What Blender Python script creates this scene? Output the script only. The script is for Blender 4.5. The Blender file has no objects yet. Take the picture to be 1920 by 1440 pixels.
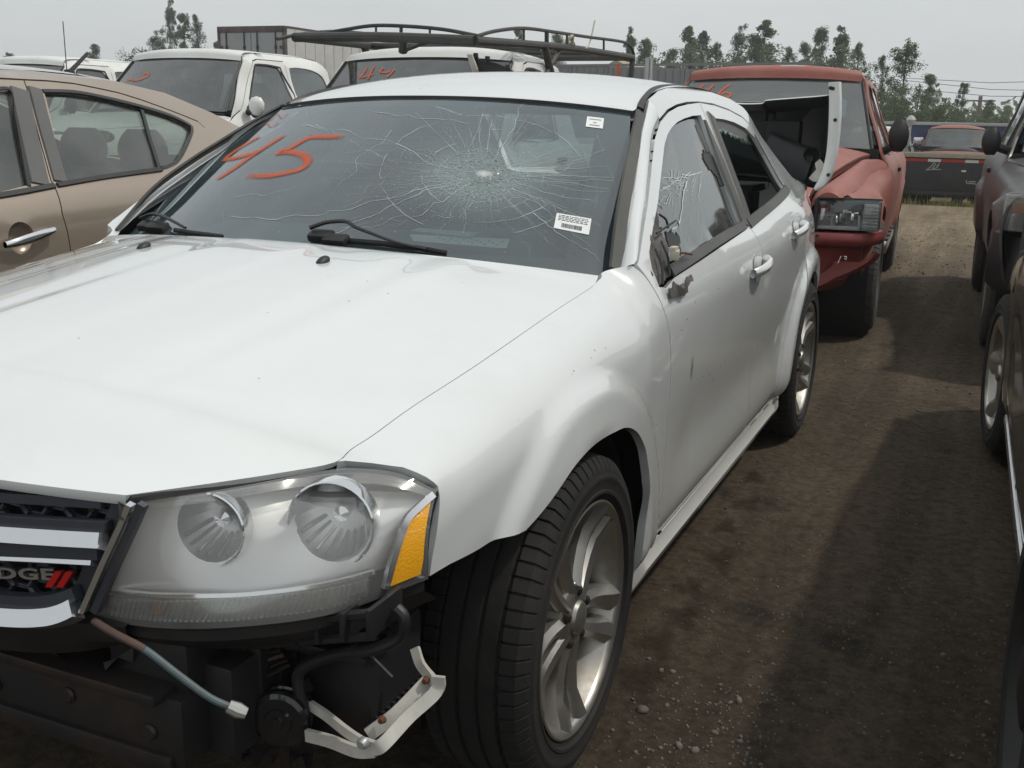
import bpy, bmesh, math, random
from mathutils import Vector, Matrix, noise
from mathutils.geometry import delaunay_2d_cdt
R = math.radians
rnd = random.Random(7)
scene = bpy.context.scene
COL = scene.collection

# ---------------------------------------------------------------- camera
CAM = Vector((1.5533, -1.9003, 1.3298)); YAW, PITCH, ROLL, FPX = .4156, .2444, .0198, 1993.96
cy, sy = math.cos(YAW), math.sin(YAW)
cf = Vector((-sy*math.cos(PITCH), cy*math.cos(PITCH), -math.sin(PITCH)))
cr = Vector((cy, sy, 0)); cu = cr.cross(cf)
cr, cu = math.cos(ROLL)*cr + math.sin(ROLL)*cu, -math.sin(ROLL)*cr + math.cos(ROLL)*cu
cam_data = bpy.data.cameras.new('camera'); cam = bpy.data.objects.new('camera', cam_data); COL.objects.link(cam)
M3 = Matrix((cr, cu, -cf)).transposed()
cam.matrix_world = Matrix.Translation(CAM) @ M3.to_4x4()
cam_data.sensor_width = 36; cam_data.lens = FPX/1920*36; cam_data.clip_start = .05; cam_data.clip_end = 2000
cam_data.dof.use_dof = False
scene.camera = cam
def at(px, py, **k):                       # the world point on a photo pixel's sight line at a given x, y or z
    d = cf + cr*((px-960)/FPX) - cu*((py-720)/FPX)
    (a, v), = k.items(); i = 'xyz'.index(a); t = (v-CAM[i])/d[i]
    return CAM + d*t

# ---------------------------------------------------------------- sky, sun, exposure
SUN_DIR = Vector((.47, .22, .855)).normalized()      # towards the sun
world = bpy.data.worlds.new('World'); scene.world = world; world.use_nodes = True
wt = world.node_tree; wt.nodes.clear()
sky = wt.nodes.new('ShaderNodeTexSky'); sky.sky_type = 'NISHITA'; sky.sun_disc = False
sky.sun_elevation = math.asin(SUN_DIR.z); sky.sun_rotation = math.atan2(SUN_DIR.x, SUN_DIR.y)
sky.dust_density = 4; sky.air_density = 1.2
wco = wt.nodes.new('ShaderNodeTexCoord'); wn = wt.nodes.new('ShaderNodeTexNoise')
wn.inputs['Scale'].default_value = 2.2; wn.inputs['Detail'].default_value = 6; wn.inputs['Roughness'].default_value = .55
wmap = wt.nodes.new('ShaderNodeMapping'); wmap.inputs['Scale'].default_value = (1, 1, 4)
wr = wt.nodes.new('ShaderNodeValToRGB')
wr.color_ramp.elements[0].position = .3; wr.color_ramp.elements[0].color = (.655, .69, .71, 1)
wr.color_ramp.elements[1].position = .72; wr.color_ramp.elements[1].color = (.765, .79, .79, 1)
wsc = wt.nodes.new('ShaderNodeVectorMath'); wsc.operation = 'SCALE'; wsc.inputs['Scale'].default_value = 10
wmx = wt.nodes.new('ShaderNodeMixRGB'); wmx.inputs['Fac'].default_value = .90
wbg = wt.nodes.new('ShaderNodeBackground'); wbg.inputs['Strength'].default_value = .1
wo = wt.nodes.new('ShaderNodeOutputWorld')
L = wt.links.new
L(wco.outputs['Generated'], wmap.inputs['Vector']); L(wmap.outputs[0], wn.inputs['Vector']); L(wn.outputs['Fac'], wr.inputs['Fac'])
L(wr.outputs['Color'], wsc.inputs[0]); L(sky.outputs[0], wmx.inputs['Color1']); L(wsc.outputs[0], wmx.inputs['Color2'])
L(wmx.outputs[0], wbg.inputs['Color']); L(wbg.outputs[0], wo.inputs['Surface'])
sd = bpy.data.lights.new('sun', 'SUN'); sd.energy = 1.65; sd.angle = R(2.2); sd.color = (1, .955, .88)
sun = bpy.data.objects.new('sun', sd); COL.objects.link(sun); sun.location = (8, 2, 14)
sun.rotation_euler = SUN_DIR.to_track_quat('Z', 'Y').to_euler()
vs = scene.view_settings; vs.view_transform = 'Standard'; vs.look = 'None'; vs.exposure = 0; vs.gamma = 1; vs.use_curve_mapping = False
scene.cycles.max_bounces = 10; scene.cycles.transparent_max_bounces = 24; scene.cycles.glossy_bounces = 5
scene.cycles.caustics_reflective = False; scene.cycles.caustics_refractive = False

# ---------------------------------------------------------------- materials
MATS = {}
def nt(name):
    m = bpy.data.materials.new(name); m.use_nodes = True; m.node_tree.nodes.clear()
    o = m.node_tree.nodes.new('ShaderNodeOutputMaterial'); return m, m.node_tree, o
def pbr(name, col, rough=.5, metal=0, coat=0, coat_rough=.05, var=.0, vscale=8, bump=0, bscale=200, dirt=None, dirt_amt=0, dscale=3,
        rvar=0, spec=.5, trans=0, emit=None, chips=0):
    """Principled with noise variation of colour, an optional dirt colour in irregular patches, and fine noise bump."""
    m, t, o = nt(name); N = t.nodes.new; K = t.links.new
    p = N('ShaderNodeBsdfPrincipled'); K(p.outputs[0], o.inputs['Surface'])
    p.inputs['Base Color'].default_value = (*col, 1); p.inputs['Roughness'].default_value = rough; p.inputs['Metallic'].default_value = metal
    p.inputs['Coat Weight'].default_value = coat; p.inputs['Coat Roughness'].default_value = coat_rough
    p.inputs['Specular IOR Level'].default_value = spec
    co = N('ShaderNodeTexCoord'); src = None
    if var > 0:
        n = N('ShaderNodeTexNoise'); n.inputs['Scale'].default_value = vscale; n.inputs['Detail'].default_value = 7; n.inputs['Roughness'].default_value = .65
        K(co.outputs['Object'], n.inputs['Vector'])
        r = N('ShaderNodeValToRGB'); r.color_ramp.elements[0].position = .25; r.color_ramp.elements[1].position = .75
        r.color_ramp.elements[0].color = tuple(max(0, c*(1-var)) for c in col)+(1,); r.color_ramp.elements[1].color = tuple(min(1, c*(1+var)) for c in col)+(1,)
        K(n.outputs['Fac'], r.inputs['Fac']); src = r.outputs['Color']
    if dirt is not None:
        n2 = N('ShaderNodeTexNoise'); n2.inputs['Scale'].default_value = dscale; n2.inputs['Detail'].default_value = 9; n2.inputs['Roughness'].default_value = .7
        K(co.outputs['Object'], n2.inputs['Vector'])
        r2 = N('ShaderNodeValToRGB'); r2.color_ramp.elements[0].position = .45; r2.color_ramp.elements[1].position = .8
        r2.color_ramp.elements[0].color = (0, 0, 0, 1); r2.color_ramp.elements[1].color = (dirt_amt,)*3+(1,)
        K(n2.outputs['Fac'], r2.inputs['Fac'])
        mx = N('ShaderNodeMixRGB'); K(r2.outputs['Color'], mx.inputs['Fac']); mx.inputs['Color2'].default_value = (*dirt, 1)
        if src: K(src, mx.inputs['Color1'])
        else: mx.inputs['Color1'].default_value = (*col, 1)
        src = mx.outputs[0]
        if rvar:
            mr = N('ShaderNodeMapRange'); mr.inputs['To Min'].default_value = rough; mr.inputs['To Max'].default_value = min(1, rough+rvar)
            K(r2.outputs['Color'], mr.inputs['Value']); K(mr.outputs[0], p.inputs['Roughness'])
    if chips:
        vo = N('ShaderNodeTexVoronoi'); vo.inputs['Scale'].default_value = 26; K(co.outputs['Object'], vo.inputs['Vector'])
        rc = N('ShaderNodeValToRGB'); rc.color_ramp.elements[0].position = .045; rc.color_ramp.elements[0].color = (1, 1, 1, 1); rc.color_ramp.elements[1].position = .075; rc.color_ramp.elements[1].color = (0, 0, 0, 1); K(vo.outputs['Distance'], rc.inputs[0])
        se = N('ShaderNodeSeparateColor'); K(vo.outputs['Color'], se.inputs[0]); gt = N('ShaderNodeMath'); gt.operation = 'GREATER_THAN'; gt.inputs[1].default_value = 1-chips; K(se.outputs[0], gt.inputs[0])
        mu_ = N('ShaderNodeMath'); mu_.operation = 'MULTIPLY'; K(rc.outputs[0], mu_.inputs[0]); K(gt.outputs[0], mu_.inputs[1])
        mc = N('ShaderNodeMixRGB'); K(mu_.outputs[0], mc.inputs['Fac']); mc.inputs['Color2'].default_value = (.05, .04, .03, 1)
        if src: K(src, mc.inputs['Color1'])
        else: mc.inputs['Color1'].default_value = (*col, 1)
        src = mc.outputs[0]
    if src: K(src, p.inputs['Base Color'])
    if bump > 0:
        b = N('ShaderNodeBump'); b.inputs['Strength'].default_value = bump; b.inputs['Distance'].default_value = .004
        nb = N('ShaderNodeTexNoise'); nb.inputs['Scale'].default_value = bscale; nb.inputs['Detail'].default_value = 5
        K(co.outputs['Object'], nb.inputs['Vector']); K(nb.outputs['Fac'], b.inputs['Height']); K(b.outputs[0], p.inputs['Normal'])
    if emit: p.inputs['Emission Color'].default_value = (*emit[0], 1); p.inputs['Emission Strength'].default_value = emit[1]
    MATS[name] = m; return m
def glass(name, tint=(.75, .85, .82), refl=.1, rough=.02, dust_veil=.0, veil_col=(.45, .45, .42)):
    """Thin pane: tinted see-through plus a fresnel mirror and a diffuse film: dirt on some panes, painted-in brightness on others."""
    m, t, o = nt(name); N = t.nodes.new; K = t.links.new
    tr = N('ShaderNodeBsdfTransparent'); tr.inputs[0].default_value = (*tint, 1)
    gl = N('ShaderNodeBsdfGlossy'); gl.inputs['Roughness'].default_value = rough; gl.inputs['Color'].default_value = (.95, .98, 1, 1)
    fr = N('ShaderNodeFresnel'); fr.inputs['IOR'].default_value = 1.5
    ma = N('ShaderNodeMath'); ma.operation = 'MULTIPLY_ADD'; ma.inputs[1].default_value = 1.3; ma.inputs[2].default_value = refl; ma.use_clamp = True
    K(fr.outputs[0], ma.inputs[0])
    mx = N('ShaderNodeMixShader'); K(ma.outputs[0], mx.inputs[0]); K(tr.outputs[0], mx.inputs[1]); K(gl.outputs[0], mx.inputs[2])
    out = mx.outputs[0]
    if dust_veil > 0:
        co = N('ShaderNodeTexCoord'); n = N('ShaderNodeTexNoise'); n.inputs['Scale'].default_value = 5; n.inputs['Detail'].default_value = 8
        K(co.outputs['Object'], n.inputs['Vector'])
        mr = N('ShaderNodeMapRange'); mr.inputs['From Min'].default_value = .3; mr.inputs['From Max'].default_value = .75
        mr.inputs['To Min'].default_value = dust_veil*.4; mr.inputs['To Max'].default_value = dust_veil*1.3; K(n.outputs['Fac'], mr.inputs['Value'])
        df = N('ShaderNodeBsdfDiffuse'); df.inputs[0].default_value = (*veil_col, 1)
        m2 = N('ShaderNodeMixShader'); K(mr.outputs[0], m2.inputs[0]); K(out, m2.inputs[1]); K(df.outputs[0], m2.inputs[2]); out = m2.outputs[0]
    K(out, o.inputs['Surface']); MATS[name] = m; return m
def spray(name, col, amount=1.0, grain=True):
    """Sprayed paint: opacity follows the mesh's 'alpha' attribute, broken by noise."""
    m, t, o = nt(name); N = t.nodes.new; K = t.links.new
    a = N('ShaderNodeAttribute'); a.attribute_name = 'alpha'
    co = N('ShaderNodeTexCoord'); n = N('ShaderNodeTexNoise'); n.inputs['Scale'].default_value = 160; n.inputs['Detail'].default_value = 4
    K(co.outputs['Object'], n.inputs['Vector'])
    mm = N('ShaderNodeMath'); mm.operation = 'MULTIPLY_ADD'; mm.inputs[1].default_value = .9 if grain else 0; mm.inputs[2].default_value = .55 if grain else 1
    K(n.outputs['Fac'], mm.inputs[0])
    mu = N('ShaderNodeMath'); mu.operation = 'MULTIPLY'; mu.use_clamp = True; K(mm.outputs[0], mu.inputs[0]); K(a.outputs['Fac'], mu.inputs[1])
    m3 = N('ShaderNodeMath'); m3.operation = 'MULTIPLY'; m3.inputs[1].default_value = amount; K(mu.outputs[0], m3.inputs[0])
    df = N('ShaderNodeBsdfDiffuse'); df.inputs[0].default_value = (*col, 1); tr = N('ShaderNodeBsdfTransparent')
    mx = N('ShaderNodeMixShader'); K(m3.outputs[0], mx.inputs[0]); K(tr.outputs[0], mx.inputs[1]); K(df.outputs[0], mx.inputs[2]); K(mx.outputs[0], o.inputs['Surface'])
    MATS[name] = m; return m

DUST = (.33, .29, .23)
pbr('white_paint', (.75, .775, .77), .24, coat=1, coat_rough=.03, chips=.16, var=.02, vscale=2.5, dirt=DUST, dirt_amt=.09, dscale=4, rvar=.3, bump=.01, bscale=40)
pbr('white_old', (.74, .75, .72), .4, coat=.35, coat_rough=.15, var=.03, vscale=4, dirt=DUST, dirt_amt=.25, dscale=2.5, rvar=.3)
pbr('tan_paint', (.37, .30, .235), .32, metal=.5, coat=1, coat_rough=.04, var=.03, vscale=300, dirt=DUST, dirt_amt=.35, dscale=1.5, rvar=.2)
pbr('red_faded', (.29, .088, .062), .55, var=.12, vscale=3, dirt=(.38, .165, .13), dirt_amt=.85, dscale=1.7, coat=.15, coat_rough=.3, bump=.05, bscale=60)
pbr('red_bumper', (.19, .028, .026), .5, var=.12, vscale=4, dirt=(.22, .10, .08), dirt_amt=.4, dscale=3)
pbr('dark_paint', (.050, .046, .045), .45, metal=.2, coat=.25, coat_rough=.25, var=.05, vscale=5, dirt=DUST, dirt_amt=.2, dscale=2, rvar=.3)
pbr('green_black_paint', (.022, .026, .025), .25, metal=.2, coat=.9, coat_rough=.05, dirt=DUST, dirt_amt=.08, dscale=2, rvar=.3)
pbr('grey_plastic', (.10, .10, .098), .55, var=.08, vscale=20, bump=.08, bscale=400)
pbr('black_plastic', (.014, .014, .016), .5, var=.15, vscale=10, bump=.08, bscale=300, dirt=(.07, .062, .05), dirt_amt=.35, dscale=6)
pbr('black_gloss', (.012, .012, .014), .15, coat=.5, coat_rough=.03, dirt=DUST, dirt_amt=.05)
pbr('trim_olive', (.046, .046, .040), .42, var=.06, vscale=30, dirt=DUST, dirt_amt=.2)
pbr('rubber', (.015, .0145, .0145), .82, var=.25, vscale=14, bump=.15, bscale=180, dirt=(.07, .06, .047), dirt_amt=.4, dscale=5)
pbr('tread_dirt', (.075, .072, .068), .85, var=.25, vscale=25, bump=.25, bscale=160, dirt=(.10, .085, .065), dirt_amt=.5, dscale=7)
pbr('alloy', (.62, .60, .56), .28, metal=.9, var=.05, vscale=20, dirt=(.36, .30, .22), dirt_amt=.6, dscale=7, rvar=.35)
pbr('alloy_dull', (.40, .39, .36), .38, metal=.85, var=.1, vscale=14, dirt=(.20, .165, .12), dirt_amt=.7, dscale=6, rvar=.35)
pbr('steel_dark', (.032, .031, .032), .5, metal=.5, var=.2, vscale=10, dirt=(.14, .07, .04), dirt_amt=.5, dscale=6)
pbr('chrome', (.82, .83, .84), .08, metal=1, dirt=DUST, dirt_amt=.1, dscale=5, rvar=.2)
pbr('chrome_sat', (.72, .73, .75), .24, metal=.9, dirt=DUST, dirt_amt=.1, dscale=5)
pbr('silver_plastic', (.96, .965, .95), .30, metal=.25, var=.04, vscale=6, coat=.2, coat_rough=.2)
pbr('reflector', (.97, .97, .97), .28, metal=1)
pbr('amber', (1.0, .46, .02), .22, coat=.8, coat_rough=.05, bump=.35, bscale=260, spec=.6)
pbr('amber_dull', (.42, .20, .05), .3, coat=.5)
pbr('amber_bulb', (.8, .25, .03), .3)
pbr('lamp_grey', (.5, .5, .47), .2, metal=.5, coat=.5)
pbr('seat_cloth', (.045, .045, .045), .9, var=.2, vscale=60)
pbr('seat_tan', (.115, .105, .09), .9, var=.15, vscale=60)
pbr('dash', (.055, .06, .06), .75, var=.1, vscale=50, bump=.05, bscale=500)
pbr('headliner', (.30, .29, .27), .9)
pbr('interior_dark', (.014, .014, .015), .8)
pbr('paper', (.82, .84, .82), .8, var=.04, vscale=20)
pbr('paper_blue', (.35, .52, .58), .8)
pbr('ink', (.05, .05, .055), .8)
pbr('ink_grey', (.3, .3, .3), .8)
pbr('badge_red', (.50, .012, .012), .3, coat=.5)
pbr('badge_blue', (.02, .03, .05), .3, coat=.5)
pbr('pipe_brown', (.10, .062, .05), .6, var=.3, vscale=40)
pbr('oxide_green', (.085, .125, .135), .55, var=.25, vscale=30, dirt=(.14, .10, .08), dirt_amt=.8, dscale=9)
pbr('frame_white', (.52, .51, .46), .5, var=.12, vscale=20, dirt=(.22, .13, .07), dirt_amt=.6, dscale=14)
pbr('rust', (.14, .055, .025), .9, var=.4, vscale=40)
pbr('clip_cream', (.52, .50, .40), .6, var=.1, vscale=30, dirt=DUST, dirt_amt=.4, dscale=30)
pbr('torn_plastic', (.085, .078, .075), .6, var=.3, vscale=25, bump=.3, bscale=70, dirt=(.20, .17, .15), dirt_amt=.5, dscale=12)
pbr('grey_primer', (.36, .37, .36), .55, var=.1, vscale=8)
pbr('orange_primer', (.52, .12, .05), .6, var=.1, vscale=8)
pbr('rack_paint', (.035, .042, .038), .5, var=.3, vscale=12, bump=.2, bscale=60, dirt=(.12, .06, .035), dirt_amt=.4, dscale=8)
pbr('trailer_white', (.50, .50, .485), .45, var=.05, vscale=2, dirt=(.26, .24, .20), dirt_amt=.6, dscale=1.2)
pbr('trailer_door', (.30, .32, .33), .5, var=.06, vscale=3, dirt=(.2, .18, .15), dirt_amt=.5, dscale=2)
pbr('trailer_frame', (.06, .05, .05), .55, var=.3, vscale=3, dirt=(.22, .12, .09), dirt_amt=.6, dscale=3)
pbr('fence_grey', (.20, .21, .22), .55, var=.08, vscale=1.5, dirt=(.14, .13, .11), dirt_amt=.5, dscale=1)
pbr('galvanised', (.42, .43, .42), .45, metal=.5, var=.1, vscale=15)
pbr('blue_steel', (.020, .035, .11), .55, var=.15, vscale=2, dirt=(.08, .07, .06), dirt_amt=.4, dscale=2)
pbr('bed_black', (.016, .016, .018), .5, var=.2, vscale=4, dirt=(.06, .055, .05), dirt_amt=.5, dscale=2)
pbr('tape_red', (.45, .03, .02), .5); pbr('tape_white', (.68, .68, .66), .5)
pbr('wood_rail', (.34, .30, .22), .8, var=.2, vscale=9)
pbr('bark', (.13, .115, .095), .9, var=.4, vscale=9, bump=.4, bscale=30)
pbr('mirror_glass', (.6, .63, .66), .04, metal=1)
pbr('grey_sat', (.30, .31, .31), .5)
def leafmat(name, col, col2):
    m, t, o = nt(name); N = t.nodes.new; K = t.links.new
    oi = N('ShaderNodeObjectInfo'); g = N('ShaderNodeNewGeometry'); r = N('ShaderNodeValToRGB')
    r.color_ramp.elements[0].color = (*col, 1); r.color_ramp.elements[1].color = (*col2, 1)
    K(g.outputs['Random Per Island'], r.inputs['Fac'])
    d = N('ShaderNodeBsdfPrincipled'); d.inputs['Roughness'].default_value = .6; K(r.outputs[0], d.inputs['Base Color'])
    tl = N('ShaderNodeBsdfTranslucent'); K(r.outputs[0], tl.inputs[0])
    mx = N('ShaderNodeMixShader'); mx.inputs[0].default_value = .45; K(d.outputs[0], mx.inputs[1]); K(tl.outputs[0], mx.inputs[2]); K(mx.outputs[0], o.inputs['Surface'])
    MATS[name] = m
leafmat('leaf_dark', (.050, .078, .036), (.090, .125, .060))
leafmat('leaf_mid', (.066, .105, .042), (.115, .160, .070))
leafmat('leaf_light', (.080, .115, .045), (.130, .170, .072))
leafmat('weed', (.10, .12, .035), (.30, .25, .07))
glass('ws_glass', (.68, .79, .77), .085, .02, .12, (.31, .44, .47))  # teal film puts the brightness of reflected sky into the pane's colour
glass('side_glass', (.60, .70, .68), .04, .02, .05)
glass('dusty_glass', (.60, .70, .66), .05, .04, .14, (.36, .37, .34))
glass('tan_glass', (.62, .70, .66), .05, .03, .17, (.38, .40, .36))
glass('far_glass', (.30, .36, .36), .08, .05, .12)
glass('lamp_lens', (.99, .99, .985), .0, .02, .15, (.90, .90, .88))  # whitish film painted in to brighten the lamp; the lens itself is clear
glass('clear_lens', (.93, .95, .95), .02, .02, .02)
glass('ribbed_lens', (.95, .96, .94), .10, .12, .18, (.85, .85, .8))
glass('green_shard', (.55, .75, .66), .1, .1, .2, (.45, .6, .52))
glass('crack_white', (.75, .82, .80), .22, .15, .42, (.75, .82, .80))
glass('crush', (.58, .68, .65), .12, .3, .35, (.46, .56, .54))
spray('spray_orange', (.60, .155, .085), .78); spray('spray_faint', (.62, .20, .15), .5)
spray('frost', (.60, .71, .70), .5)
spray('core_white', (.85, .86, .82), .8)
spray('grime', (.20, .14, .08), .55)

# ---------------------------------------------------------------- objects
def mat(m): return MATS[m] if isinstance(m, str) else m
def link(o, parent=None, **props):
    COL.objects.link(o)
    if parent is not None: o.parent = parent
    for k, v in props.items(): o[k] = v
    return o
def mesh(name, verts, faces, m, parent=None, sharp=35, fmat=None, alpha=None, **props):
    me = bpy.data.meshes.new(name); me.from_pydata([tuple(v) for v in verts], [], faces)
    ms = m if isinstance(m, (list, tuple)) else [m]
    for q in ms: me.materials.append(mat(q))
    if fmat: me.polygons.foreach_set('material_index', fmat)
    me.polygons.foreach_set('use_smooth', [True]*len(me.polygons))
    if sharp is not None: me.set_sharp_from_angle(angle=R(sharp))
    if alpha is not None:
        at_ = me.attributes.new('alpha', 'FLOAT', 'POINT'); at_.data.foreach_set('value', alpha)
    me.update()
    return link(bpy.data.objects.new(name, me), parent, **props)
def thing(name, label, cat, loc=(0, 0, 0), rz=0, group=None):
    o = bpy.data.objects.new(name, None); o.empty_display_size = .2
    link(o, None, label=label, category=cat); o.location = loc; o.rotation_euler = (0, 0, rz)
    if group: o['group'] = group
    return o
def hold(name, parent, loc=(0, 0, 0), rot=(0, 0, 0)):        # an Empty part that carries sub-parts
    o = bpy.data.objects.new(name, None); o.empty_display_size = .1; link(o, parent); o.location = loc; o.rotation_euler = rot; return o
class MB:
    """collects simple solids into one mesh"""
    def __init__(s): s.v = []; s.f = []; s.m = []
    def add(s, v, f, mi=0):
        b = len(s.v); s.v += [Vector(q) for q in v]; s.f += [tuple(b+i for i in q) for q in f]; s.m += [mi]*len(f); return s
    def box(s, c, d, mi=0, rot=None, bev=.0):
        x, y, z = d[0]/2, d[1]/2, d[2]/2; b = min(bev, x*.9, y*.9, z*.9)
        bm = bmesh.new(); bmesh.ops.create_cube(bm, size=1)
        for q in bm.verts: q.co = Vector((q.co.x*2*x, q.co.y*2*y, q.co.z*2*z))
        if b > 0: bmesh.ops.bevel(bm, geom=bm.edges[:], offset=b, segments=2, profile=.6, affect='EDGES')
        mm = (rot.to_matrix() if rot is not None and not isinstance(rot, Matrix) else rot) if rot is not None else Matrix.Identity(3)
        bm.verts.index_update()
        s.add([mm @ q.co + Vector(c) for q in bm.verts], [[q.index for q in f.verts] for f in bm.faces], mi); bm.free(); return s
    def tube(s, pts, r, n=10, mi=0, caps=True, closed=False, flat=1.0):
        pts = [Vector(p) for p in pts]; k = len(pts); rr = r if isinstance(r, (list, tuple)) else [r]*k
        V = []; up = None
        for i, p in enumerate(pts):
            a = pts[(i-1) % k] if (i > 0 or closed) else p; b = pts[(i+1) % k] if (i < k-1 or closed) else p
            d = (b-a).normalized()
            if up is None:
                up = Vector((0, 0, 1)) if abs(d.z) < .9 else Vector((1, 0, 0))
            u = (up - d*up.dot(d)).normalized(); w = d.cross(u); up = u
            for j in range(n):
                t = 2*math.pi*j/n; V.append(p + u*(math.cos(t)*rr[i]*flat) + w*(math.sin(t)*rr[i]))
        F = []
        for i in range(k if closed else k-1):
            for j in range(n):
                i2 = (i+1) % k; j2 = (j+1) % n; F.append((i*n+j, i*n+j2, i2*n+j2, i2*n+j))
        if caps and not closed: F += [tuple(range(n))[::-1], tuple((k-1)*n+j for j in range(n))]
        return s.add(V, F, mi)
    def lathe(s, prof, n=32, axis='x', c=(0, 0, 0), mi=0, a0=0, a1=2*math.pi):
        """prof: list of (axial, radius)"""
        V = []; F = []; full = abs(a1-a0-2*math.pi) < 1e-6; cols = n if full else n+1
        for i in range(cols):
            t = a0+(a1-a0)*i/n; ct, st = math.cos(t), math.sin(t)
            for a, r in prof:
                q = {'x': (a, r*ct, r*st), 'y': (r*st, a, r*ct), 'z': (r*ct, r*st, a)}[axis]
                V.append(Vector(q)+Vector(c))
        k = len(prof)
        for i in range(n):
            i2 = (i+1) % cols
            for j in range(k-1): F.append((i*k+j, i2*k+j, i2*k+j+1, i*k+j+1))
        return s.add(V, F, mi)
    def prism(s, poly, d, mi=0):
        """poly: 3D outline, d: thickness vector"""
        n = len(poly); d = Vector(d); V = [Vector(p) for p in poly]; V += [p+d for p in V]
        F = [tuple(range(n))[::-1], tuple(range(n, 2*n))]+[(i, (i+1) % n, n+(i+1) % n, n+i) for i in range(n)]
        return s.add(V, F, mi)
    def grid(s, rows, mi=0, close=False):
        n = len(rows[0]); V = [p for r_ in rows for p in r_]; F = []
        for i in range(len(rows)-1):
            for j in range(n-1): F.append((i*n+j, i*n+j+1, (i+1)*n+j+1, (i+1)*n+j))
        return s.add(V, F, mi)
    def build(s, name, m, parent=None, sharp=35, fix=True, **props):
        o = mesh(name, s.v, s.f, m, parent, None, s.m, **props)
        if fix:
            bm = bmesh.new(); bm.from_mesh(o.data); bmesh.ops.recalc_face_normals(bm, faces=bm.faces[:]); bm.to_mesh(o.data); bm.free()
        if sharp is not None: o.data.set_sharp_from_angle(angle=R(sharp))
        return o

def lerp(a, b, t): return a+(b-a)*t
def sstep(a, b, x):
    t = min(1, max(0, (x-a)/(b-a))); return t*t*(3-2*t)
class Pchip:
    def __init__(s, pts):
        pts = sorted(pts); s.x = [p[0] for p in pts]; s.y = [p[1] for p in pts]; n = len(pts)
        h = [s.x[i+1]-s.x[i] for i in range(n-1)]; d = [(s.y[i+1]-s.y[i])/h[i] for i in range(n-1)]
        m = [0]*n
        if n == 2: m = [d[0]]*2
        else:
            m[0] = d[0]; m[-1] = d[-1]
            for i in range(1, n-1):
                if d[i-1]*d[i] > 0:
                    w1 = 2*h[i]+h[i-1]; w2 = h[i]+2*h[i-1]; m[i] = (w1+w2)/(w1/d[i-1]+w2/d[i])
        s.m = m; s.h = h
    def __call__(s, v):
        x = s.x; n = len(x)
        if v <= x[0]: return s.y[0]+s.m[0]*(v-x[0])*0
        if v >= x[-1]: return s.y[-1]+s.m[-1]*(v-x[-1])*.0
        lo, hi = 0, n-1
        while hi-lo > 1:
            k = (lo+hi)//2
            if x[k] <= v: lo = k
            else: hi = k
        h = s.h[lo]; t = (v-x[lo])/h
        return (2*t**3-3*t*t+1)*s.y[lo]+(t**3-2*t*t+t)*h*s.m[lo]+(-2*t**3+3*t*t)*s.y[lo+1]+(t**3-t*t)*h*s.m[lo+1]
class Side:
    """body side: x as a function of (y, z), from sections at stations along y; extra(y, z) adds flares"""
    def __init__(s, stations, extra=None):
        s.ys = [a for a, _ in stations]; s.p = [Pchip(b) for _, b in stations]; s.extra = extra
    def x(s, y, z):
        vals = [p(z) for p in s.p]
        v = vals[0] if len(vals) == 1 else Pchip(list(zip(s.ys, vals)))(y)
        return v + (s.extra(y, z) if s.extra else 0)
    def P(s, y, z): return Vector((s.x(y, z), y, z))
    def n(s, y, z, e=.004):
        dy = (s.x(y+e, z)-s.x(y-e, z))/(2*e); dz = (s.x(y, z+e)-s.x(y, z-e))/(2*e)
        return Vector((1, -dy, -dz)).normalized()
def resample(poly, step, closed=True):
    out = []; n = len(poly)
    for i in range(n if closed else n-1):
        a = Vector(poly[i]); b = Vector(poly[(i+1) % n]); k = max(1, int(math.ceil((b-a).length/step)))
        out += [a.lerp(b, j/k) for j in range(k)]
    if not closed: out.append(Vector(poly[-1]))
    return out
def spl(pts, n=8, closed=False):
    """Catmull-Rom through points (tuples of any length)"""
    P = [Vector(p) for p in pts]; k = len(P); out = []
    for i in range(k if closed else k-1):
        p1, p2 = P[i], P[(i+1) % k]
        p0 = P[i-1] if (i > 0 or closed) else p1*2-p2
        p3 = P[(i+2) % k] if (i+2 < k or closed) else p2*2-p1
        for j in range(n):
            t = j/n; out.append(.5*((2*p1)+(p2-p0)*t+(2*p0-5*p1+4*p2-p3)*t*t+(3*p1-p0-3*p2+p3)*t**3))
    if not closed: out.append(P[-1])
    return out
def inside(p, poly):
    x, y = p[0], p[1]; c = False; n = len(poly); j = n-1
    for i in range(n):
        xi, yi = poly[i][0], poly[i][1]; xj, yj = poly[j][0], poly[j][1]
        if (yi > y) != (yj > y) and x < (xj-xi)*(y-yi)/(yj-yi)+xi: c = not c
        j = i
    return c
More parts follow.
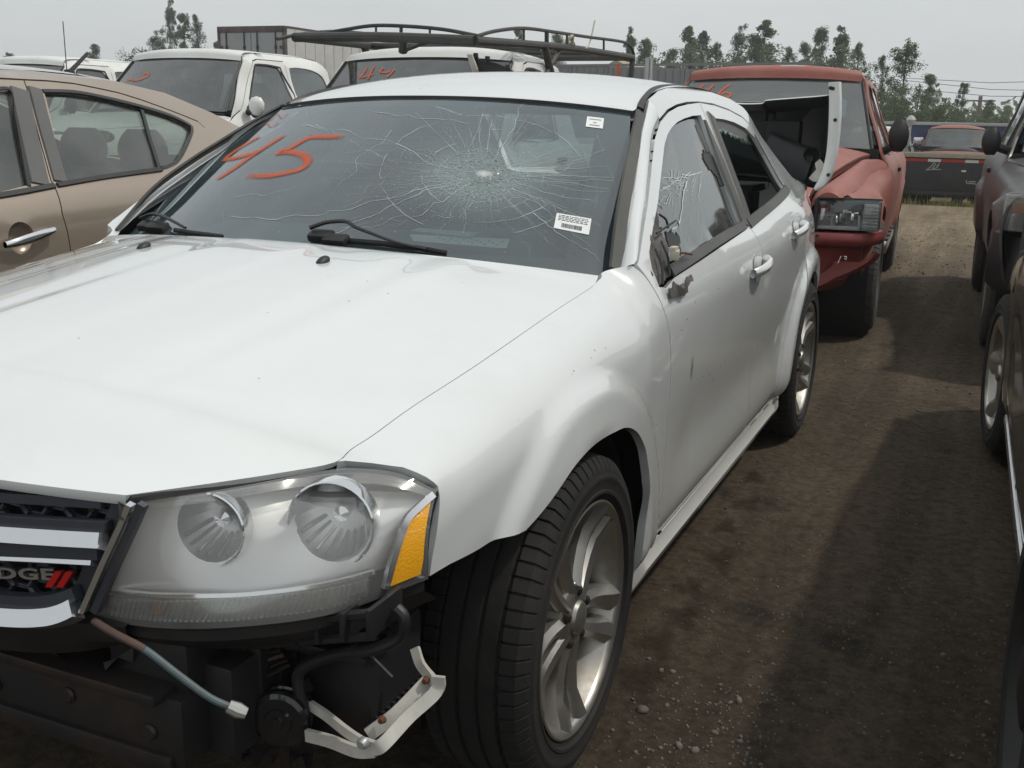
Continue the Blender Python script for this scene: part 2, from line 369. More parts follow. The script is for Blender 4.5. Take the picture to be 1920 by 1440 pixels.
def triangulate(poly, holes=(), step=.03):
    poly = resample(poly, step); holes = [resample(h, step) for h in holes]
    V = []; E = []
    for lp in [poly]+holes:
        b = len(V); V += [Vector((q[0], q[1])) for q in lp]; E += [(b+i, b+(i+1) % len(lp)) for i in range(len(lp))]
    x0 = min(v.x for v in poly); x1 = max(v.x for v in poly); y0 = min(v.y for v in poly); y1 = max(v.y for v in poly)
    cell = {}
    for v in V: cell.setdefault((int(v.x//step), int(v.y//step)), []).append(v)
    k = 0; y = y0+step*.5
    while y < y1:
        x = x0+(step*.5 if k % 2 else step*.97)
        while x < x1:
            p = (x, y)
            cx, cy_ = int(x//step), int(y//step); near = False
            for i in (-1, 0, 1):
                for j in (-1, 0, 1):
                    for q in cell.get((cx+i, cy_+j), ()):
                        if (q.x-x)**2+(q.y-y)**2 < (.55*step)**2: near = True
            if not near and inside(p, poly) and not any(inside(p, h) for h in holes): V.append(Vector(p))
            x += step
        y += step*.87; k += 1
    r = delaunay_2d_cdt(V, E, [], 0, 1e-6)
    vs_, fs = r[0], r[2]; F = []
    for f in fs:
        c = sum((vs_[i] for i in f), Vector((0, 0)))/len(f)
        if inside(c, poly) and not any(inside(c, h) for h in holes): F.append(tuple(f))
    return vs_, F
def sheet(name, poly, fn, nf, m, parent=None, holes=(), step=.03, off=0, flange=.014, inner=None, inner_off=.03, mirror=False, sharp=38, **props):
    """a pressed panel: outline poly (and holes) in the surface's own 2D domain, fn maps it to 3D, nf gives the outward normal;
    edges turn in by a flange, inner = material of a trim skin behind it"""
    v2, F = triangulate(poly, holes, step); V = [fn(a.x, a.y)+nf(a.x, a.y)*off for a in v2]; NN = [nf(a.x, a.y) for a in v2]
    G = []
    for f in F:
        a, b, c = V[f[0]], V[f[1]], V[f[2]]
        if (b-a).cross(c-a).dot(NN[f[0]]) < 0: f = f[::-1]
        G.append(f)
    fm = [0]*len(G)
    cnt = {}
    for f in G:
        for i in range(len(f)):
            e = (f[i], f[(i+1) % len(f)]); cnt[e] = 1
    border = [e for e in cnt if (e[1], e[0]) not in cnt]
    nv = len(V); mp = {}
    if flange:
        for a, b in border:
            for q in (a, b):
                if q not in mp: mp[q] = len(V); V.append(V[q]-NN[q]*flange)
            G.append((b, a, mp[a], mp[b])); fm.append(0)
    if inner:
        base = len(V)
        for i in range(nv): V.append(V[i]-NN[i]*inner_off)
        k = len([1 for f in fm])
        for f in [g for g in G if max(g) < nv]: G.append(tuple(base+i for i in f[::-1])); fm.append(1)
    if mirror:
        V = [Vector((-q.x, q.y, q.z)) for q in V]; G = [f[::-1] for f in G]
    return mesh(name, V, G, [m, inner] if inner else m, parent, sharp, fm, **props)
def loft_sym(name, edges, bulge, m, parent=None, n=24, p=2.2, detail=None, inner=None, inner_off=.03, sharp=38, band=None, drop=0, uv_only=False, **props):
    """edges: 3D points along the left edge (x>0); each makes a row across to its mirror image, bulging by bulge[i]"""
    rows = []
    for i, e in enumerate(edges):
        e = Vector(e); b = Vector(bulge[i] if isinstance(bulge, list) else bulge); row = []
        for j in range(n+1):
            t = 1-2*j/n; w = 1-abs(t)**p; q = Vector((e.x*t, e.y, e.z))+b*w
            if detail: q += Vector(detail(t, i/(len(edges)-1), q))
            row.append(q)
        if drop: row = [row[0]+Vector((-.004, 0, -drop))]+row+[row[-1]+Vector((.004, 0, -drop))]
        rows.append(row)
    if drop: n += 2
    if uv_only: return rows
    mb = MB(); mb.grid(rows); fm = [0]*len(mb.f)
    if band:
        k = 0
        for i in range(len(rows)-1):
            for j in range(n):
                if band(i/(len(rows)-1), j/n): fm[k] = 1
                k += 1
    V, F = mb.v, mb.f
    ms = list(m) if isinstance(m, (list, tuple)) else [m]
    nv = len(V)
    # outward = up / forward
    nn = (V[1]-V[0]).cross(V[n+1]-V[0])
    if inner:
        ms.append(inner); k = len(ms)-1; N_ = [Vector((0, 0, 0))]*nv
        for f in F:
            fn_ = (V[f[1]]-V[f[0]]).cross(V[f[2]]-V[f[0]])
            for i in f: N_[i] = N_[i]+fn_
        s_ = 1 if N_[nv//2].z > 0 else -1
        for i in range(nv): V.append(V[i]-N_[i].normalized()*s_*inner_off)
        G = [tuple(nv+i for i in f[::-1]) for f in F]; F = F+G; fm += [k]*len(G)
    o = mesh(name, V, F, ms, parent, None, fm, **props)
    o.data.set_sharp_from_angle(angle=R(sharp)); return o
def ribbon(name, pts, nrm, w, thick, m, parent=None, **props):
    """flat strip of real thickness following pts; nrm: outward normals; w: half width or list"""
    P = [Vector(p) for p in pts]; k = len(P); V = []; F = []
    for i in range(k):
        d = (P[min(i+1, k-1)]-P[max(i-1, 0)]).normalized(); n_ = Vector(nrm[i] if isinstance(nrm, list) else nrm).normalized(); s_ = d.cross(n_).normalized()
        hw = w[i] if isinstance(w, list) else w
        V += [P[i]-s_*hw-n_*thick, P[i]-s_*hw*.85+n_*thick, P[i]+s_*hw*.85+n_*thick, P[i]+s_*hw-n_*thick]
    for i in range(k-1):
        for j in range(3): F.append((4*i+j, 4*i+j+1, 4*i+5+j, 4*i+4+j))
    F += [(0, 1, 2, 3), (4*k-1, 4*k-2, 4*k-3, 4*k-4)]
    mb = MB(); mb.add(V, F); return mb.build(name, m, parent, 50, **props)
def stroke(mb_v, mb_f, mb_a, pts, nrm, hw, lift=.0015, soft=.3, fade=True):
    """paint stroke: centre opaque, edges feathered (alpha attribute)"""
    P = [Vector(p) for p in pts]; k = len(P); b = len(mb_v)
    for i in range(k):
        d = (P[min(i+1, k-1)]-P[max(i-1, 0)]).normalized(); n_ = Vector(nrm[i] if isinstance(nrm, list) else nrm).normalized(); s_ = d.cross(n_).normalized()
        e = 1
        if fade: e = min(1, .25+i/(k*.07+.01), .25+(k-1-i)/(k*.07+.01))
        for q, a in ((-1, 0), (-soft, 1), (0, 1), (soft, 1), (1, 0)):
            mb_v.append(P[i]+s_*hw*q+n_*lift); mb_a.append(a*e)
    for i in range(k-1):
        for j in range(4): mb_f.append((b+5*i+j, b+5*i+j+1, b+5*i+6+j, b+5*i+5+j))
def dup(o, parent=None):
    c = o.copy(); COL.objects.link(c)
    if parent is not None: c.parent = parent
    for ch in list(o.children): dup(ch, c)
    return c
def text_mesh(name, s, size, m, parent, origin, ux, uy, extrude=.002, bold=0, shear=0, align='LEFT', space=1.0, wide=1.0):
    cu_ = bpy.data.curves.new(name, 'FONT'); cu_.body = s; cu_.size = size; cu_.extrude = extrude; cu_.offset = bold; cu_.shear = shear; cu_.align_x = align; cu_.space_character = space
    cu_.resolution_u = 3
    t = bpy.data.objects.new(name, cu_); COL.objects.link(t)
    dg = bpy.context.evaluated_depsgraph_get(); me = bpy.data.meshes.new_from_object(t.evaluated_get(dg))
    bpy.data.objects.remove(t); bpy.data.curves.remove(cu_)
    me.materials.clear(); me.materials.append(mat(m)); me.name = name
    me.transform(Matrix.Diagonal((wide, 1, 1, 1))); ux = Vector(ux).normalized(); uy = Vector(uy); uz = ux.cross(uy).normalized(); uy = uz.cross(ux)
    mm = Matrix((ux, uy, uz)).transposed().to_4x4(); mm.translation = Vector(origin); me.transform(mm)
    return link(bpy.data.objects.new(name, me), parent)

# ---------------------------------------------------------------- wheels
def tyre_mesh(name, parent, Rr, rim, w, sgn, m='rubber', n=72, grooves=4, blocks=True):
    """lathe about x, outer face towards +x (sgn=1); tread cut by grooves, shoulders cut by cross slots"""
    h = w/2; prof = [(-h*.80, rim-.005), (-h*.97, rim+.02), (-h, (Rr+rim)/2+.005), (-h*.94, Rr-.022)]
    xs = []; k = grooves; tw = h*.80
    prof.append((-tw-.004, Rr-.006))
    for i in range(k):
        c = -tw+(i+.75)*(2*tw)/(k+.5)
        prof += [(c-.005, Rr), (c-.003, Rr-.008), (c+.003, Rr-.008), (c+.005, Rr)]
    prof += [(tw+.004, Rr-.006), (h*.94, Rr-.022), (h*.955, Rr-.026), (h*.985, Rr-.034), (h*.985, Rr-.037), (h, (Rr+rim)/2+.008), (h*1.012, (Rr+rim)/2+.005), (h*1.012, (Rr+rim)/2-.002), (h*.997, (Rr+rim)/2-.005), (h*.99, rim+.026), (h*1.005, rim+.024), (h*1.0, rim+.018), (h*.93, rim+.014), (h*.90, rim+.004), (h*.80, rim-.005)]
    mb = MB(); V = []; F = []; kk = len(prof); steps = []
    if blocks:
        for i in range(n):
            a = 2*math.pi*i/n; d = 2*math.pi/n
            steps += [(a, 0), (a+d*.80, 0), (a+d*.84, 1), (a+d*.95, 1)]
    else: steps = [(2*math.pi*i/n, 0) for i in range(n)]
    for a, cut in steps:
        for j, (ax, r) in enumerate(prof):
            rr = r
            if cut and (Rr-.03 < r) and (abs(ax) > tw*.62): rr = r-.006
            V.append((sgn*ax, rr*math.cos(a), rr*math.sin(a)))
    nn = len(steps)
    for i in range(nn):
        i2 = (i+1) % nn
        for j in range(kk-1): F.append((i*kk+j, i*kk+j+1, i2*kk+j+1, i2*kk+j))
    mb.add(V, F); return mb.build(name, m, parent, 30)
def alloy_rim(parent, Rr, w, sgn, pairs=5, phase=0, m='alloy', twin=True, h=.105, simple=False):
    """sgn*x outward. barrel, spokes, hub cap and lugs under a wheel part; outer face plane at x = sgn*h"""
    X = lambda a: a*sgn
    mb = MB()
    prof = [(h-.002, Rr+.004), (h, Rr), (h-.004, Rr-.007), (h-.014, Rr-.012), (h-.03, Rr-.018), (h-.06, Rr-.026), (h-.12, Rr-.032), (h-.19, Rr-.028), (h-.20, Rr)]
    mb.lathe([(X(a), r) for a, r in prof[:4]], 64)
    mb.build('rim', m, parent)
    bl = MB(); bl.lathe([(X(a), r) for a, r in prof[3:]], 56); bl.build('rim_barrel', 'alloy_dull', parent)
    if not simple:
        bk = MB(); bk.lathe([(X(h-.14), .001), (X(h-.14), Rr*.66), (X(h-.15), Rr*.66), (X(h-.15), Rr-.03)], 40); bk.build('brake_disc', 'steel_dark', parent)
    sp = MB()
    for i in range(pairs):
        a0 = phase+2*math.pi*i/pairs
        for s_ in ((-1, 1) if twin else (0,)):
            secs = []
            for t in [0, .12, .3, .5, .7, .88, 1.0]:
                r = lerp(.045, Rr-.007, t); da = s_*lerp(.34, .165, min(1, t*1.15)**.8)
                a = a0+da; hw = lerp(.0165, .0235, t)*(1 if twin else 1.7)
                if t > .85: hw *= 1.3
                dep = lerp(h-.020, h-.030, math.sin(min(1, t*1.05)*math.pi)*.9) if t < .85 else (h-.012 if t < .95 else h-.004)
                secs.append((r, a, hw, dep))
            rows = []
            for r, a, hw, dep in secs:
                u = Vector((0, math.cos(a), math.sin(a))); v = Vector((0, -math.sin(a), math.cos(a))); o_ = u*r
                k_ = s_*.35*hw
                rows.append([o_-v*hw+Vector((X(dep-.045), 0, 0)), o_-v*hw*.97+Vector((X(dep-.010), 0, 0)), o_-v*hw*.55+Vector((X(dep-.002), 0, 0)), o_+v*k_+Vector((X(dep+.002), 0, 0)), o_+v*hw*.6+Vector((X(dep-.004), 0, 0)), o_+v*hw*.97+Vector((X(dep-.014), 0, 0)), o_+v*hw+Vector((X(dep-.045), 0, 0))])
            sp.grid(rows)
    sp.build('spokes', m, parent, 28)
    hb = MB(); hb.lathe([(X(h-.06), .075), (X(h-.030), .070), (X(h-.022), .058), (X(h-.020), .036), (X(h-.012), .033), (X(h-.008), .026), (X(h-.006), .001)], 30); hb.build('hub_cap', 'alloy_dull', parent)
    if not simple:
        for i in range(5):
            a = phase+2*math.pi*(i+.5)/5; c = Vector((0, math.cos(a)*.057, math.sin(a)*.057)); lg = MB()
            lg.lathe([(X(h-.03), .0105), (X(h-.018), .0105), (X(h-.014), .006), (X(h-.014), .0)], 8, c=c); lg.build('lug_nut', 'steel_dark', parent)
def wheel(parent, loc, sgn, Rr=.341, rim=.243, w=.225, rot=(0, 0, 0), style='twin', m='alloy', phase=0, n=72, tm='rubber'):
    e = hold('wheel', parent, loc, rot)
    tyre_mesh('tyre', e, Rr, rim, w, sgn, m=tm, n=n, blocks=n >= 40)
    h = w*.5*.95
    if style == 'twin': alloy_rim(e, rim, w, sgn, 5, phase, m, True, h)
    elif style == 'five': alloy_rim(e, rim, w, sgn, 6, phase, m, False, h, simple=True)
    else:
        mb = MB(); X = lambda a: a*sgn
        mb.lathe([(X(h), rim), (X(h-.02), rim-.012), (X(h-.07), rim-.03), (X(h-.05), rim*.55), (X(h-.01), rim*.4), (X(h), .04), (X(h), 0)], 40); mb.build('rim', m, e)
    return e

# ================================================================ the white sedan
def proj(P):
    d = Vector(P)-CAM; z = d.dot(cf); return (960+FPX*d.dot(cr)/z, 720-FPX*d.dot(cu)/z)
def on(fn, px, py, u=.5, v=.5, it=25):
    """surface parameters of the point of fn(u, v) seen at a photo pixel"""
    for _ in range(it):
        a = proj(fn(u, v)); e = 1e-4; b = proj(fn(u+e, v)); c = proj(fn(u, v+e))
        j11, j21 = (b[0]-a[0])/e, (b[1]-a[1])/e; j12, j22 = (c[0]-a[0])/e, (c[1]-a[1])/e
        det = j11*j22-j12*j21
        if abs(det) < 1e-9: break
        rx, ry = px-a[0], py-a[1]; du = (rx*j22-ry*j12)/det; dv = (ry*j11-rx*j21)/det
        m = max(abs(du), abs(dv)); k = min(1, .3/m) if m > 0 else 1
        u += du*k; v += dv*k
        if m < 1e-6: break
    return u, v
def nrm_of(fn, u, v, out, e=1e-3):
    n = (fn(u+e, v)-fn(u-e, v)).cross(fn(u, v+e)-fn(u, v-e)).normalized()
    return n if n.dot(Vector(out)) > 0 else -n

car = thing('wrecked_sedan', 'white four-door sedan with a shattered windshield, stripped front bumper and orange number 45', 'car')
FW, RW = (0, .335), (2.765, .335)
def hero_flare(y, z):
    r1 = math.hypot(y-.02, (z-FW[1])*1.06); r2 = math.hypot(y-RW[0], z-RW[1])
    up = sstep(.20, .32, z)
    a = (.020*(1-sstep(.485, .54, r1))+.006*(1-sstep(.38, .50, r1)))*up*(1-sstep(.80, .87, z)) if y < .75 else 0
    b = .027*(1-sstep(.455, .505, r2))*up if y > 2 else 0
    lip = .008*(1-sstep(.385, .41, min(r1, r2)))
    # shallow door scallop
    sc = -.012*math.exp(-((z-.50)/.11)**2)*sstep(.55, .9, y)*(1-sstep(2.1, 2.4, y))
    return a+b+sc-lip
low = [(.16, .790), (.175, .826), (.20, .850), (.225, .854), (.245, .842), (.262, .842), (.275, .853)]
HS = Side([
 (-.62, [(.60, .830), (.66, .838), (.72, .843), (.76, .843), (.785, .836), (.803, .812), (.815, .775), (.823, .735), (.828, .69)]),
 (-.45, [(.60, .852), (.68, .858), (.74, .858), (.785, .848), (.815, .825), (.838, .785), (.851, .75), (.860, .715)]),
 (-.20, [(.60, .866), (.70, .871), (.77, .866), (.82, .848), (.855, .815), (.878, .775), (.889, .75), (.895, .725)]),
 (.15, [(.20, .84), (.30, .862), (.60, .873), (.70, .877), (.80, .870), (.86, .850), (.90, .815), (.922, .78), (.934, .757), (.941, .735)]),
 (.42, low+[(.35, .872), (.60, .879), (.75, .882), (.84, .874), (.89, .855), (.93, .825), (.957, .79), (.972, .765), (.985, .735)]),
 (.50, low+[(.35, .873), (.60, .880), (.75, .883), (.85, .876), (.90, .864), (.94, .848), (.97, .834), (1.003, .815), (1.1, .760)]),
 (.80, low+[(.35, .874), (.60, .881), (.75, .886), (.85, .883), (.90, .874), (.94, .860), (.97, .843), (1.0, .823), (1.1, .767), (1.2, .711), (1.3, .653), (1.36, .621), (1.39, .603), (1.42, .580), (1.45, .54)]),
 (1.6, low+[(.35, .876), (.60, .884), (.75, .891), (.85, .890), (.91, .882), (.95, .866), (.975, .848), (1.0, .825), (1.1, .768), (1.2, .712), (1.3, .655), (1.36, .622), (1.39, .604), (1.42, .582), (1.455, .54)]),
 (2.45, low+[(.35, .870), (.60, .880), (.75, .888), (.88, .889), (.94, .880), (.985, .862), (1.02, .836), (1.06, .803), (1.1, .768), (1.2, .702), (1.3, .650), (1.36, .622), (1.39, .604), (1.42, .580), (1.45, .54)]),
 (2.95, [(.2, .84), (.35, .862), (.60, .868), (.80, .861), (.90, .852), (.96, .835), (1.00, .808), (1.04, .775), (1.08, .742), (1.12, .715), (1.2, .662), (1.3, .605), (1.4, .54)]),
 (3.4, [(.2, .73), (.35, .75), (.60, .768), (.80, .775), (.90, .77), (.96, .762), (1.01, .745), (1.05, .735), (1.08, .70), (1.2, .62)]),
 (3.8, [(.3, .74), (.60, .765), (.80, .77), (.90, .76), (.98, .735), (1.03, .69), (1.06, .65)])], hero_flare)
P_, N_ = HS.P, HS.n
GN = Vector((1, 0, .56)); GD = .84+.56*.97
def atG(px, py):
    d = cf + cr*((px-960)/FPX) - cu*((py-720)/FPX); return CAM+d*((GD-GN.dot(CAM))/GN.dot(d))
def yz(*q):
    out = []
    for a in q: p = atG(*a); out.append((p.y, p.z))
    return out
W_ = 'white_paint'
# --- panel outlines in the side view (y, z)
GA = [(.490, 1.003), (.53, .925), (.562, .84), (.582, .73), (.590, .6), (.590, .44), (.578, .34), (.562, .262)]       # fender / door gap
GT = [(.490, 1.003), (.60, 1.058), (.80, 1.152), (.969, 1.233), (1.094, 1.289), (1.22, 1.333), (1.349, 1.361), (1.487, 1.379), (1.636, 1.390), (1.806, 1.395), (2.006, 1.392), (2.20, 1.377), (2.38, 1.352), (2.51, 1.312), (2.578, 1.255), (2.59, 1.19), (2.585, 1.12), (2.60, 1.05)]
GB = [(1.806, 1.395), (1.775, 1.33), (1.72, 1.17), (1.665, 1.0), (1.655, .9), (1.66, .6), (1.648, .38), (1.63, .262)]
GR = [(2.60, 1.05), (2.635, .97), (2.625, .88), (2.56, .785), (2.47, .69), (2.40, .56), (2.365, .42), (2.352, .335), (2.30, .262)]
def off2(l, d): return [(a[0]+d, a[1]) for a in l]
g = .0028
arch = [(.405, .262), (.398, .34), (.400, .42), (.388, .505), (.362, .565), (.332, .612), (.268, .664), (.186, .698), (.097, .709), (-.025, .711), (-.112, .701), (-.194, .675), (-.258, .655), (-.315, .641)]
arch = [tuple(q) for q in spl(arch, 4)]
fender_poly = off2(GA, -g)[0:1]+[(.488, 1.0015)]+off2(GA, -g)[1:]+arch+[(-.393, .648), (-.44, .649), (-.473, .651), (-.528, .655), (-.583, .655), (-.579, .689), (-.567, .737), (-.554, .775), (-.551, .788), (-.564, .805), (-.576, .819), (-.592, .8235)]
fender_poly = fender_poly[1:]
up_f = [q for q in GT if q[0] <= 1.8065]
front_door = off2(GA, g) + [(GB[-1][0]-g, .272)] + off2(GB[::-1], -g)[1:] + [(q[0], q[1]-g) for q in up_f[::-1]][1:-1]
up_r = [q for q in GT if q[0] >= 1.8]
rear_door = off2(GB, g)[:-1] + [(GB[-1][0]+g, .272), (2.29, .272)] + off2(GR[::-1], -g)[1:] + [(q[0]-(g if q[1] < 1.3 else 0), q[1]-g) for q in up_r[::-1]][1:-1]
f_open = [(1.735, 1.354), (1.62, 1.351), (1.497, 1.341), (1.40, 1.330), (1.312, 1.314), (1.23, 1.294), (1.15, 1.266), (1.013, 1.205), (.844, 1.127), (.70, 1.068), (.60, 1.022), (.562, .985), (.556, .945), (.60, .938), (.68, .952), (1.2, .976), (1.602, .992), (1.62, 1.05), (1.68, 1.2)]
r_open = [(1.905, 1.346), (2.05, 1.343), (2.2, 1.333), (2.36, 1.312), (2.47, 1.275), (2.53, 1.215), (2.535, 1.16), (2.52, 1.10), (2.50, 1.075), (2.2, 1.045), (1.735, 1.010), (1.76, 1.09), (1.83, 1.22)]
trim_r = yz((1166, 502), (1189, 359), (1196, 309), (1204, 249), (1210, 216), (1202, 204))
rail = [(1.20, 1.392), (1.36, 1.420), (1.55, 1.438), (1.80, 1.447), (2.1, 1.443), (2.35, 1.420), (2.5, 1.388)]
body_side = [(q[0]-.001, q[1]+.005) for q in GT[5:14]] + [(2.588+.006, 1.255), (2.602, 1.19), (2.598, 1.12), (2.606, 1.05)] + off2(GR, g*1.4)[1:-1] + [(2.378, .335)]
for a in range(176, -6, -6): body_side.append((2.765+.385*math.cos(R(a)), .335+.385*math.sin(R(a))))
body_side += [(3.18, .33), (3.40, .34), (3.40, .62), (3.42, .85), (3.40, 1.055), (3.16, 1.085), (3.08, 1.10), (2.95, 1.165), (2.75, 1.27), (2.6, 1.345)] + rail[::-1]
def smooth_rows(e, b, n=5):
    q = spl([tuple(x)+tuple(y) for x, y in zip(e, b)], n); return [v[:3] for v in q], [Vector(v[3:]) for v in q]
hood_e = [(.744, .415, .982), (.746, .385, .966), (.743, .30, .954), (.740, .152, .9385), (.731, -.19, .8945), (.720, -.415, .8665), (.713, -.53, .8465), (.703, -.58, .835), (.694, -.612, .822), (.655, -.685, .8225), (.60, -.77, .824), (.532, -.870, .8265), (.5315, -.8705, .8185), (.530, -.867, .811)]
hood_b = [(0, -.175, .046), (0, -.165, .062), (0, -.155, .070), (0, -.15, .074), (0, -.135, .082), (0, -.125, .086), (0, -.12, .092), (0, -.118, .096), (0, -.115, .099), (0, -.105, .080), (0, -.095, .048), (0, -.072, .012), (0, -.072, .012), (0, -.070, .012)]
he_s, hb_s = smooth_rows(hood_e[:12], hood_b[:12], 4)
for q_, d_ in zip(hood_e[12:], hood_b[12:]): he_s.append(Vector(q_)); hb_s.append(Vector(d_))
edge_s = sorted([(q[1], q[0], q[2]) for q in he_s if q[1] > -.614])
gapx = Pchip([(-.66, edge_s[0][1])]+[(q[0], q[1]) for q in edge_s if q[0] > -.61]+[(.45, .748), (.50, .75)])
gapz = Pchip([(-.66, edge_s[0][2])]+[(q[0], q[2]) for q in edge_s if q[0] > -.61]+[(.45, .990), (.488, 1.0015)])
FTOP = (.828, .860, .895, .941, .985)
FSP = [Pchip([(a-t_, x) for a, x in zip(p.x, p.y)]) for p, t_ in zip(HS.p[:5], FTOP)]
def xF(y, z):
    zr = min(0, z-gapz(y)); x = Pchip(list(zip(HS.ys[:5], [p(zr) for p in FSP])))(y)+hero_flare(y, z)
    x0 = Pchip(list(zip(HS.ys[:5], [p(0) for p in FSP])))(y); x += (gapx(y)+.0022-x0)*sstep(-.07, 0, zr)
    k = sstep(.40, .52, y); return x*(1-k)+HS.x(y, z)*k if k > 0 else x
def PF(y, z): return Vector((xF(y, z), y, z))
def NF(y, z):
    return nrm_of(PF, y, z, (1, 0, .3), .003)
fender_poly = [(-.610, gapz(-.610)+.0002)]+[(y, gapz(y)+.0002) for y in [-.606+.008*k for k in range(15)]+[-.47+.03*k for k in range(31)]]+fender_poly
for mir in (False, True):
    inn = 'interior_dark'
    st = .024 if not mir else .05
    sheet('fender', fender_poly, PF, NF, W_, car, step=.015 if not mir else .05, mirror=mir, flange=.02)
    fd = sheet('front_door', front_door, P_, N_, W_, car, holes=[f_open], step=st, mirror=mir, inner=inn)
    rd = sheet('rear_door', rear_door, P_, N_, W_, car, holes=[r_open], step=st, mirror=mir, inner=inn)
    sheet('body_side', body_side, P_, N_, W_, car, step=st, mirror=mir, inner=inn)
    rock = [(.415, .150), (.415, .258), (.56, .259), (2.29, .268), (2.345, .262), (2.36, .235), (2.32, .19), (2.25, .152)]
    sheet('rocker_panel', rock, P_, N_, 'white_old', car, step=.03, mirror=mir, off=.004)
    S = -1 if mir else 1
    M = lambda q: Vector((S*q.x, q.y, q.z))
    def sstrip(name, pts, hw, off, m, par, thick=.003):
        pts = spl(pts, 5); hw = hw if not isinstance(hw, list) else [lerp(hw[0], hw[-1], min(1, 2.2*i/(len(pts)-1))) for i in range(len(pts))]; ribbon(name, [M(P_(a[0], a[1])+N_(a[0], a[1])*off) for a in pts], [M(N_(a[0], a[1])) for a in pts], hw, thick, m, par)
    # door furniture
    sstrip('belt_moulding', [(.672, .968), (.9, .978), (1.2, .991), (1.62, 1.006)], .016, .004, 'trim_olive', fd)
    sstrip('pillar_cover', [(1.745, 1.335), (1.72, 1.25), (1.665, 1.10), (1.634, 1.005)], [.012]*3+[.024]*3+[.033]*10, .003, 'trim_olive', fd)
    sstrip('belt_moulding', [(1.675, 1.004), (1.95, 1.026), (2.25, 1.050), (2.58, 1.075)], .019, .004, 'trim_olive', rd)
    sstrip('pillar_cover', [(1.865, 1.356), (1.805, 1.22), (1.745, 1.09), (1.70, 1.01)], .036, .003, 'trim_olive', rd)
    wf = .010
    if mir:
        sheet('window', [q for q in f_open], P_, N_, 'side_glass', fd, step=.08, off=-.014, mirror=True, flange=0)
        sheet('window', [q for q in r_open], P_, N_, 'side_glass', rd, step=.08, off=-.014, mirror=True, flange=0)
    for d_, y0, z0, sl in ((fd, 1.545, .878, .12), (rd, 2.29, .932, .13)):
        e = MB(); ring = [(y0+.06*math.cos(t)*.9, z0+.045*math.sin(t)) for t in [2*math.pi*i/20 for i in range(20)]]
        rows = []
        for k in range(5):
            f = k/4; rows.append([M(P_(y0+(a[0]-y0)*(1-f), z0+(a[1]-z0)*(1-f))+N_(y0, z0)*(.0035-.003*f)) for a in ring+ring[:1]])
        e.grid(rows); e.build('handle_recess', 'grey_sat' if False else W_, d_)
        hp = MB(); rows = []
        for i in range(15):
            t = i/14; y = lerp(y0-.105, y0+.10, t); z = z0+sl*(y-y0)+.006
            o_ = .010+.030*math.sin(math.pi*min(1, max(0, (t-.02)/.96)))**.6; hh = .0145+.005*math.sin(math.pi*t); th = .011
            c = P_(y, z); n = N_(y0, z0); row = []
            for k in range(9):
                a = 2*math.pi*k/8; row.append(M(c+n*(o_+th*math.cos(a))+Vector((0, 0, 1))*hh*math.sin(a)))
            rows.append(row)
        hp.grid(rows); hp.build('handle', W_, d_, 60)
    # black roof ditch, A-pillar strip
    dl = [(1.115, 1.366), (1.16, 1.383), (1.22, 1.399), (1.36, 1.425), (1.55, 1.442), (1.80, 1.451), (2.1, 1.447), (2.35, 1.424), (2.52, 1.386)]
    pts = spl([M(Vector((HS.x(a, b)-.012, a, b-.001))) for a, b in dl], 4)
    ribbon('roof_ditch_strip', pts, [M(Vector((.5, -.25, 1)))]*len(pts), [max(.003, .0115*(1-i/len(pts)*1.1)) for i in range(len(pts))], .004, 'black_plastic', car)
    q_ = spl([(1155, 506), (1166, 410), (1177, 345), (1186, 295), (1195, 250), (1203, 212)], 5); k_ = len(q_)-1
    pts = [at(q[0], q[1], x=lerp(.766, .617, i/k_)) for i, q in enumerate(q_)]
    ribbon('pillar_strip', [M(p_) for p_ in pts], M(Vector((.70, -.50, .42))), .0185, .004, 'trim_olive', car)
    q_ = spl([(1165, 504), (1177, 420), (1189, 355), (1196, 305), (1204, 249), (1211, 216)], 5); k_ = len(q_)-1
    A_ = [at(q[0], q[1], x=lerp(.777, .628, i/k_)) for i, q in enumerate(q_)]+[P_(1.20, 1.388)]
    B_ = [P_(q[0]-.004, q[1]+.004) for q in spl(GT[:6], 12)]; pm = MB(); rows = []
    n_ = Vector((.78, -.3, .5)).normalized()
    for i, a in enumerate(A_):
        b = B_[int(round(i/(len(A_)-1)*(len(B_)-1)))]+Vector((-.001, 0, -.003))
        rows.append([M(a-n_*.014)]+[M(a.lerp(b, j/8)+n_*(.010*math.sin(math.pi*j/8)+.001)) for j in range(9)]+[M(b-n_*.012)])
    pm.grid(rows); pm.build('front_pillar', W_, car, 50)
    # wheel housings
    for c, nm in ((FW, 'f'), (RW, 'r')):
        w_ = MB(); w_.lathe([(S*.52, .30), (S*.52, .43), (S*.845, .405)], 28, c=(0, c[0], c[1]), a0=R(-95), a1=R(105)); w_.build('wheel_liner', 'interior_dark', car)
# wheels (turned straight ahead)
wheel(car, (.785, 0, .335), 1, phase=R(50)); wheel(car, (.785, 2.765, .335), 1, phase=R(40))
wheel(car, (-.785, 0, .335), -1); wheel(car, (-.785, 2.765, .335), -1)

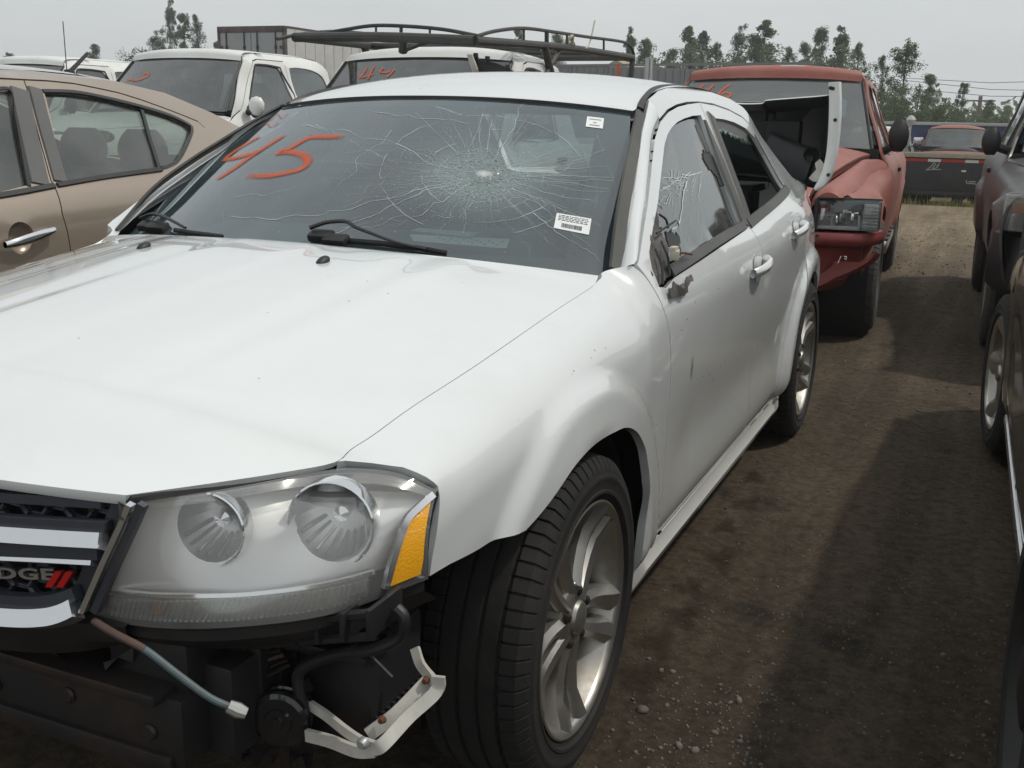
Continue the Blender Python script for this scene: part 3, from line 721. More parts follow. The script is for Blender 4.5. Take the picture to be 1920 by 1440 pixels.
# --- roof, glass, bonnet
roof_e = [(.600, 1.066, 1.358), (.598, 1.10, 1.364), (.588, 1.20, 1.391), (.575, 1.36, 1.420), (.566, 1.55, 1.438), (.562, 1.80, 1.447), (.558, 2.1, 1.443), (.552, 2.35, 1.420), (.545, 2.5, 1.388)]
roof_b = [(0, -.075, .034), (0, -.075, .040), (0, -.06, .044), (0, -.04, .046), (0, -.02, .047), (0, 0, .046), (0, .02, .043), (0, .05, .036), (0, .09, .025)]
e_, b_ = smooth_rows(roof_e, roof_b, 4)
loft_sym('roof', e_, b_, W_, car, 36, 2.3, inner='headliner')
lip_e = [(.602, 1.063, 1.3565), (.602, 1.068, 1.349)]
loft_sym('roof_front_edge', lip_e, [(0, -.0755, .034)]*2, 'grey_plastic', car, 36, 2.3)
WB, WT = Vector((.752, .50, .972)), Vector((.592, 1.068, 1.352))
def ws(u, v):                               # windshield: u -1..1 across, v 0..1 base to top
    e = WB.lerp(WT, v)+Vector((.010, 0, .012))*math.sin(math.pi*v)
    w = 1-abs(u)**2.2
    return Vector((e.x*u, e.y, e.z))+Vector((0, -.275, .012)).lerp(Vector((0, -.075, .034)), v)*w
WOUT = (0, -.6, .8)
def wn_(u, v): return nrm_of(ws, u, v, WOUT)
wsv = MB(); nu, nv_ = 48, 30
rows = [[ws(1-2*j/nu, i/nv_) for j in range(nu+1)] for i in range(nv_+1)]; wsv.grid(rows)
shield = wsv.build('windshield', 'ws_glass', car, 60)
fr = MB(); fr_rows = []
def frit(u0, u1, v0, v1, k, l):
    fr.grid([[ws(lerp(u0, u1, j/k), lerp(v0, v1, i/l))-wn_(0, .5)*.004 for j in range(k+1)] for i in range(l+1)])
frit(-1, 1, .955, 1, 40, 2); frit(-1, 1, 0, .085, 40, 2); frit(-1, -.905, .085, .955, 3, 20); frit(.86, 1, .085, .955, 3, 20)
pbr('frit', (.085, .085, .095), .35)
fr.build('ceramic_border', 'frit', shield, 60)
for mir in (1,):
    pass
loft_sym('rear_window', *smooth_rows([(.545, 2.515, 1.380), (.60, 2.78, 1.24), (.665, 3.07, 1.092)], [(0, .10, .02), (0, .11, .02), (0, .09, .015)], 5), 'far_glass', car, 20)
loft_sym('trunk_lid', *smooth_rows([(.70, 3.09, 1.085), (.715, 3.3, 1.072), (.70, 3.6, 1.062), (.68, 3.72, 1.05), (.66, 3.76, 1.0), (.66, 3.78, .80)], [(0, .10, .022), (0, .10, .028), (0, .10, .028), (0, .11, .026), (0, .11, .02), (0, .11, 0)], 4), W_, car, 20)
loft_sym('rear_bumper', *smooth_rows([(.772, 3.40, .84), (.765, 3.55, .80), (.77, 3.72, .78), (.73, 3.80, .70), (.74, 3.80, .45), (.74, 3.70, .30)], [(0, .02, 0), (0, .06, 0), (0, .11, 0), (0, .12, 0), (0, .12, 0), (0, .10, 0)], 4), W_, car, 16)
for s_ in (1, -1):
    lp = MB(); lp.grid([[Vector((s_*x, y, z)) for x, y in ((.52, 3.86), (.62, 3.82), (.69, 3.74), (.735, 3.60))] for z in (.80, .88, .98)]); lp.build('tail_lamp', 'tape_red', car)
def hood_detail(t, f, q):
    a = abs(t); fade = sstep(0, .12, f)*(1-sstep(.55, .95, f))
    z = .003*math.exp(-((a-.60)/.05)**2) + .0075*sstep(.62, .48, a)*0
    z += .0045*(1-sstep(.42, .54, a)) + .0025*(1-sstep(.12, .20, a))
    return (0, 0, z*fade)
e_, b_ = he_s, hb_s
loft_sym('hood', e_, b_, W_, car, 90, 2.5, detail=hood_detail, inner='interior_dark', inner_off=.03, drop=.009)
hood_rows = loft_sym('x', e_, b_, None, None, 90, 2.5, detail=hood_detail, uv_only=True)
def hood_at(x, y):
    best = min((q for r_ in hood_rows for q in r_), key=lambda q: (q.x-x)**2+(q.y-y)**2); return best
for px, py in ((610, 494), (274, 464)):
    c = None
    best = min((q for r_ in hood_rows for q in r_), key=lambda q: (proj(q)[0]-px)**2+(proj(q)[1]-py)**2); c = best
    nz = MB(); rows = []
    for i in range(7):
        t = i/6; rr = .0135*math.sqrt(max(0.001, 1-t*t)); rows.append([c+Vector((rr*math.cos(a)*.9, -.004+rr*1.5*math.sin(a)+.010*t, .014*t-.001)) for a in [2*math.pi*k/16 for k in range(17)]])
    nz.grid(rows); nz.build('washer_nozzle', 'black_plastic', car, 60)
# cowl and wipers
cw = MB(); rows = []
for j in range(31):
    t = 1-2*j/30; w = 1-abs(t)**2.3
    rows.append([Vector((.748*t, .43-.165*w, .953+.040*w)), Vector((.748*t, .455-.20*w, .962+.035*w)), Vector((.752*t, .50-.24*w, .965+.022*w)), Vector((.752*t, .56-.24*w, .955+.02*w))])
cw.grid(rows); cw.build('cowl_panel', 'black_plastic', car)
def wiper(pts_px, hub_px, blade_px):
    o_ = MB(); pts = []
    for px, py, lift in pts_px:
        u, v = on(ws, px, py, 0, .1); pts.append(ws(u, v)+wn_(u, v)*lift)
    o_.tube(spl(pts, 5), [lerp(.008, .0045, i/(len(pts)*5-5)) for i in range(len(pts)*5-4)], 8, flat=.7)
    for px, py in hub_px:
        u, v = on(ws, px, py, 0, .05); o_.box(ws(u, v)+wn_(u, v)*.012, (.065, .036, .022), rot=Matrix.Rotation(R(25), 3, 'X'), bev=.008)
    bl = []
    for px, py in blade_px:
        u, v = on(ws, px, py, 0, .05); bl.append(ws(u, v)+wn_(u, v)*.008)
    o_.tube(bl, .0045, 6, flat=1.5)
    o_.build('wiper', 'black_plastic', car, 50)
wiper([(588, 446, .03), (620, 439, .035), (655, 438, .036), (672, 447, .034), (700, 456, .03), (745, 468, .022), (800, 477, .016)], [(605, 450), (632, 458)], [(640, 455), (720, 462), (790, 471), (838, 480)])
wiper([(278, 424, .03), (300, 420, .035), (318, 424, .035), (335, 431, .03), (355, 439, .02)], [(285, 430), (300, 433)], [(330, 436), (360, 441), (420, 449)])

# --- cracks in the windshield: radial runs from the blow, rings of crush, grit glints
def W(px, py): return on(ws, px, py, .2, .5)
c0 = W(905, 327)
def wsp(u, v, l=.0012): return ws(u, v)+wn_(u, v)*l
cv, cfaces = [], []
def crack(pts, w0, w1):
    k = len(pts); b = len(cv)
    for i, (u, v) in enumerate(pts):
        p = wsp(u, v); a = wsp(*pts[max(0, i-1)]); c = wsp(*pts[min(k-1, i+1)]); d = (c-a).normalized(); n = wn_(u, v); s_ = d.cross(n); w = lerp(w0, w1, i/(k-1))*rnd.uniform(.4, 1.5)
        cv.extend([p-s_*w, p+s_*w])
    for i in range(k-1): cfaces.append((b+2*i, b+2*i+1, b+2*i+3, b+2*i+2))
def walk(px, py, tx, ty, n, jit):
    pts = []
    ox = oy = 0
    for i in range(n+1):
        t = i/n; ox += rnd.gauss(0, jit); oy += rnd.gauss(0, jit); k = math.sin(math.pi*t)*.7+.3*t
        u, v = W(px+(tx-px)*t+ox*k, py+(ty-py)*t+oy*k)
        if abs(u) > .98 or not .05 < v < .99: break
        pts.append((u, v))
    return pts if len(pts) > 2 else None
def add_walk(a, b, n=12, jit=1.6, w=.0009):
    w *= rnd.choice((.35, .5, .7, 1.0, 1.5)); jit *= rnd.uniform(.8, 1.9)
    p = walk(*a, *b, n, jit)
    if p: crack(p, w, w*.5)
ctr = (905, 330)
for i in range(70):
    a = rnd.uniform(0, 2*math.pi); r0 = rnd.uniform(45, 85); r1 = r0+rnd.uniform(40, 150)*(1.4 if abs(math.cos(a)) > .6 else .8)
    add_walk((ctr[0]+r0*1.2*math.cos(a), ctr[1]+r0*.7*math.sin(a)), (ctr[0]+r1*1.25*math.cos(a), ctr[1]+r1*.75*math.sin(a)), 8, 1.4, .0005)
for t in [(1010, 208), (985, 205), (905, 190), (1140, 300), (1150, 340), (1120, 420), (1075, 480), (1000, 490), (900, 480), (830, 440), (720, 430), (660, 430), (590, 425), (560, 470), (440, 390), (420, 330), (600, 310), (640, 300), (560, 240), (700, 270), (820, 200), (1060, 400), (1110, 460), (690, 330), (640, 390)]:
    add_walk(ctr, t, 30, 3.0, .0008)
for a, b in [((735, 245), (640, 345)), ((740, 300), (650, 400)), ((760, 280), (690, 380)), ((905, 215), (880, 300)), ((1130, 360), (1075, 395)), ((1040, 330), (1140, 280)), ((1090, 270), (1100, 400)), ((1120, 255), (1160, 480)), ((640, 430), (840, 400)), ((1000, 400), (1120, 490)), ((420, 395), (390, 470)), ((415, 345), (420, 395)), ((560, 235), (650, 255)), ((500, 240), (560, 225)), ((440, 370), (560, 345)), ((600, 275), (760, 285)), ((650, 260), (750, 320)), ((700, 150+60), (880, 230))]:
    add_walk(a, b, 18, 2.6, .0007)
for i in range(46):                        # ring fragments
    a = rnd.uniform(0, 2*math.pi); r = rnd.choice([70, 95, 125, 160]); p = []
    for k in range(7):
        t = a+k*.07; p.append(W(ctr[0]+r*1.2*math.cos(t)+rnd.gauss(0, 1), ctr[1]+r*.7*math.sin(t)+rnd.gauss(0, 1)))
    if all(abs(q[0]) < .97 and .06 < q[1] < .98 for q in p): crack(p, .0006, .0004)
mesh('cracks', cv, cfaces, 'crack_white', shield, None, kind='stuff')
gv, gf = [], []                            # loose grit of glass caught in the breaks
for i in range(620):
    a = rnd.uniform(0, 2*math.pi); r = abs(rnd.gauss(0, 120)); px, py = ctr[0]+r*1.25*math.cos(a)-20, ctr[1]+r*.7*math.sin(a)
    if rnd.random() < .15: px, py = rnd.uniform(440, 1140), rnd.uniform(215, 480)
    if not (390 < px < 1150 and 200 < py < 490): continue
    u, v = W(px, py)
    if abs(u) > .95 or not .08 < v < .97: continue
    p = wsp(u, v, .001); s_ = rnd.uniform(.0006, .0018); b = len(gv)
    gv += [p+Vector((rnd.uniform(-s_, s_), rnd.uniform(-s_, s_), rnd.uniform(-s_, s_))) for _ in range(4)]; gf += [(b, b+1, b+2), (b, b+2, b+3), (b, b+3, b+1), (b+1, b+2, b+3)]
pbr('glass_grit', (.75, .8, .78), .05, spec=1, coat=1, coat_rough=.02)
mesh('glass_grit', gv, gf, 'glass_grit', shield, None, kind='stuff')
cvv, cff, cal = [], [], []                 # crazed zone: thousands of tiny tilted fragments
for ring in range(26):
    for k in range(84):
        a = 2*math.pi*(k+rnd.random())/84; r = 2+ring*3.0+rnd.uniform(-1.5, 1.5)
        if rnd.random() < (ring/26)**2.2: continue
        px, py = ctr[0]+r*1.22*math.cos(a), ctr[1]+r*.70*math.sin(a); u, v = W(px, py); p = wsp(u, v, .0005); n = wn_(u, v)
        t1 = n.orthogonal().normalized(); t2 = n.cross(t1); s_ = rnd.uniform(.0016, .0038); b = len(cvv); ang = rnd.uniform(0, 6.28)
        for q in range(4):
            aa = ang+q*math.pi/2+rnd.uniform(-.5, .5); cvv.append(p+(t1*math.cos(aa)+t2*math.sin(aa))*s_+n*rnd.uniform(.0002, .0022))
        cff.append((b, b+1, b+2, b+3))
mesh('crushed_glass', cvv, cff, 'crush', shield, None, kind='stuff')
hv, hf, ha = [], [], []                    # whitened heart of the blow
for ring, rr in enumerate((0, 8, 16, 24)):
    for k in range(24):
        a = 2*math.pi*k/24; u, v = W(905+rr*1.25*math.cos(a)+ring*2, 327+rr*.62*math.sin(a)*(1.0 if math.sin(a) > 0 else .8)); hv.append(wsp(u, v, .0035-.001*ring)); ha.append((.75, .6, .28, 0)[ring])
for r_ in range(3):
    for k in range(24): hf.append((r_*24+k, r_*24+(k+1) % 24, (r_+1)*24+(k+1) % 24, (r_+1)*24+k))
mesh('impact_point', hv, hf, 'core_white', shield, None, alpha=ha)
fv, ff, fa = [], [], []
for ring, rr in enumerate((0, 32, 60, 98, 150)):
    for k in range(32):
        a = 2*math.pi*k/32; u, v = W(905+rr*1.25*math.cos(a), 330+rr*.62*math.sin(a)); fv.append(wsp(u, v, .0008)); fa.append((.75, .70, .48, .16, 0)[ring])
for r_ in range(4):
    for k in range(32): ff.append((r_*32+k, r_*32+(k+1) % 32, (r_+1)*32+(k+1) % 32, (r_+1)*32+k))
mesh('frosted_glass', fv, ff, 'frost', shield, None, alpha=fa)
# spray-painted 45
def ws_strokes(name, lines, hw, m):
    V, F, A = [], [], []
    for ln in lines:
        pts = [W(*q) for q in spl(ln, 6)]; stroke(V, F, A, [wsp(u, v, .0004) for u, v in pts], [wn_(u, v) for u, v in pts], hw, .0016)
    mesh(name, V, F, m, shield, None, alpha=A)
ws_strokes('painted_number', [[(487, 256), (470, 266), (447, 280), (424, 298), (445, 296), (490, 284)], [(533, 254), (500, 275), (468, 296), (440, 316), (406, 338)],
    [(645, 257), (610, 257), (585, 258), (567, 265), (545, 278), (523, 287), (545, 286), (570, 292), (577, 304), (565, 317), (540, 324), (505, 330), (462, 330)]], .0185, 'spray_orange')
ws_strokes('painted_scribble', [[(505, 228), (520, 215), (528, 222), (540, 212)], [(485, 240), (500, 232), (508, 238), (522, 230), (512, 240)]], .005, 'spray_faint')
# stickers
def ws_card(name, q, m, lift=.0010, rows=(), bars=None, parent=None, inkm='ink_grey'):
    o_ = MB(); c = [wsp(*W(*p), lift) for p in q]; n = wn_(*W(*q[0])); o_.prism(c, n*.0006); s_ = o_.build(name, m, parent or shield)
    k = MB()
    def bil(a, b): return c[0].lerp(c[1], a).lerp(c[3].lerp(c[2], a), b)
    for a0, a1, b0, b1 in rows: k.prism([bil(a0, b0), bil(a1, b0), bil(a1, b1), bil(a0, b1)], n*.0012)
    if k.v: k.build('sticker_print', inkm, parent or shield)
    return s_
lines = []
for i, b in enumerate((.10, .20, .30, .40)):
    a = .07
    while a < .9:
        l_ = rnd.uniform(.04, .12); lines.append((a, min(.93, a+l_), b, b+.035)); a += l_+.025
a = .2
while a < .78: w_ = rnd.choice([.006, .012, .018]); lines.append((a, a+w_, .60, .86)); a += w_+rnd.choice([.008, .014])
ws_card('barcode_sticker', [(1044, 400), (1109, 411), (1104, 441), (1038, 428)], 'paper', rows=lines, inkm='ink')
ws_card('inspection_sticker', [(1101, 219), (1132.5, 222.5), (1130, 242), (1098, 238)], 'paper', rows=[(.15, .85, .2, .27), (.4, .6, .5, .58), (.2, .8, .75, .83)])

# --- headlamps
TL = [(.547, -.868, .818), (.62, -.752, .815), (.690, -.628, .814), (.745, -.605, .818), (.795, -.582, .810), tuple(at(819, 919, y=-.560))]
BL = [(.466, -.876, .631), (.575, -.862, .636), (.68, -.815, .641), (.775, -.735, .647), tuple(at(803, 1086, y=-.598))]
def curve01(pts):
    q = spl(pts, 12)
    def f(s):
        s = min(1, max(0, s))*(len(q)-1); i = min(int(s), len(q)-2); return q[i].lerp(q[i+1], s-i)
    return f
tl, bl_ = curve01(TL), curve01(BL)
def lens(s, v): return bl_(s).lerp(tl(s), v)+Vector((.006, -.036, .018))*(4*v*(1-v))*(.45+.55*math.sin(math.pi*min(1, max(0, s))))
LOUT = (.4, -.8, .3)
def ln_(s, v): return nrm_of(lens, min(.995, max(.005, s)), v, LOUT)
def Lp(px, py): return on(lens, px, py, .5, .5)
for mir in (False, True):
    S = -1 if mir else 1
    def mm(q): return Vector((S*q.x, q.y, q.z))
    lamp = hold('headlight', car)
    def lgrid(name, m, off, s0=0, s1=1, v0=0, v1=1, k=40, l=14, shift=Vector((0, 0, 0)), par=None, f=None):
        o_ = MB(); o_.grid([[mm(lens(lerp(s0, s1, j/k), lerp(v0, v1, i/l))-ln_(lerp(s0, s1, j/k), lerp(v0, v1, i/l))*off+shift) for j in range(k+1)] for i in range(l+1)])
        return o_.build(name, m, par or lamp, 60)
    lgrid('lens', 'lamp_lens', 0)
    lgrid('lower_signal_lens', 'ribbed_lens', .008, .03, .84, .03, .17, 60, 3)
    lgrid('upper_light_guide', 'ribbed_lens', .005, .01, .99, .905, .985, 60, 3)
    rb = MB()
    for i in range(46):
        s = lerp(.05, .83, i/45); rb.tube([mm(lens(s, .035)-ln_(s, .05)*.006), mm(lens(s, .165)-ln_(s, .15)*.006)], .0028, 6)
    for i in range(60):
        s = lerp(.52, .985, i/59); rb.tube([mm(lens(s, .91)-ln_(s, .9)*.004), mm(lens(s, .98)-ln_(s, .97)*.004)], .0011, 4)
    rb.build('lens_ribs', 'ribbed_lens', lamp)
    lgrid('signal_backing', 'silver_plastic', .03, .02, .86, .0, .2, 30, 3)
    bu = MB(); q = lens(.20, .1)-ln_(.2, .1)*.018; bu.lathe([(-.012, 0), (-.010, .008), (.01, .011), (.012, 0)], 12, 'x', c=mm(q)); bu.build('signal_bulb', 'amber_bulb', lamp)
    # housing with two holes for the bowls
    dz = .038
    def hs(s, v): return lens(s, v)-ln_(s, v)*dz*min(1, 4*s*(1-s)+.35)
    bowls = [(394, 990, .053, .10), (624, 980, .062, .13)]
    holes = []; cen = []
    for bx, by, rr, dd in bowls:
        s, v = on(hs, bx, by, .4, .6); c = hs(s, v); cen.append((c, rr, dd))
        pl = []
        for k in range(22):
            a = 2*math.pi*k/22; tp = proj(c+Vector((.90*rr*math.cos(a)+.0, -.25*rr*math.cos(a)*-1, rr*math.sin(a)))); pl.append(on(hs, *tp, s, v))
        holes.append([(q[0], min(.93, max(.2, q[1]))) for q in pl])
    def hn(s, v): return nrm_of(hs, min(.99, max(.01, s)), v, LOUT)
    sheet('housing', [(.0, .16), (.0, .97), (.5, .98), (1, .97), (1, .16), (.5, .16)], hs, hn, 'silver_plastic', lamp, holes=holes, step=.04, flange=.02, mirror=mir)
    for (c, rr, dd), nm in zip(cen, ('low', 'high')):
        ax = Vector((.27, -.96, .05)).normalized(); q0 = Vector((0, 0, 1)); sx = ax.cross(q0).normalized(); sz = sx.cross(ax)
        def ring(prof, m, name, seg=36):
            o_ = MB(); o_.grid([[mm(c+ax*a+(sx*math.cos(2*math.pi*k/seg)+sz*math.sin(2*math.pi*k/seg))*r) for k in range(seg+1)] for a, r in prof]); o_.build(name, m, lamp, 40)
        ring([(.010, rr*1.0), (.014, rr*1.03), (.012, rr*1.07), (-.004, rr*1.08), (-.02, rr*1.07)], 'chrome', 'bezel_ring')
        ring([(.010, rr*1.0), (-.01, rr*.97), (-.03, rr*.93), (-.055, rr*.80), (-.085, rr*.55), (-.10, rr*.2), (-.10, .001)], 'reflector', 'reflector_bowl')
        # fluted lower step and bulb shield
        fl = MB()
        for k in range(9):
            a = R(200+k*17); p0 = c+ax*(-.018)+(sx*math.cos(a)+sz*math.sin(a))*rr*.955; p1 = c+ax*(-.075)+(sx*math.cos(a)+sz*math.sin(a))*rr*.6
            fl.tube([mm(p0), mm(p1)], .003, 5, caps=False)
        fl.build('reflector_flutes', 'chrome_sat', lamp)
        ring([(-.10, .014), (-.05, .014), (-.042, .012), (-.036, .0)], 'chrome', 'bulb_cap', 16)
    ribbon('chrome_strip', [mm(lens(s, .185)-ln_(s, .19)*.018) for s in [.02+.84*i/24 for i in range(25)]], [mm(ln_(s, .19)) for s in [.02+.84*i/24 for i in range(25)]], .0035, .003, 'chrome', lamp)
    # amber side reflector with bright frame
    poly = [Lp(*q) for q in ((722, 1103), (736, 1050), (752, 1000), (764, 975), (785, 955), (810, 934), (805, 985), (795, 1060), (788, 1076))]
    poly = [(min(.985, a), max(.02, b)) for a, b in poly]
    sheet('amber_reflector', poly, lambda s, v: lens(s, v)+ln_(s, v)*.0015, ln_, 'amber', lamp, step=.03, flange=.012, mirror=mir)
    fr_px = [Lp(*q) for q in ((722, 1103), (736, 1050), (752, 1000), (764, 972), (785, 951), (812, 928))]
    pts = spl([(*q, 0) for q in fr_px], 5); ribbon('reflector_frame', [mm(lens(q[0], q[1])+ln_(q[0], q[1])*.001) for q in pts], [mm(ln_(q[0], q[1])) for q in pts], .006, .004, 'chrome_sat', lamp)
    # seal round the lamp
    per = [(s, 0) for s in [i/20 for i in range(21)]]+[(1, v) for v in (.25, .5, .75)]+[(s, 1) for s in [1-i/20 for i in range(21)]]+[(0, v) for v in (.75, .5, .25)]
    o_ = MB(); o_.tube([mm(lens(s, v)-ln_(s, v)*.012) for s, v in per], .0075, 6, closed=True); o_.build('lamp_seal', 'black_plastic', lamp)
    o_ = MB(); o_.grid([[mm(lens(i/20, 0)-ln_(i/20, .02)*.01+Vector((0, .0, -.001-.022*j))) for i in range(21)] for j in range(2)]); o_.grid([[mm(lens(i/20, 0)-ln_(i/20, .02)*.01+Vector((0, .02*j, -.023-.015*j))) for i in range(21)] for j in range(3)]); o_.build('lamp_case', 'black_plastic', lamp)
    o_ = MB(); o_.grid([[mm(lens(i/16, j/5)+Vector((-.03, .17, -.01))) for i in range(17)] for j in range(6)]); o_.build('lamp_back', 'black_plastic', lamp)

# --- grille
def gr(x, z): return Vector((x, -.958+.30*x*x+.0, z))
def G_(px, py): return on(gr, px, py, .4, .75)
pbr('grille_plastic', (.038, .042, .055), .38, coat=.2, dirt=DUST, dirt_amt=.15, dscale=6)
grille = hold('grille', car)
outl = [G_(*q) for q in ((-200, 905), (0, 920), (120, 928), (240, 934), (258, 938), (232, 1000), (200, 1065), (172, 1130), (150, 1160), (80, 1172), (0, 1172), (-200, 1165))]
full = [(max(0, a) if a < .25 else a, b) for a, b in outl]
xr = [q for q in outl if q[0] > .28]
poly = [(q[0], q[1]) for q in xr]; poly = poly+[(-a, b) for a, b in poly[::-1]]
sheet('back_panel', poly, lambda x, z: gr(x, z)+Vector((0, .045, 0)), lambda x, z: Vector((0, -1, 0)), 'interior_dark', grille, step=.06, flange=0)
def bar_px(name, pts, hw, th, m, out=.0, mirror_full=True, sec=8):
    q = [gr(*G_(*p)) for p in pts]; q = [v+Vector((0, -out, 0)) for v in q]
    q.sort(key=lambda v: v.x)
    xs = Pchip([(v.x, v.z) for v in q]); x0, x1 = q[0].x, q[-1].x
    left = [Vector((x, gr(x, 0).y-out, xs(x))) for x in [lerp(x0, x1, i/14) for i in range(15)]]
    mid = [Vector((lerp(-x0, x0, i/8), gr(lerp(-x0, x0, i/8), 0).y-out, left[0].z)) for i in range(1, 8)]
    path = [Vector((-v.x, v.y, v.z)) for v in left[::-1]]+mid+left
    ribbon(name, path, [Vector((0, -.90, .42) if 'chrome' in name else (0, -1, .1))]*len(path), hw, th, m, grille)
bar_px('chrome_bar', [(0, 996), (100, 1003), (206, 1009)], .0125, .010, 'chrome_sat', .012)
bar_px('chrome_bar', [(0, 1040), (100, 1045), (188, 1050)], .0048, .008, 'chrome_sat', .010)
bar_px('chrome_bar', [(0, 1148), (60, 1152), (110, 1150), (140, 1142), (158, 1133)], .0145, .012, 'chrome_sat', .014)
bar_px('dark_bar', [(0, 974), (100, 980), (205, 986)], .008, .008, 'grille_plastic', .002)
bar_px('dark_bar', [(0, 1024), (100, 1028), (198, 1032)], .011, .010, 'grille_plastic', .006)
bar_px('dark_bar', [(0, 1122), (60, 1126), (110, 1122), (150, 1110)], .011, .008, 'grille_plastic', .004)
bar_px('dark_bar', [(0, 938), (100, 944), (180, 949)], .008, .004, 'grille_plastic', -.012)
for S in (1, -1):
    q = [gr(*G_(*p)) for p in ((257, 940), (240, 980), (212, 1040), (190, 1090), (168, 1140))]
    pts = [Vector((S*v.x, v.y-.012, v.z)) for v in spl(q, 4)]
    ribbon('grille_edge_trim', pts, Vector((S*.35, -1, .05)), .0045, .008, 'chrome_sat', grille)
    pts2 = [Vector((S*(v.x+.014), v.y-.004, v.z)) for v in spl(q, 4)]; ribbon('grille_side_frame', pts2, Vector((S*.2, -1, 0)), .006, .006, 'grille_plastic', grille)
    pts3 = [Vector((S*(v.x-.022), v.y+.008, v.z)) for v in spl(q, 4)]; ribbon('grille_side_frame', pts3, Vector((S*.2, -1, 0)), .020, .006, 'grille_plastic', grille)
hx = MB()                                   # honeycomb mesh behind the bars
zb = [gr(*G_(0, 920)).z, gr(*G_(0, 978)).z]; zl = [gr(*G_(0, 1060)).z, gr(*G_(0, 1125)).z]
for z0, z1 in ((zb[1]-.005, zb[0]-.014), (zl[1]-.01, zl[0]+.01)):
    r = .022; row = 0; z = z0
    while z < z1:
        x = -.54+(r*1.5 if row % 2 else 0)
        while x < .54:
            lim = lerp(.43, .54, (z-.64)/.18)
            if abs(x) < lim:
                pts = [Vector((x+r*math.cos(R(60*k)), gr(x, 0).y+.026, z+r*.62*math.sin(R(60*k)))) for k in range(7)]
                hx.tube(pts, .0042, 5, caps=False)
            x += r*3
        z += r*.62*.87*1.0; row += 1
hx.build('honeycomb_mesh', 'grille_plastic', grille, kind='stuff')
b0 = gr(*G_(0, 1090)); b1 = gr(*G_(100, 1093)); ux = (b1-b0).normalized()
sz = (gr(*G_(60, 1072))-gr(*G_(60, 1096))).length
o0 = gr(*G_(93, 1093))+Vector((0, -.006, 0))
text_mesh('badge_letters', 'DODGE', sz*1.18, 'chrome_sat', grille, o0+Vector((0, .018, .001)), ux, (0, 0, 1), .003, .0008, 0, 'RIGHT', 1.08, 1.95)
sl = MB()
for dx in (.0, .017):
    a = gr(*G_(84, 1101))+ux*dx+Vector((0, -.0, 0)); h = Vector((0, 0, sz*1.25))+ux*.018
    sl.prism([a+Vector((0, .006, 0)), a+ux*.011+Vector((0, .006, 0)), a+ux*.011+h+Vector((0, .006, 0)), a+h+Vector((0, .006, 0))], Vector((0, -.006, 0)))
sl.build('badge_stripes', 'badge_red', grille)
# black valance below the grille
vl = MB(); rows = []
for j in range(25):
    x = lerp(-.52, .52, j/24); y = gr(x, 0).y; e = 1-abs(x/.52)**6
    rows.append([Vector((x, y+.03, .648)), Vector((x, y+.0, .632)), Vector((x, y+.005, .605)), Vector((x, y+.03, .605-.05*e)), Vector((x, y+.09, .597-.055*e))])
vl.grid(rows); vl.build('lower_valance', 'black_plastic', car)

# --- bare front structure
def fp(px, py, y): return at(px, py, y=y)
bm_ = MB(); bm_.box((0, -.80, .455), (1.16, .085, .115), bev=.012); bm_.box((0, -.805, .515), (1.10, .12, .018), bev=.004); bm_.box((0, -.845, .405), (1.12, .012, .03), bev=.003); bm_.build('bumper_beam', 'steel_dark', car)
for S in (1, -1):
    cc = MB(); cc.box((S*.50, -.77, .545), (.15, .10, .085), bev=.01); cc.box((S*.485, -.80, .60), (.07, .05, .03), bev=.006); cc.box((S*.56, -.66, .47), (.13, .25, .15), bev=.012)
    for k in range(4): cc.box((S*.56, -.72+k*.05, .47), (.14, .008, .16), bev=.002)
    cc.build('crush_box', 'black_plastic', car)
rs = MB(); rs.box((0, -.62, .60), (1.1, .05, .20), bev=.01); rs.box((0, -.60, .36), (1.0, .06, .07), bev=.01)
for k in range(22): rs.box((-.46+k*.042, -.655, .50), (.010, .02, .22), bev=.002)
rs.build('radiator_support', 'interior_dark', car)
cn = MB(); cn.box((0, -.60, .48), (.98, .02, .26)); cn.build('radiator', 'steel_dark', car)
br = MB()                                   # ribbed lamp bracket
a0, a1 = fp(380, 1182, -.73), fp(700, 1150, -.73)
for k in range(8):
    t = k/7; c = a0.lerp(a1, t); br.box(c+Vector((0, .03, -.012)), (.008, .09, .045), bev=.002)
br.tube([a0, a1], .008, 6); br.tube([a0+Vector((0, 0, -.03)), a1+Vector((0, 0, -.035))], .007, 6); br.tube([a0+Vector((0, .08, -.03)), a1+Vector((0, .08, -.03))], .009, 6)
br.build('lamp_bracket', 'black_plastic', car)
tg = MB(); tg.box(fp(359, 1222, -.70), (.022, .004, .034), rot=Matrix.Rotation(R(25), 3, 'Y'), bev=.002); tg.build('part_tag', 'paper', car)
hz = MB(); pp = spl([fp(176, 1164, -.895), fp(215, 1188, -.90), fp(272, 1218, -.90), fp(330, 1262, -.89), fp(390, 1306, -.875), fp(432, 1326, -.86)], 8)
hz.tube(pp[16:], .0052, 10); hz.build('coolant_pipe', 'oxide_green', car)
hz = MB(); hz.tube(pp[:17], .0054, 10); hz.build('coolant_pipe', 'pipe_brown', car)
hz = MB(); hz.tube([fp(428, 1324, -.871), fp(446, 1332, -.865), fp(462, 1338, -.86)], [.009, .011, .008], 10); hz.build('pipe_end', 'lamp_grey', car)
hn_ = MB(); c = fp(530, 1342, -.71); ax = Vector((.25, -.95, .0)).normalized(); sx = ax.cross(Vector((0, 0, 1))).normalized(); sz_ = sx.cross(ax)
prof = [(-.03, .001), (-.03, .036), (-.022, .040), (-.008, .041), (-.006, .038), (.004, .038), (.006, .041), (.014, .040), (.018, .034), (.018, .020), (.022, .018), (.022, .009), (.026, .008), (.026, .001)]
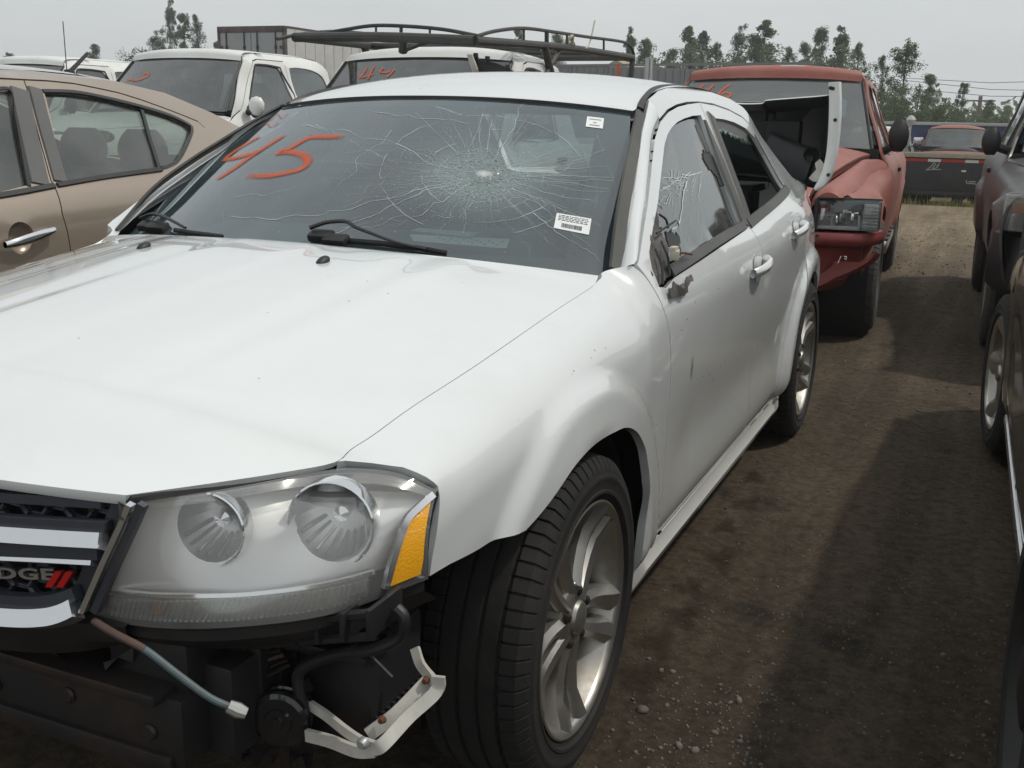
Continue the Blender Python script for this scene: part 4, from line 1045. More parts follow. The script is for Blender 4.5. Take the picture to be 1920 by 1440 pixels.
hn_.grid([[c+ax*a+(sx*math.cos(2*math.pi*k/32)+sz_*math.sin(2*math.pi*k/32))*r*1.12 for k in range(33)] for a, r in prof]); hn_.build('horn', 'black_gloss', car, 30)
hb = MB(); hb.box(c+Vector((-.045, .02, .025)), (.07, .006, .03), rot=Matrix.Rotation(R(20), 3, 'Y'), bev=.002); hb.tube([c+Vector((-.02, .025, -.03)), c+Vector((-.03, .04, -.10)), c+Vector((-.028, .05, -.19))], .009, 6); hb.build('horn_bracket', 'steel_dark', car)
cb = MB()
cb.tube(spl([fp(742, 1140, -.69), fp(757, 1160, -.69), fp(748, 1195, -.69), fp(700, 1217, -.70), (fp(640, 1225, -.70)), fp(590, 1240, -.70), fp(560, 1262, -.70), fp(562, 1300, -.70), fp(572, 1345, -.70)], 6), .0095, 10)
cb.build('wiring_conduit', 'black_plastic', car); cb = MB()
cb.tube(spl([fp(400, 1195, -.68), fp(422, 1235, -.68), fp(435, 1280, -.67), fp(440, 1330, -.66)], 5), .008, 8)
cb.build('wiring_conduit', 'black_plastic', car)
bx = MB(); pA = fp(660, 1275, -.60); bx.box(pA+Vector((.0, .03, -.0)), (.135, .16, .19), bev=.012); bx.box(pA+Vector((.0, -.02, .085)), (.15, .12, .016), bev=.004)
for k in range(10): bx.box(pA+Vector((.071, -.04+k*.016, -.05)), (.006, .006, .05))
bx.build('air_box', 'black_plastic', car)
fm_ = MB()                                   # bent white bracket left hanging
def flatbar(px_pts, y, hw):
    p = [fp(a, b, y_) for a, b, y_ in px_pts]; o_ = spl(p, 5)
    k = MB()
    V = []; F = []
    for i, q in enumerate(o_):
        d = (o_[min(i+1, len(o_)-1)]-o_[max(i-1, 0)]).normalized(); s_ = d.cross(Vector((.2, -1, .1))).normalized()
        n = d.cross(s_).normalized(); V += [q-s_*hw-n*.004, q-s_*hw+n*.004, q+s_*hw+n*.004, q+s_*hw-n*.004]
    for i in range(len(o_)-1):
        for j in range(4): F.append((4*i+j, 4*i+(j+1) % 4, 4*i+4+(j+1) % 4, 4*i+4+j))
    F += [(0, 1, 2, 3), tuple(4*len(o_)-1-i for i in range(4))]; fm_.add(V, F)
flatbar([(582, 1322, -.69), (612, 1342, -.70), (650, 1372, -.715), (680, 1392, -.72)], 0, .0068)
flatbar([(778, 1215, -.60), (788, 1245, -.61), (806, 1268, -.62), (818, 1280, -.63)], 0, .007)
flatbar([(575, 1378, -.72), (620, 1390, -.725), (668, 1408, -.73), (702, 1408, -.73)], 0, .009)
flatbar([(684, 1396, -.73), (704, 1402, -.73), (722, 1392, -.725), (768, 1342, -.68), (818, 1296, -.64), (822, 1268, -.635)], 0, .010)
flatbar([(690, 1378, -.70), (742, 1338, -.67), (800, 1278, -.62)], 0, .010)
fm_.build('bent_bracket', 'frame_white', car, 40)
for px, py, y in ((716, 1350, -.695), (798, 1276, -.63)):
    rv = MB(); rv.lathe([(-.005, .001), (-.005, .0045), (.003, .0065), (.004, .001)], 8, 'y', c=fp(px, py, y))
    rv.build('bracket_bolt', 'rust', car)
wb_ = MB(); wb_.lathe([(-.008, .0), (-.008, .006), (-.003, .009), (.003, .009), (.003, .0)], 12, 'y', c=fp(681, 1393, -.742)); wb_.build('bracket_bolt', 'galvanised', car)
# small fittings on the bare front: clips, tabs, studs, loose wires
r9 = random.Random(31)
for k in range(22):
    px, py = r9.uniform(190, 560), r9.uniform(1190, 1330); q = fp(px, py, r9.uniform(-.70, -.62)); o_ = MB()
    o_.box(q, (r9.uniform(.015, .06), r9.uniform(.01, .04), r9.uniform(.010, .04)), rot=Matrix.Rotation(r9.uniform(-.5, .5), 3, 'Y') @ Matrix.Rotation(r9.uniform(-.4, .4), 3, 'Z'), bev=.003); o_.build('fitting', r9.choice(['black_plastic', 'steel_dark', 'black_gloss']), car)
for k in range(7):
    o_ = MB(); x = lerp(-.42, .52, k/6); o_.lathe([(-.004, .0), (-.004, .010), (.0, .013), (.006, .013)], 12, 'y', c=(x, -.846, .45+.02*(k % 2))); o_.build('beam_bolt', 'steel_dark', car)
for px0, py0, px1, py1, sag in ((470, 1190, 640, 1180, 30), (300, 1210, 520, 1260, 40), (610, 1190, 735, 1270, -20), (250, 1290, 470, 1400, 25)):
    a, b2 = fp(px0, py0, -.68), fp(px1, py1, -.66); o_ = MB(); o_.tube(spl([a, a.lerp(b2, .5)-Vector((0, 0, sag*.0008)), b2], 8), .0035, 6); o_.build('loose_wire', 'black_plastic', car)
for k, (px0, px1, py0, py1, yy) in enumerate(((185, 335, 1178, 1262, -.80), (395, 560, 1182, 1250, -.70), (585, 735, 1168, 1222, -.66), (455, 585, 1360, 1428, -.70))):
    o_ = MB(); n1, n2 = 12, 5
    o_.grid([[fp(lerp(px0, px1, i/n1)+r9.uniform(-4, 4), lerp(py0, py1, j/n2)+(r9.uniform(-16, 16) if j in (0, n2) else r9.uniform(-4, 4)), yy+.035*noise.noise(Vector((i*.6, j*.8, k*3.1)))+.012*j) for i in range(n1+1)] for j in range(n2+1)])
    o_.build('torn_shroud', 'black_plastic', car, 12)
for k in range(5):
    a, b2, c3 = fp(200+k*3, 1200+k*6, -.78), fp(330+k*8, 1235+k*5, -.74), fp(520+k*6, 1210+k*9, -.69); o_ = MB(); o_.tube(spl([a, a.lerp(b2, .5)+Vector((0, -.01, -.02)), b2, b2.lerp(c3, .5)+Vector((0, 0, -.015*k*.5)), c3], 6), .0032, 6); o_.build('loom_wire', ['black_plastic', 'steel_dark', 'pipe_brown', 'black_gloss', 'black_plastic'][k], car)
tr_f = MB(); tr_f.grid([[fp(lerp(20, 250, i/8), lerp(1235, 1245, j/3)+r9.uniform(-6, 6)-(30*math.sin(i*.9) if j == 0 else 0), -.84+.02*j) for i in range(9)] for j in range(4)]); tr_f.build('torn_fascia', 'grey_plastic', car, 15)
# under-bonnet and under-body bulk so that no daylight shows through
ub = MB(); ub.box((0, .05, .52), (1.02, 1.15, .42), bev=.05); ub.box((0, 1.7, .25), (1.5, 2.6, .10), bev=.03); ub.box((0, -.56, .70), (1.2, .10, .12)); ub.box((0, .42, .60), (1.45, .05, .62)); ub.box((0, 3.2, .45), (1.2, .9, .35), bev=.05)
ub.build('underbody', 'interior_dark', car)
sp_ = MB()
for y in (0, 2.765):
    for S in (1, -1): sp_.lathe([(S*.55, .001), (S*.55, .10), (S*.70, .12), (S*.70, .001)], 20, c=(0, y, .335)); sp_.tube([(S*.45, y, .335), (S*.66, y, .335)], .04, 10); sp_.tube([(S*.6, y+.08, .4), (S*.52, y+.05, .8)], .035, 8)
sp_.build('suspension', 'steel_dark', car)

# --- cabin
cab = MB(); rows = []
for j in range(21):
    x = lerp(-.74, .74, j/20); w = 1-abs(x/.74)**2.2
    rows.append([Vector((x, .52-.24*w, .955)), Vector((x, .70-.20*w, .965+.01*w)), Vector((x, .98-.12*w, .985+.02*w)), Vector((x, 1.06-.10*w, .965)), Vector((x, 1.09-.10*w, .90)), Vector((x, 1.05-.08*w, .62))])
cab.grid(rows); cab.box((.37, .93, .995), (.34, .16, .05), bev=.03)
cab.build('dashboard', 'dash', car)
stw = MB(); c = Vector((.37, 1.22, .90)); tilt = Matrix.Rotation(R(25), 3, 'X')
stw.tube([c+tilt @ Vector((.185*math.cos(a), 0, .185*math.sin(a))) for a in [2*math.pi*k/32 for k in range(32)]], .015, 8, closed=True)
for a in (R(180), R(0), R(270)): stw.tube([c, c+tilt @ Vector((.18*math.cos(a), 0, .18*math.sin(a)))], .016, 6)
stw.box(c+Vector((0, -.02, 0)), (.15, .05, .11), bev=.02); stw.tube([c, c+Vector((0, -.25, -.12))], .03, 8); stw.build('steering_wheel', 'black_plastic', car)
def seat_mb(cx, cy_, w=.5, hz=1.0, rows_=True):
    o_ = MB(); rr = []
    for t in [i/8 for i in range(9)]:
        z = lerp(.45, 1.12, t); y = cy_+.42+.20*t; hw = w*.5*(1-.28*t**3); d = .075*(1-.3*t); row = []
        for k in range(17):
            a = 2*math.pi*k/16; row.append(Vector((cx+hw*math.copysign(abs(math.cos(a))**.6, math.cos(a)), y+d*math.copysign(abs(math.sin(a))**.6, math.sin(a)), z)))
        rr.append(row)
    o_.grid(rr); o_.add(rr[-1][:-1], [tuple(range(16))])
    o_.box((cx, cy_+.17, .47), (w, .52, .16), bev=.05)
    hr = []
    for t in [i/6 for i in range(7)]:
        z = lerp(1.15, 1.34, t); s_ = math.sin(math.pi*lerp(.12, .88, t))**.5; row = []
        for k in range(17):
            a = 2*math.pi*k/16; row.append(Vector((cx+.135*s_*math.copysign(abs(math.cos(a))**.7, math.cos(a)), cy_+.63+.05*s_*math.sin(a), z)))
        hr.append(row)
    o_.grid(hr); o_.add(hr[-1][:-1], [tuple(range(16))]); o_.add(hr[0][:-1], [tuple(range(16))[::-1]])
    for s_ in (-.05, .05): o_.tube([(cx+s_, cy_+.62, 1.08), (cx+s_, cy_+.63, 1.18)], .006, 6)
    return o_
for cx in (.37, -.37): seat_mb(cx, 1.15).build('front_seat', 'seat_cloth', car, 60)
rs_ = MB(); rs_.box((0, 2.28, .48), (1.25, .5, .18), bev=.05); rs_.box((0, 2.58, .78), (1.28, .14, .58), rot=Matrix.Rotation(R(-18), 3, 'X'), bev=.06)
rs_.build('rear_seat', 'seat_cloth', car)
ps = MB(); ps.box((0, 2.86, 1.06), (1.25, .36, .03)); ps.box((0, 2.7, .7), (1.3, .02, .7)); ps.build('parcel_shelf', 'dash', car)
im = MB(); u, v = W(772, 243); c = ws(u, v)-wn_(u, v)*.06; im.box(c, (.24, .035, .07), rot=Matrix.Rotation(R(-12), 3, 'Z'), bev=.016); im.tube([c, ws(u, v+.06)-wn_(u, v)*.006], .010, 6); im.build('interior_mirror', 'black_plastic', car)
vz = MB(); vz.box((.30, 1.20, 1.375), (.42, .20, .018), rot=Matrix.Rotation(R(14), 3, 'X'), bev=.006); vz.box((-.30, 1.20, 1.375), (.42, .20, .018), rot=Matrix.Rotation(R(14), 3, 'X'), bev=.006); vz.build('sun_visors', 'headliner', car)
for S in (1, -1):
    ac = MB(); ac.tube(spl([(S*.64, .62, 1.02), (S*.60, .85, 1.17), (S*.55, 1.12, 1.325)], 5), .020, 8); ac.build('pillar_trim', 'dash', car)
    ac = MB(); ac.tube([(S*.54, 1.76, 1.34), (S*.65, 1.69, 1.05), (S*.72, 1.64, .6)], .035, 8); ac.build('pillar_trim', 'dash', car)
# papers left on the dash
sh = thing('dash_papers', 'pale blue and white papers lying on the dashboard behind the shattered windshield', 'papers')
def dash_pt(px, py): return at(px, py, z=1.018)
for q, m, dz_ in (([(768, 440), (955, 449), (950, 466), (775, 452)], 'paper', 0), ([(785, 432), (900, 441), (880, 449), (770, 437)], 'paper_blue', .006)):
    p = [dash_pt(*a)+Vector((0, 0, dz_)) for a in q]; o_ = MB(); o_.prism(p, Vector((0, 0, .0012))); o_.build('sheet', m, sh)
o_ = MB()
p = [dash_pt(*a)+Vector((0, 0, .0016)) for a in [(768, 440), (955, 449), (950, 466), (775, 452)]]
def bil(a, b): return p[0].lerp(p[1], a).lerp(p[3].lerp(p[2], a), b)
for i in range(16): a = .28+i*.043; o_.prism([bil(a, .35+.2*(i % 3)), bil(a+.028, .35+.2*(i % 3)), bil(a+.028, .43+.2*(i % 3)), bil(a, .43+.2*(i % 3))], Vector((0, 0, .0006)))
o_.build('print', 'ink_grey', sh)

# --- left-hand glass and wreckage of the mirror
def jag(poly_top, amp, n, seed):
    r_ = random.Random(seed); out = []
    q = resample([(a, b) for a, b in poly_top], 1e9 if False else .012, closed=False)
    for a in q: out.append((a.x+r_.uniform(-amp, amp)*.5, a.y+r_.uniform(-amp, amp)))
    return out
fdl = [o for o in car.children if o.name.startswith('front_door')][0]; rdl = [o for o in car.children if o.name.startswith('rear_door')][0]
gl_poly = [(1.728, 1.35), (1.62, 1.347), (1.497, 1.337), (1.40, 1.326), (1.312, 1.31), (1.23, 1.29), (1.15, 1.262), (1.013, 1.201), (.846, 1.123), (.80, 1.09), (.765, 1.05), (.75, .99), (1.2, .988), (1.61, 1.0), (1.62, 1.05), (1.68, 1.2)]
fwin = sheet('window', gl_poly, P_, N_, 'dusty_glass', fdl, step=.05, off=-.014, flange=0)
cv, cfaces = [], []
def side_crack(pts, w):
    b = len(cv); k = len(pts)
    for i, (y, z) in enumerate(pts):
        p = P_(y, z)-N_(y, z)*.012; a = pts[max(0, i-1)]; c = pts[min(k-1, i+1)]; d = (P_(*c)-P_(*a)).normalized(); s_ = d.cross(N_(y, z)); ww = w*rnd.uniform(.3, 1.6); cv.extend([p-s_*ww, p+s_*ww])
    for i in range(k-1): cfaces.append((b+2*i, b+2*i+1, b+2*i+3, b+2*i+2))
def side_line(a, b, jit, w, n=10):
    pts = []
    for i in range(n+1):
        t = i/n; q = yz((a[0]+(b[0]-a[0])*t+rnd.gauss(0, jit), a[1]+(b[1]-a[1])*t+rnd.gauss(0, jit)))[0]
        if inside(q, gl_poly): pts.append(q)
    if len(pts) > 2: side_crack(pts, w)
side_line((1292, 335), (1282, 415), 1.2, .0022); side_line((1283, 410), (1262, 440), 1.5, .0022)
side_line((1240, 330), (1295, 328), 1.4, .0013); side_line((1250, 350), (1300, 322), 1.5, .0012); side_line((1285, 330), (1322, 318), 1.2, .0013)
for i in range(10): x = 1286+i*4+rnd.uniform(-4, 4); side_line((x+rnd.uniform(-3, 3), 320+rnd.uniform(-4, 14)), (x-4+rnd.uniform(-3, 3), 350+rnd.uniform(0, 40)), 1.1, .0006)
for i in range(7): x = 1272+i*13+rnd.uniform(-6, 6); side_line((x, 390+rnd.uniform(-20, 20)), (x-3, 450+rnd.uniform(-30, 10)), 1.0, .0004)
for i in range(20):
    a = rnd.uniform(0, 6.28); side_line((1268+6*math.cos(a), 350+8*math.sin(a)), (1268+30*math.cos(a), 350+35*math.sin(a)), 1, .0007, 6)
mesh('window_cracks', cv, cfaces, 'crack_white', fdl, None, kind='stuff')
# dark torn tint hanging at the rear edge of that window
tp = jag([(1.69, 1.235), (1.60, 1.245), (1.55, 1.225), (1.56, 1.19), (1.62, 1.165), (1.60, 1.14), (1.66, 1.135), (1.70, 1.16)], .008, 0, 4)
sheet('torn_tint', tp, P_, N_, 'black_plastic', fdl, step=.02, off=-.011, flange=.002)
tp = jag([(.80, 1.02), (.83, 1.055), (.88, 1.05), (.93, 1.04), (.92, 1.02), (.86, 1.0)], .008, 0, 5)
sheet('torn_tint', tp, P_, N_, 'black_plastic', fdl, step=.02, off=-.011, flange=.002)
# rear window: only a ragged strip of film and glass is left at the top
top_edge = [(1.90, 1.348), (2.05, 1.345), (2.2, 1.335), (2.36, 1.314), (2.46, 1.282)]
ragged = jag([(2.46, 1.262), (2.40, 1.268), (2.30, 1.270), (2.2, 1.290), (2.1, 1.296), (2.0, 1.312), (1.90, 1.318)], .008, 0, 9)
rem = sheet('window_remnant', top_edge+ragged, P_, N_, 'trim_olive', rdl, step=.03, off=-.010, flange=.004)
gl_edge = MB()
for i in range(len(ragged)-1):
    a, b = ragged[i], ragged[i+1]; c = ((a[0]+b[0])/2, (a[1]+b[1])/2-rnd.uniform(.004, .016)); pa = [P_(*q)-N_(*q)*.009 for q in (a, b, c)]; gl_edge.prism(pa, -N_(*a)*.004)
gl_edge.build('glass_shards', 'green_shard', rdl, kind='stuff')
qg = [(2.39, 1.285), (2.47, 1.27), (2.525, 1.21), (2.53, 1.15), (2.515, 1.09), (2.45, 1.085), (2.455, 1.16), (2.44, 1.22)]
sheet('quarter_window', qg, P_, N_, 'side_glass', rdl, step=.04, off=-.012, flange=.003)
for pts_, hw in (([(2.385, 1.285), (2.43, 1.22), (2.445, 1.15), (2.43, 1.075)], .010), ([(2.49, 1.285), (2.545, 1.21), (2.55, 1.15), (2.53, 1.085)], .012)):
    pts_ = spl(pts_, 5); ribbon('window_divider', [P_(*q)-N_(*q)*.004 for q in pts_], [N_(*q) for q in pts_], hw, .006, 'black_plastic', rdl)
ch = spl([(1.74, 1.012), (1.79, 1.13), (1.845, 1.25), (1.90, 1.34)], 10)
sg = MB()
for i, q in enumerate(ch[:-1]): a = P_(*q)-N_(*q)*.006; b = P_(*ch[i+1])-N_(*q)*.006; c = P_(q[0]+rnd.uniform(.006, .022), q[1]-.004)-N_(*q)*.008; sg.prism([a, b, c], -N_(*q)*.003)
for i in range(26):
    y = rnd.uniform(1.75, 2.45); z = 1.012+(y-1.735)*.085; q = (y, z); s_ = rnd.uniform(.004, .012); p = P_(*q); sg.prism([p+Vector((0, -s_, 0)), p+Vector((0, s_, .002)), p+Vector((-.006, 0, s_*1.5))], -N_(*q)*.004)
sg.build('glass_shards', 'green_shard', rdl, kind='stuff')
# torn mirror base, hanging connector, scrap
def crumple(name, poly, m, off, amp, seed, step=.018):
    r_ = random.Random(seed)
    def fn(y, z):
        k = noise.noise(Vector((y*22+seed, z*22, seed)))*amp+noise.noise(Vector((y*60, z*60+seed, 3)))*amp*.4; return P_(y, z)+N_(y, z)*(off+k)
    return sheet(name, poly, fn, N_, m, fdl, step=step, flange=.006, sharp=12)
crumple('torn_mirror_base', jag(yz((1216, 378), (1232, 398), (1240, 416), (1246, 440), (1254, 470), (1259, 500), (1260, 514), (1237, 538), (1228, 525), (1222, 508), (1223, 470), (1220, 430)), .003, 0, 2), 'torn_plastic', -.004, .009, 3)
cv2 = MB()
for a, b in (((1231, 404), (1248, 430)), ((1227, 440), (1262, 416)), ((1236, 455), (1250, 520)), ((1226, 470), (1240, 535))):
    pa, pb = [P_(*yz(q)[0])+N_(*yz(q)[0])*.008 for q in (a, b)]; cv2.tube(spl([pa, pa.lerp(pb, .5)+Vector((.006, 0, .004)), pb], 5), .003, 6)
cv2.build('torn_gasket', 'black_plastic', fdl)
pk = [(1252, 530), (1270, 524), (1283, 520), (1284, 545), (1286, 553), (1254, 562), (1251, 545)]
def S2(px, py):
    y, z = on(lambda y, z: P_(y, z), px, py, .7, .9); return (y, z)
scrap = [S2(*q) for q in ((1248, 545), (1253, 533), (1262, 541), (1274, 533), (1282, 519), (1284, 530), (1281, 540), (1285, 551), (1253, 561))]
def fn_s(y, z):
    k = noise.noise(Vector((y*30, z*30, 8)))*.012; return P_(y, z)+N_(y, z)*(.010+k+max(0, z-.91)*.3)
sheet('torn_mirror_skin', jag(scrap, .003, 0, 12), fn_s, N_, 'torn_plastic', fdl, step=.012, flange=.004, sharp=12)
cl = MB(); a = P_(*yz((1247, 488))[0])+N_(.65, .98)*.03; cl.box(a, (.022, .06, .024), rot=Matrix.Rotation(R(14), 3, 'Z'), bev=.004); cl.box(a+Vector((.0, -.012, .016)), (.016, .035, .01), bev=.002); cl.build('wire_connector', 'clip_cream', fdl)
wr_ = MB(); b = P_(*yz((1284, 484))[0])+N_(.65, .98)*.02; wr_.tube(spl([a+Vector((0, .03, 0)), a.lerp(b, .5)+Vector((.004, 0, .004)), b], 5), .0028, 6); wr_.build('torn_wire', 'rust', fdl)
# grime patch and scuff on the doors, drip-stained rocker stays in its paint
V, F, A = [], [], []
q = [S2(1298, 668), S2(1297, 690), S2(1296, 712)]; stroke(V, F, A, [P_(*a) for a in q], [N_(*a) for a in q], .014, .0012, .2); mesh('rust_smear', V, F, 'grime', fdl, None, alpha=A)

# ================================================================ the ground
def dirt():
    m, t, o = nt('dirt'); N = t.nodes.new; K = t.links.new
    p = N('ShaderNodeBsdfPrincipled'); K(p.outputs[0], o.inputs[0]); p.inputs['Roughness'].default_value = .93; p.inputs['Specular IOR Level'].default_value = .25
    co = N('ShaderNodeTexCoord')
    def noise_(sc, det=8, rough=.65, vec=None):
        n = N('ShaderNodeTexNoise'); n.inputs['Scale'].default_value = sc; n.inputs['Detail'].default_value = det; n.inputs['Roughness'].default_value = rough
        K(vec or co.outputs['Object'], n.inputs['Vector']); return n.outputs['Fac']
    def ramp(src, p0, c0, p1, c1):
        r = N('ShaderNodeValToRGB'); r.color_ramp.elements[0].position = p0; r.color_ramp.elements[1].position = p1
        r.color_ramp.elements[0].color = (*c0, 1); r.color_ramp.elements[1].color = (*c1, 1); K(src, r.inputs[0]); return r.outputs[0]
    def mix(f, a, b, mode='MIX'):
        x = N('ShaderNodeMixRGB'); x.blend_type = mode
        if isinstance(f, float): x.inputs[0].default_value = f
        else: K(f, x.inputs[0])
        for i, q in ((1, a), (2, b)):
            if isinstance(q, tuple): x.inputs[i].default_value = (*q, 1)
            else: K(q, x.inputs[i])
        return x.outputs[0]
    base = ramp(noise_(.55, 6), .3, (.102, .080, .056), .7, (.155, .123, .088))
    fine = ramp(noise_(28, 9, .75), .3, (.45, .45, .45), .72, (1.65, 1.6, 1.54))
    c = mix(1.0, base, fine, 'MULTIPLY')
    damp = ramp(noise_(1.7, 8, .7), .56, (0, 0, 0), .70, (1, 1, 1)); c = mix(damp, c, (.036, .031, .026))
    # ruts that run with the aisle
    mp = N('ShaderNodeMapping'); mp.inputs['Scale'].default_value = (2.6, .22, 1); K(co.outputs['Object'], mp.inputs[0])
    ruts = ramp(noise_(1.6, 7, .6, mp.outputs[0]), .42, (.72, .72, .72), .66, (1.22, 1.2, 1.17)); c = mix(.9, c, mix(1.0, c, ruts, 'MULTIPLY'))
    # gravel specks
    v = N('ShaderNodeTexVoronoi'); v.inputs['Scale'].default_value = 85; K(co.outputs['Object'], v.inputs['Vector'])
    sp = ramp(v.outputs['Distance'], .10, (1, 1, 1), .24, (0, 0, 0)); g = ramp(noise_(60, 3), .58, (0, 0, 0), .66, (1, 1, 1)); m_ = mix(1.0, sp, g, 'MULTIPLY')
    c = mix(m_, c, (.17, .155, .135))
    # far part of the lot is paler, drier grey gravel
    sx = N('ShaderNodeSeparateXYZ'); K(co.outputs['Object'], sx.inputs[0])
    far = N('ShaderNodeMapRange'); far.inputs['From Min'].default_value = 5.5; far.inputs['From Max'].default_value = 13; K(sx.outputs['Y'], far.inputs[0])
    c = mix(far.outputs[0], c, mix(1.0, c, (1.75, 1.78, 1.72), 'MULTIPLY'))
    # oily drips along the white car's sill
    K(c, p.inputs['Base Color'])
    b = N('ShaderNodeBump'); b.inputs['Strength'].default_value = 1.0; b.inputs['Distance'].default_value = .022
    hsum = N('ShaderNodeMath'); hsum.operation = 'ADD'; K(noise_(70, 10, .8), hsum.inputs[0]); K(noise_(7, 6), hsum.inputs[1]); wv_ = N('ShaderNodeTexWave'); wv_.wave_type = 'BANDS'; wv_.bands_direction = 'Y'; wv_.inputs['Scale'].default_value = 9; wv_.inputs['Distortion'].default_value = 3.5; wv_.inputs['Detail'].default_value = 3; K(co.outputs['Object'], wv_.inputs['Vector'])
    tm = ramp(noise_(.9, 3, .5, mp.outputs[0]), .52, (0, 0, 0), .60, (.35, .35, .35)); h2_ = N('ShaderNodeMath'); h2_.operation = 'MULTIPLY_ADD'; K(wv_.outputs['Fac'], h2_.inputs[0]); K(tm, h2_.inputs[1]); K(hsum.outputs[0], h2_.inputs[2])
    K(h2_.outputs[0], b.inputs['Height']); K(b.outputs[0], p.inputs['Normal'])
    MATS['dirt'] = m
dirt()
def gz(x, y):
    z = .016*noise.noise(Vector((x*.9, y*.7, 1)))+.010*noise.noise(Vector((x*3.1, y*2.2, 5)))+.004*noise.noise(Vector((x*11, y*9, 2)))
    z -= .012*math.exp(-((x-1.02-.05*math.sin(y))/.16)**2)+.008*math.exp(-((x-1.45)/.14)**2)
    z *= 1-.9*sstep(14, 18, y)
    z -= .42*sstep(18.0, 20.5, y)-.10*math.exp(-((y-17.9)/.35)**2)*sstep(-1, 0, x)
    return z-.006
def axis(a, b, fine0, fine1, d0, growth=1.18):
    xs = [fine0]
    while xs[-1] < fine1: xs.append(xs[-1]+d0)
    d = d0
    while xs[-1] < b: d *= growth; xs.append(xs[-1]+d)
    d = d0
    while xs[0] > a: d *= growth; xs.insert(0, xs[0]-d)
    return xs
gx, gy = axis(-420, 420, -.2, 2.6, .045), axis(-60, 700, -1.2, 7, .055)
gv_ = [(x, y, gz(x, y)) for y in gy for x in gx]; nx = len(gx)
gf_ = [(j*nx+i, j*nx+i+1, (j+1)*nx+i+1, (j+1)*nx+i) for j in range(len(gy)-1) for i in range(nx-1)]
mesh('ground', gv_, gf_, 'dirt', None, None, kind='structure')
# stones
pbr('stone', (.135, .122, .104), .9, var=.6, vscale=5, bump=.2, bscale=90)
ico = bmesh.new(); bmesh.ops.create_icosphere(ico, subdivisions=1, radius=1); IV = [v.co.copy() for v in ico.verts]; IF = [[v.index for v in f.verts] for f in ico.faces]; ico.free()
def stones(n, box, size, seed, name='gravel'):
    r_ = random.Random(seed); mb = MB()
    for _ in range(n):
        x = r_.uniform(box[0], box[1]); y = r_.uniform(box[2], box[3]); s_ = r_.uniform(size[0], size[1])*(1 if r_.random() > .06 else 1.9)
        rot = Matrix.Rotation(r_.uniform(0, 6.28), 3, Vector((r_.random(), r_.random(), r_.random()+.01)).normalized()); sc = Vector((r_.uniform(.7, 1.3), r_.uniform(.7, 1.3), r_.uniform(.5, .9)))
        mb.add([Vector((x, y, gz(x, y)+s_*.15))+rot @ Vector((v.x*sc.x, v.y*sc.y, v.z*sc.z))*s_*r_.uniform(.85, 1.15) for v in IV], IF)
    return mb.build(name, 'stone', None, None, fix=False, kind='stuff')
stones(300, (.9, 1.25, -.25, .5), (.0015, .0065), 1); stones(5200, (.80, 2.0, -.2, 3.2), (.001, .0040), 2); stones(1800, (.80, 2.2, 3, 7), (.0015, .006), 6); stones(800, (.3, 2.0, 6, 14), (.004, .012), 3)
def pebble(px, py, s_, label, seed):
    r_ = random.Random(seed); p = at(px, py, z=0); q = bmesh.new(); bmesh.ops.create_icosphere(q, subdivisions=3, radius=1)
    V = [v.co*(1+.12*noise.noise(v.co*1.3+Vector((seed, 0, 0)))) for v in q.verts]; F = [[v.index for v in f.verts] for f in q.faces]; q.free()
    o = mesh('pebble', [Vector((v.x*s_*1.15, v.y*s_, v.z*s_*.7)) for v in V], F, 'stone', None, None, label=label, category='pebble'); o.location = (p.x, p.y, gz(p.x, p.y)+s_*.45)
pebble(1205, 1325, .0125, 'largest smooth grey pebble on the dirt beside the front tyre', 1)
pebble(1217, 1226, .006, 'small pale pebble on the dirt right of the front wheel rim', 2)
V, F, A = [], [], []
pbr('wet_dirt', (.028, .024, .019), .75)
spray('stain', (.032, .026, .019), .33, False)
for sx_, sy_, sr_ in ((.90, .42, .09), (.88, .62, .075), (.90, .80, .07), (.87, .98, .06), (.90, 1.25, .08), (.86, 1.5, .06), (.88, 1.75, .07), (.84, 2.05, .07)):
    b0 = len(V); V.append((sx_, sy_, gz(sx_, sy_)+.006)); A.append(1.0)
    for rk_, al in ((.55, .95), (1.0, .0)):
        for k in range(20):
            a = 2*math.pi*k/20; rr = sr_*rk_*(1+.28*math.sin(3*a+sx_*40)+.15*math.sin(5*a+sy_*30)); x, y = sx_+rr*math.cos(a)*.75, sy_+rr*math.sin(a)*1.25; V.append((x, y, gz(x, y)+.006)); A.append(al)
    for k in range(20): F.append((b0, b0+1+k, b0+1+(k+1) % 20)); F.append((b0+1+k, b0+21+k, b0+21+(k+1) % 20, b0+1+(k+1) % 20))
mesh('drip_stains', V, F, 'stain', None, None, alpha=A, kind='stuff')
# weeds by the lowered edge of the lot
wv, wf = [], []; r_ = random.Random(5)
for _ in range(2600):
    x = r_.uniform(-1.5, 4.2); y = 18.6+abs(r_.gauss(0, .5)); h = r_.uniform(.05, .22)*(1.6 if r_.random() < .08 else 1); a = r_.uniform(0, 6.28); w = r_.uniform(.006, .016); z = gz(x, y)
    d = Vector((math.cos(a), math.sin(a), 0)); l_ = Vector((r_.gauss(0, .3), r_.gauss(0, .3), 1))*h; b = len(wv); p = Vector((x, y, z)); wv += [p-d*w, p+d*w, p+l_]; wf.append((b, b+1, b+2))
mesh('weeds', wv, wf, 'weed', None, None, kind='stuff')

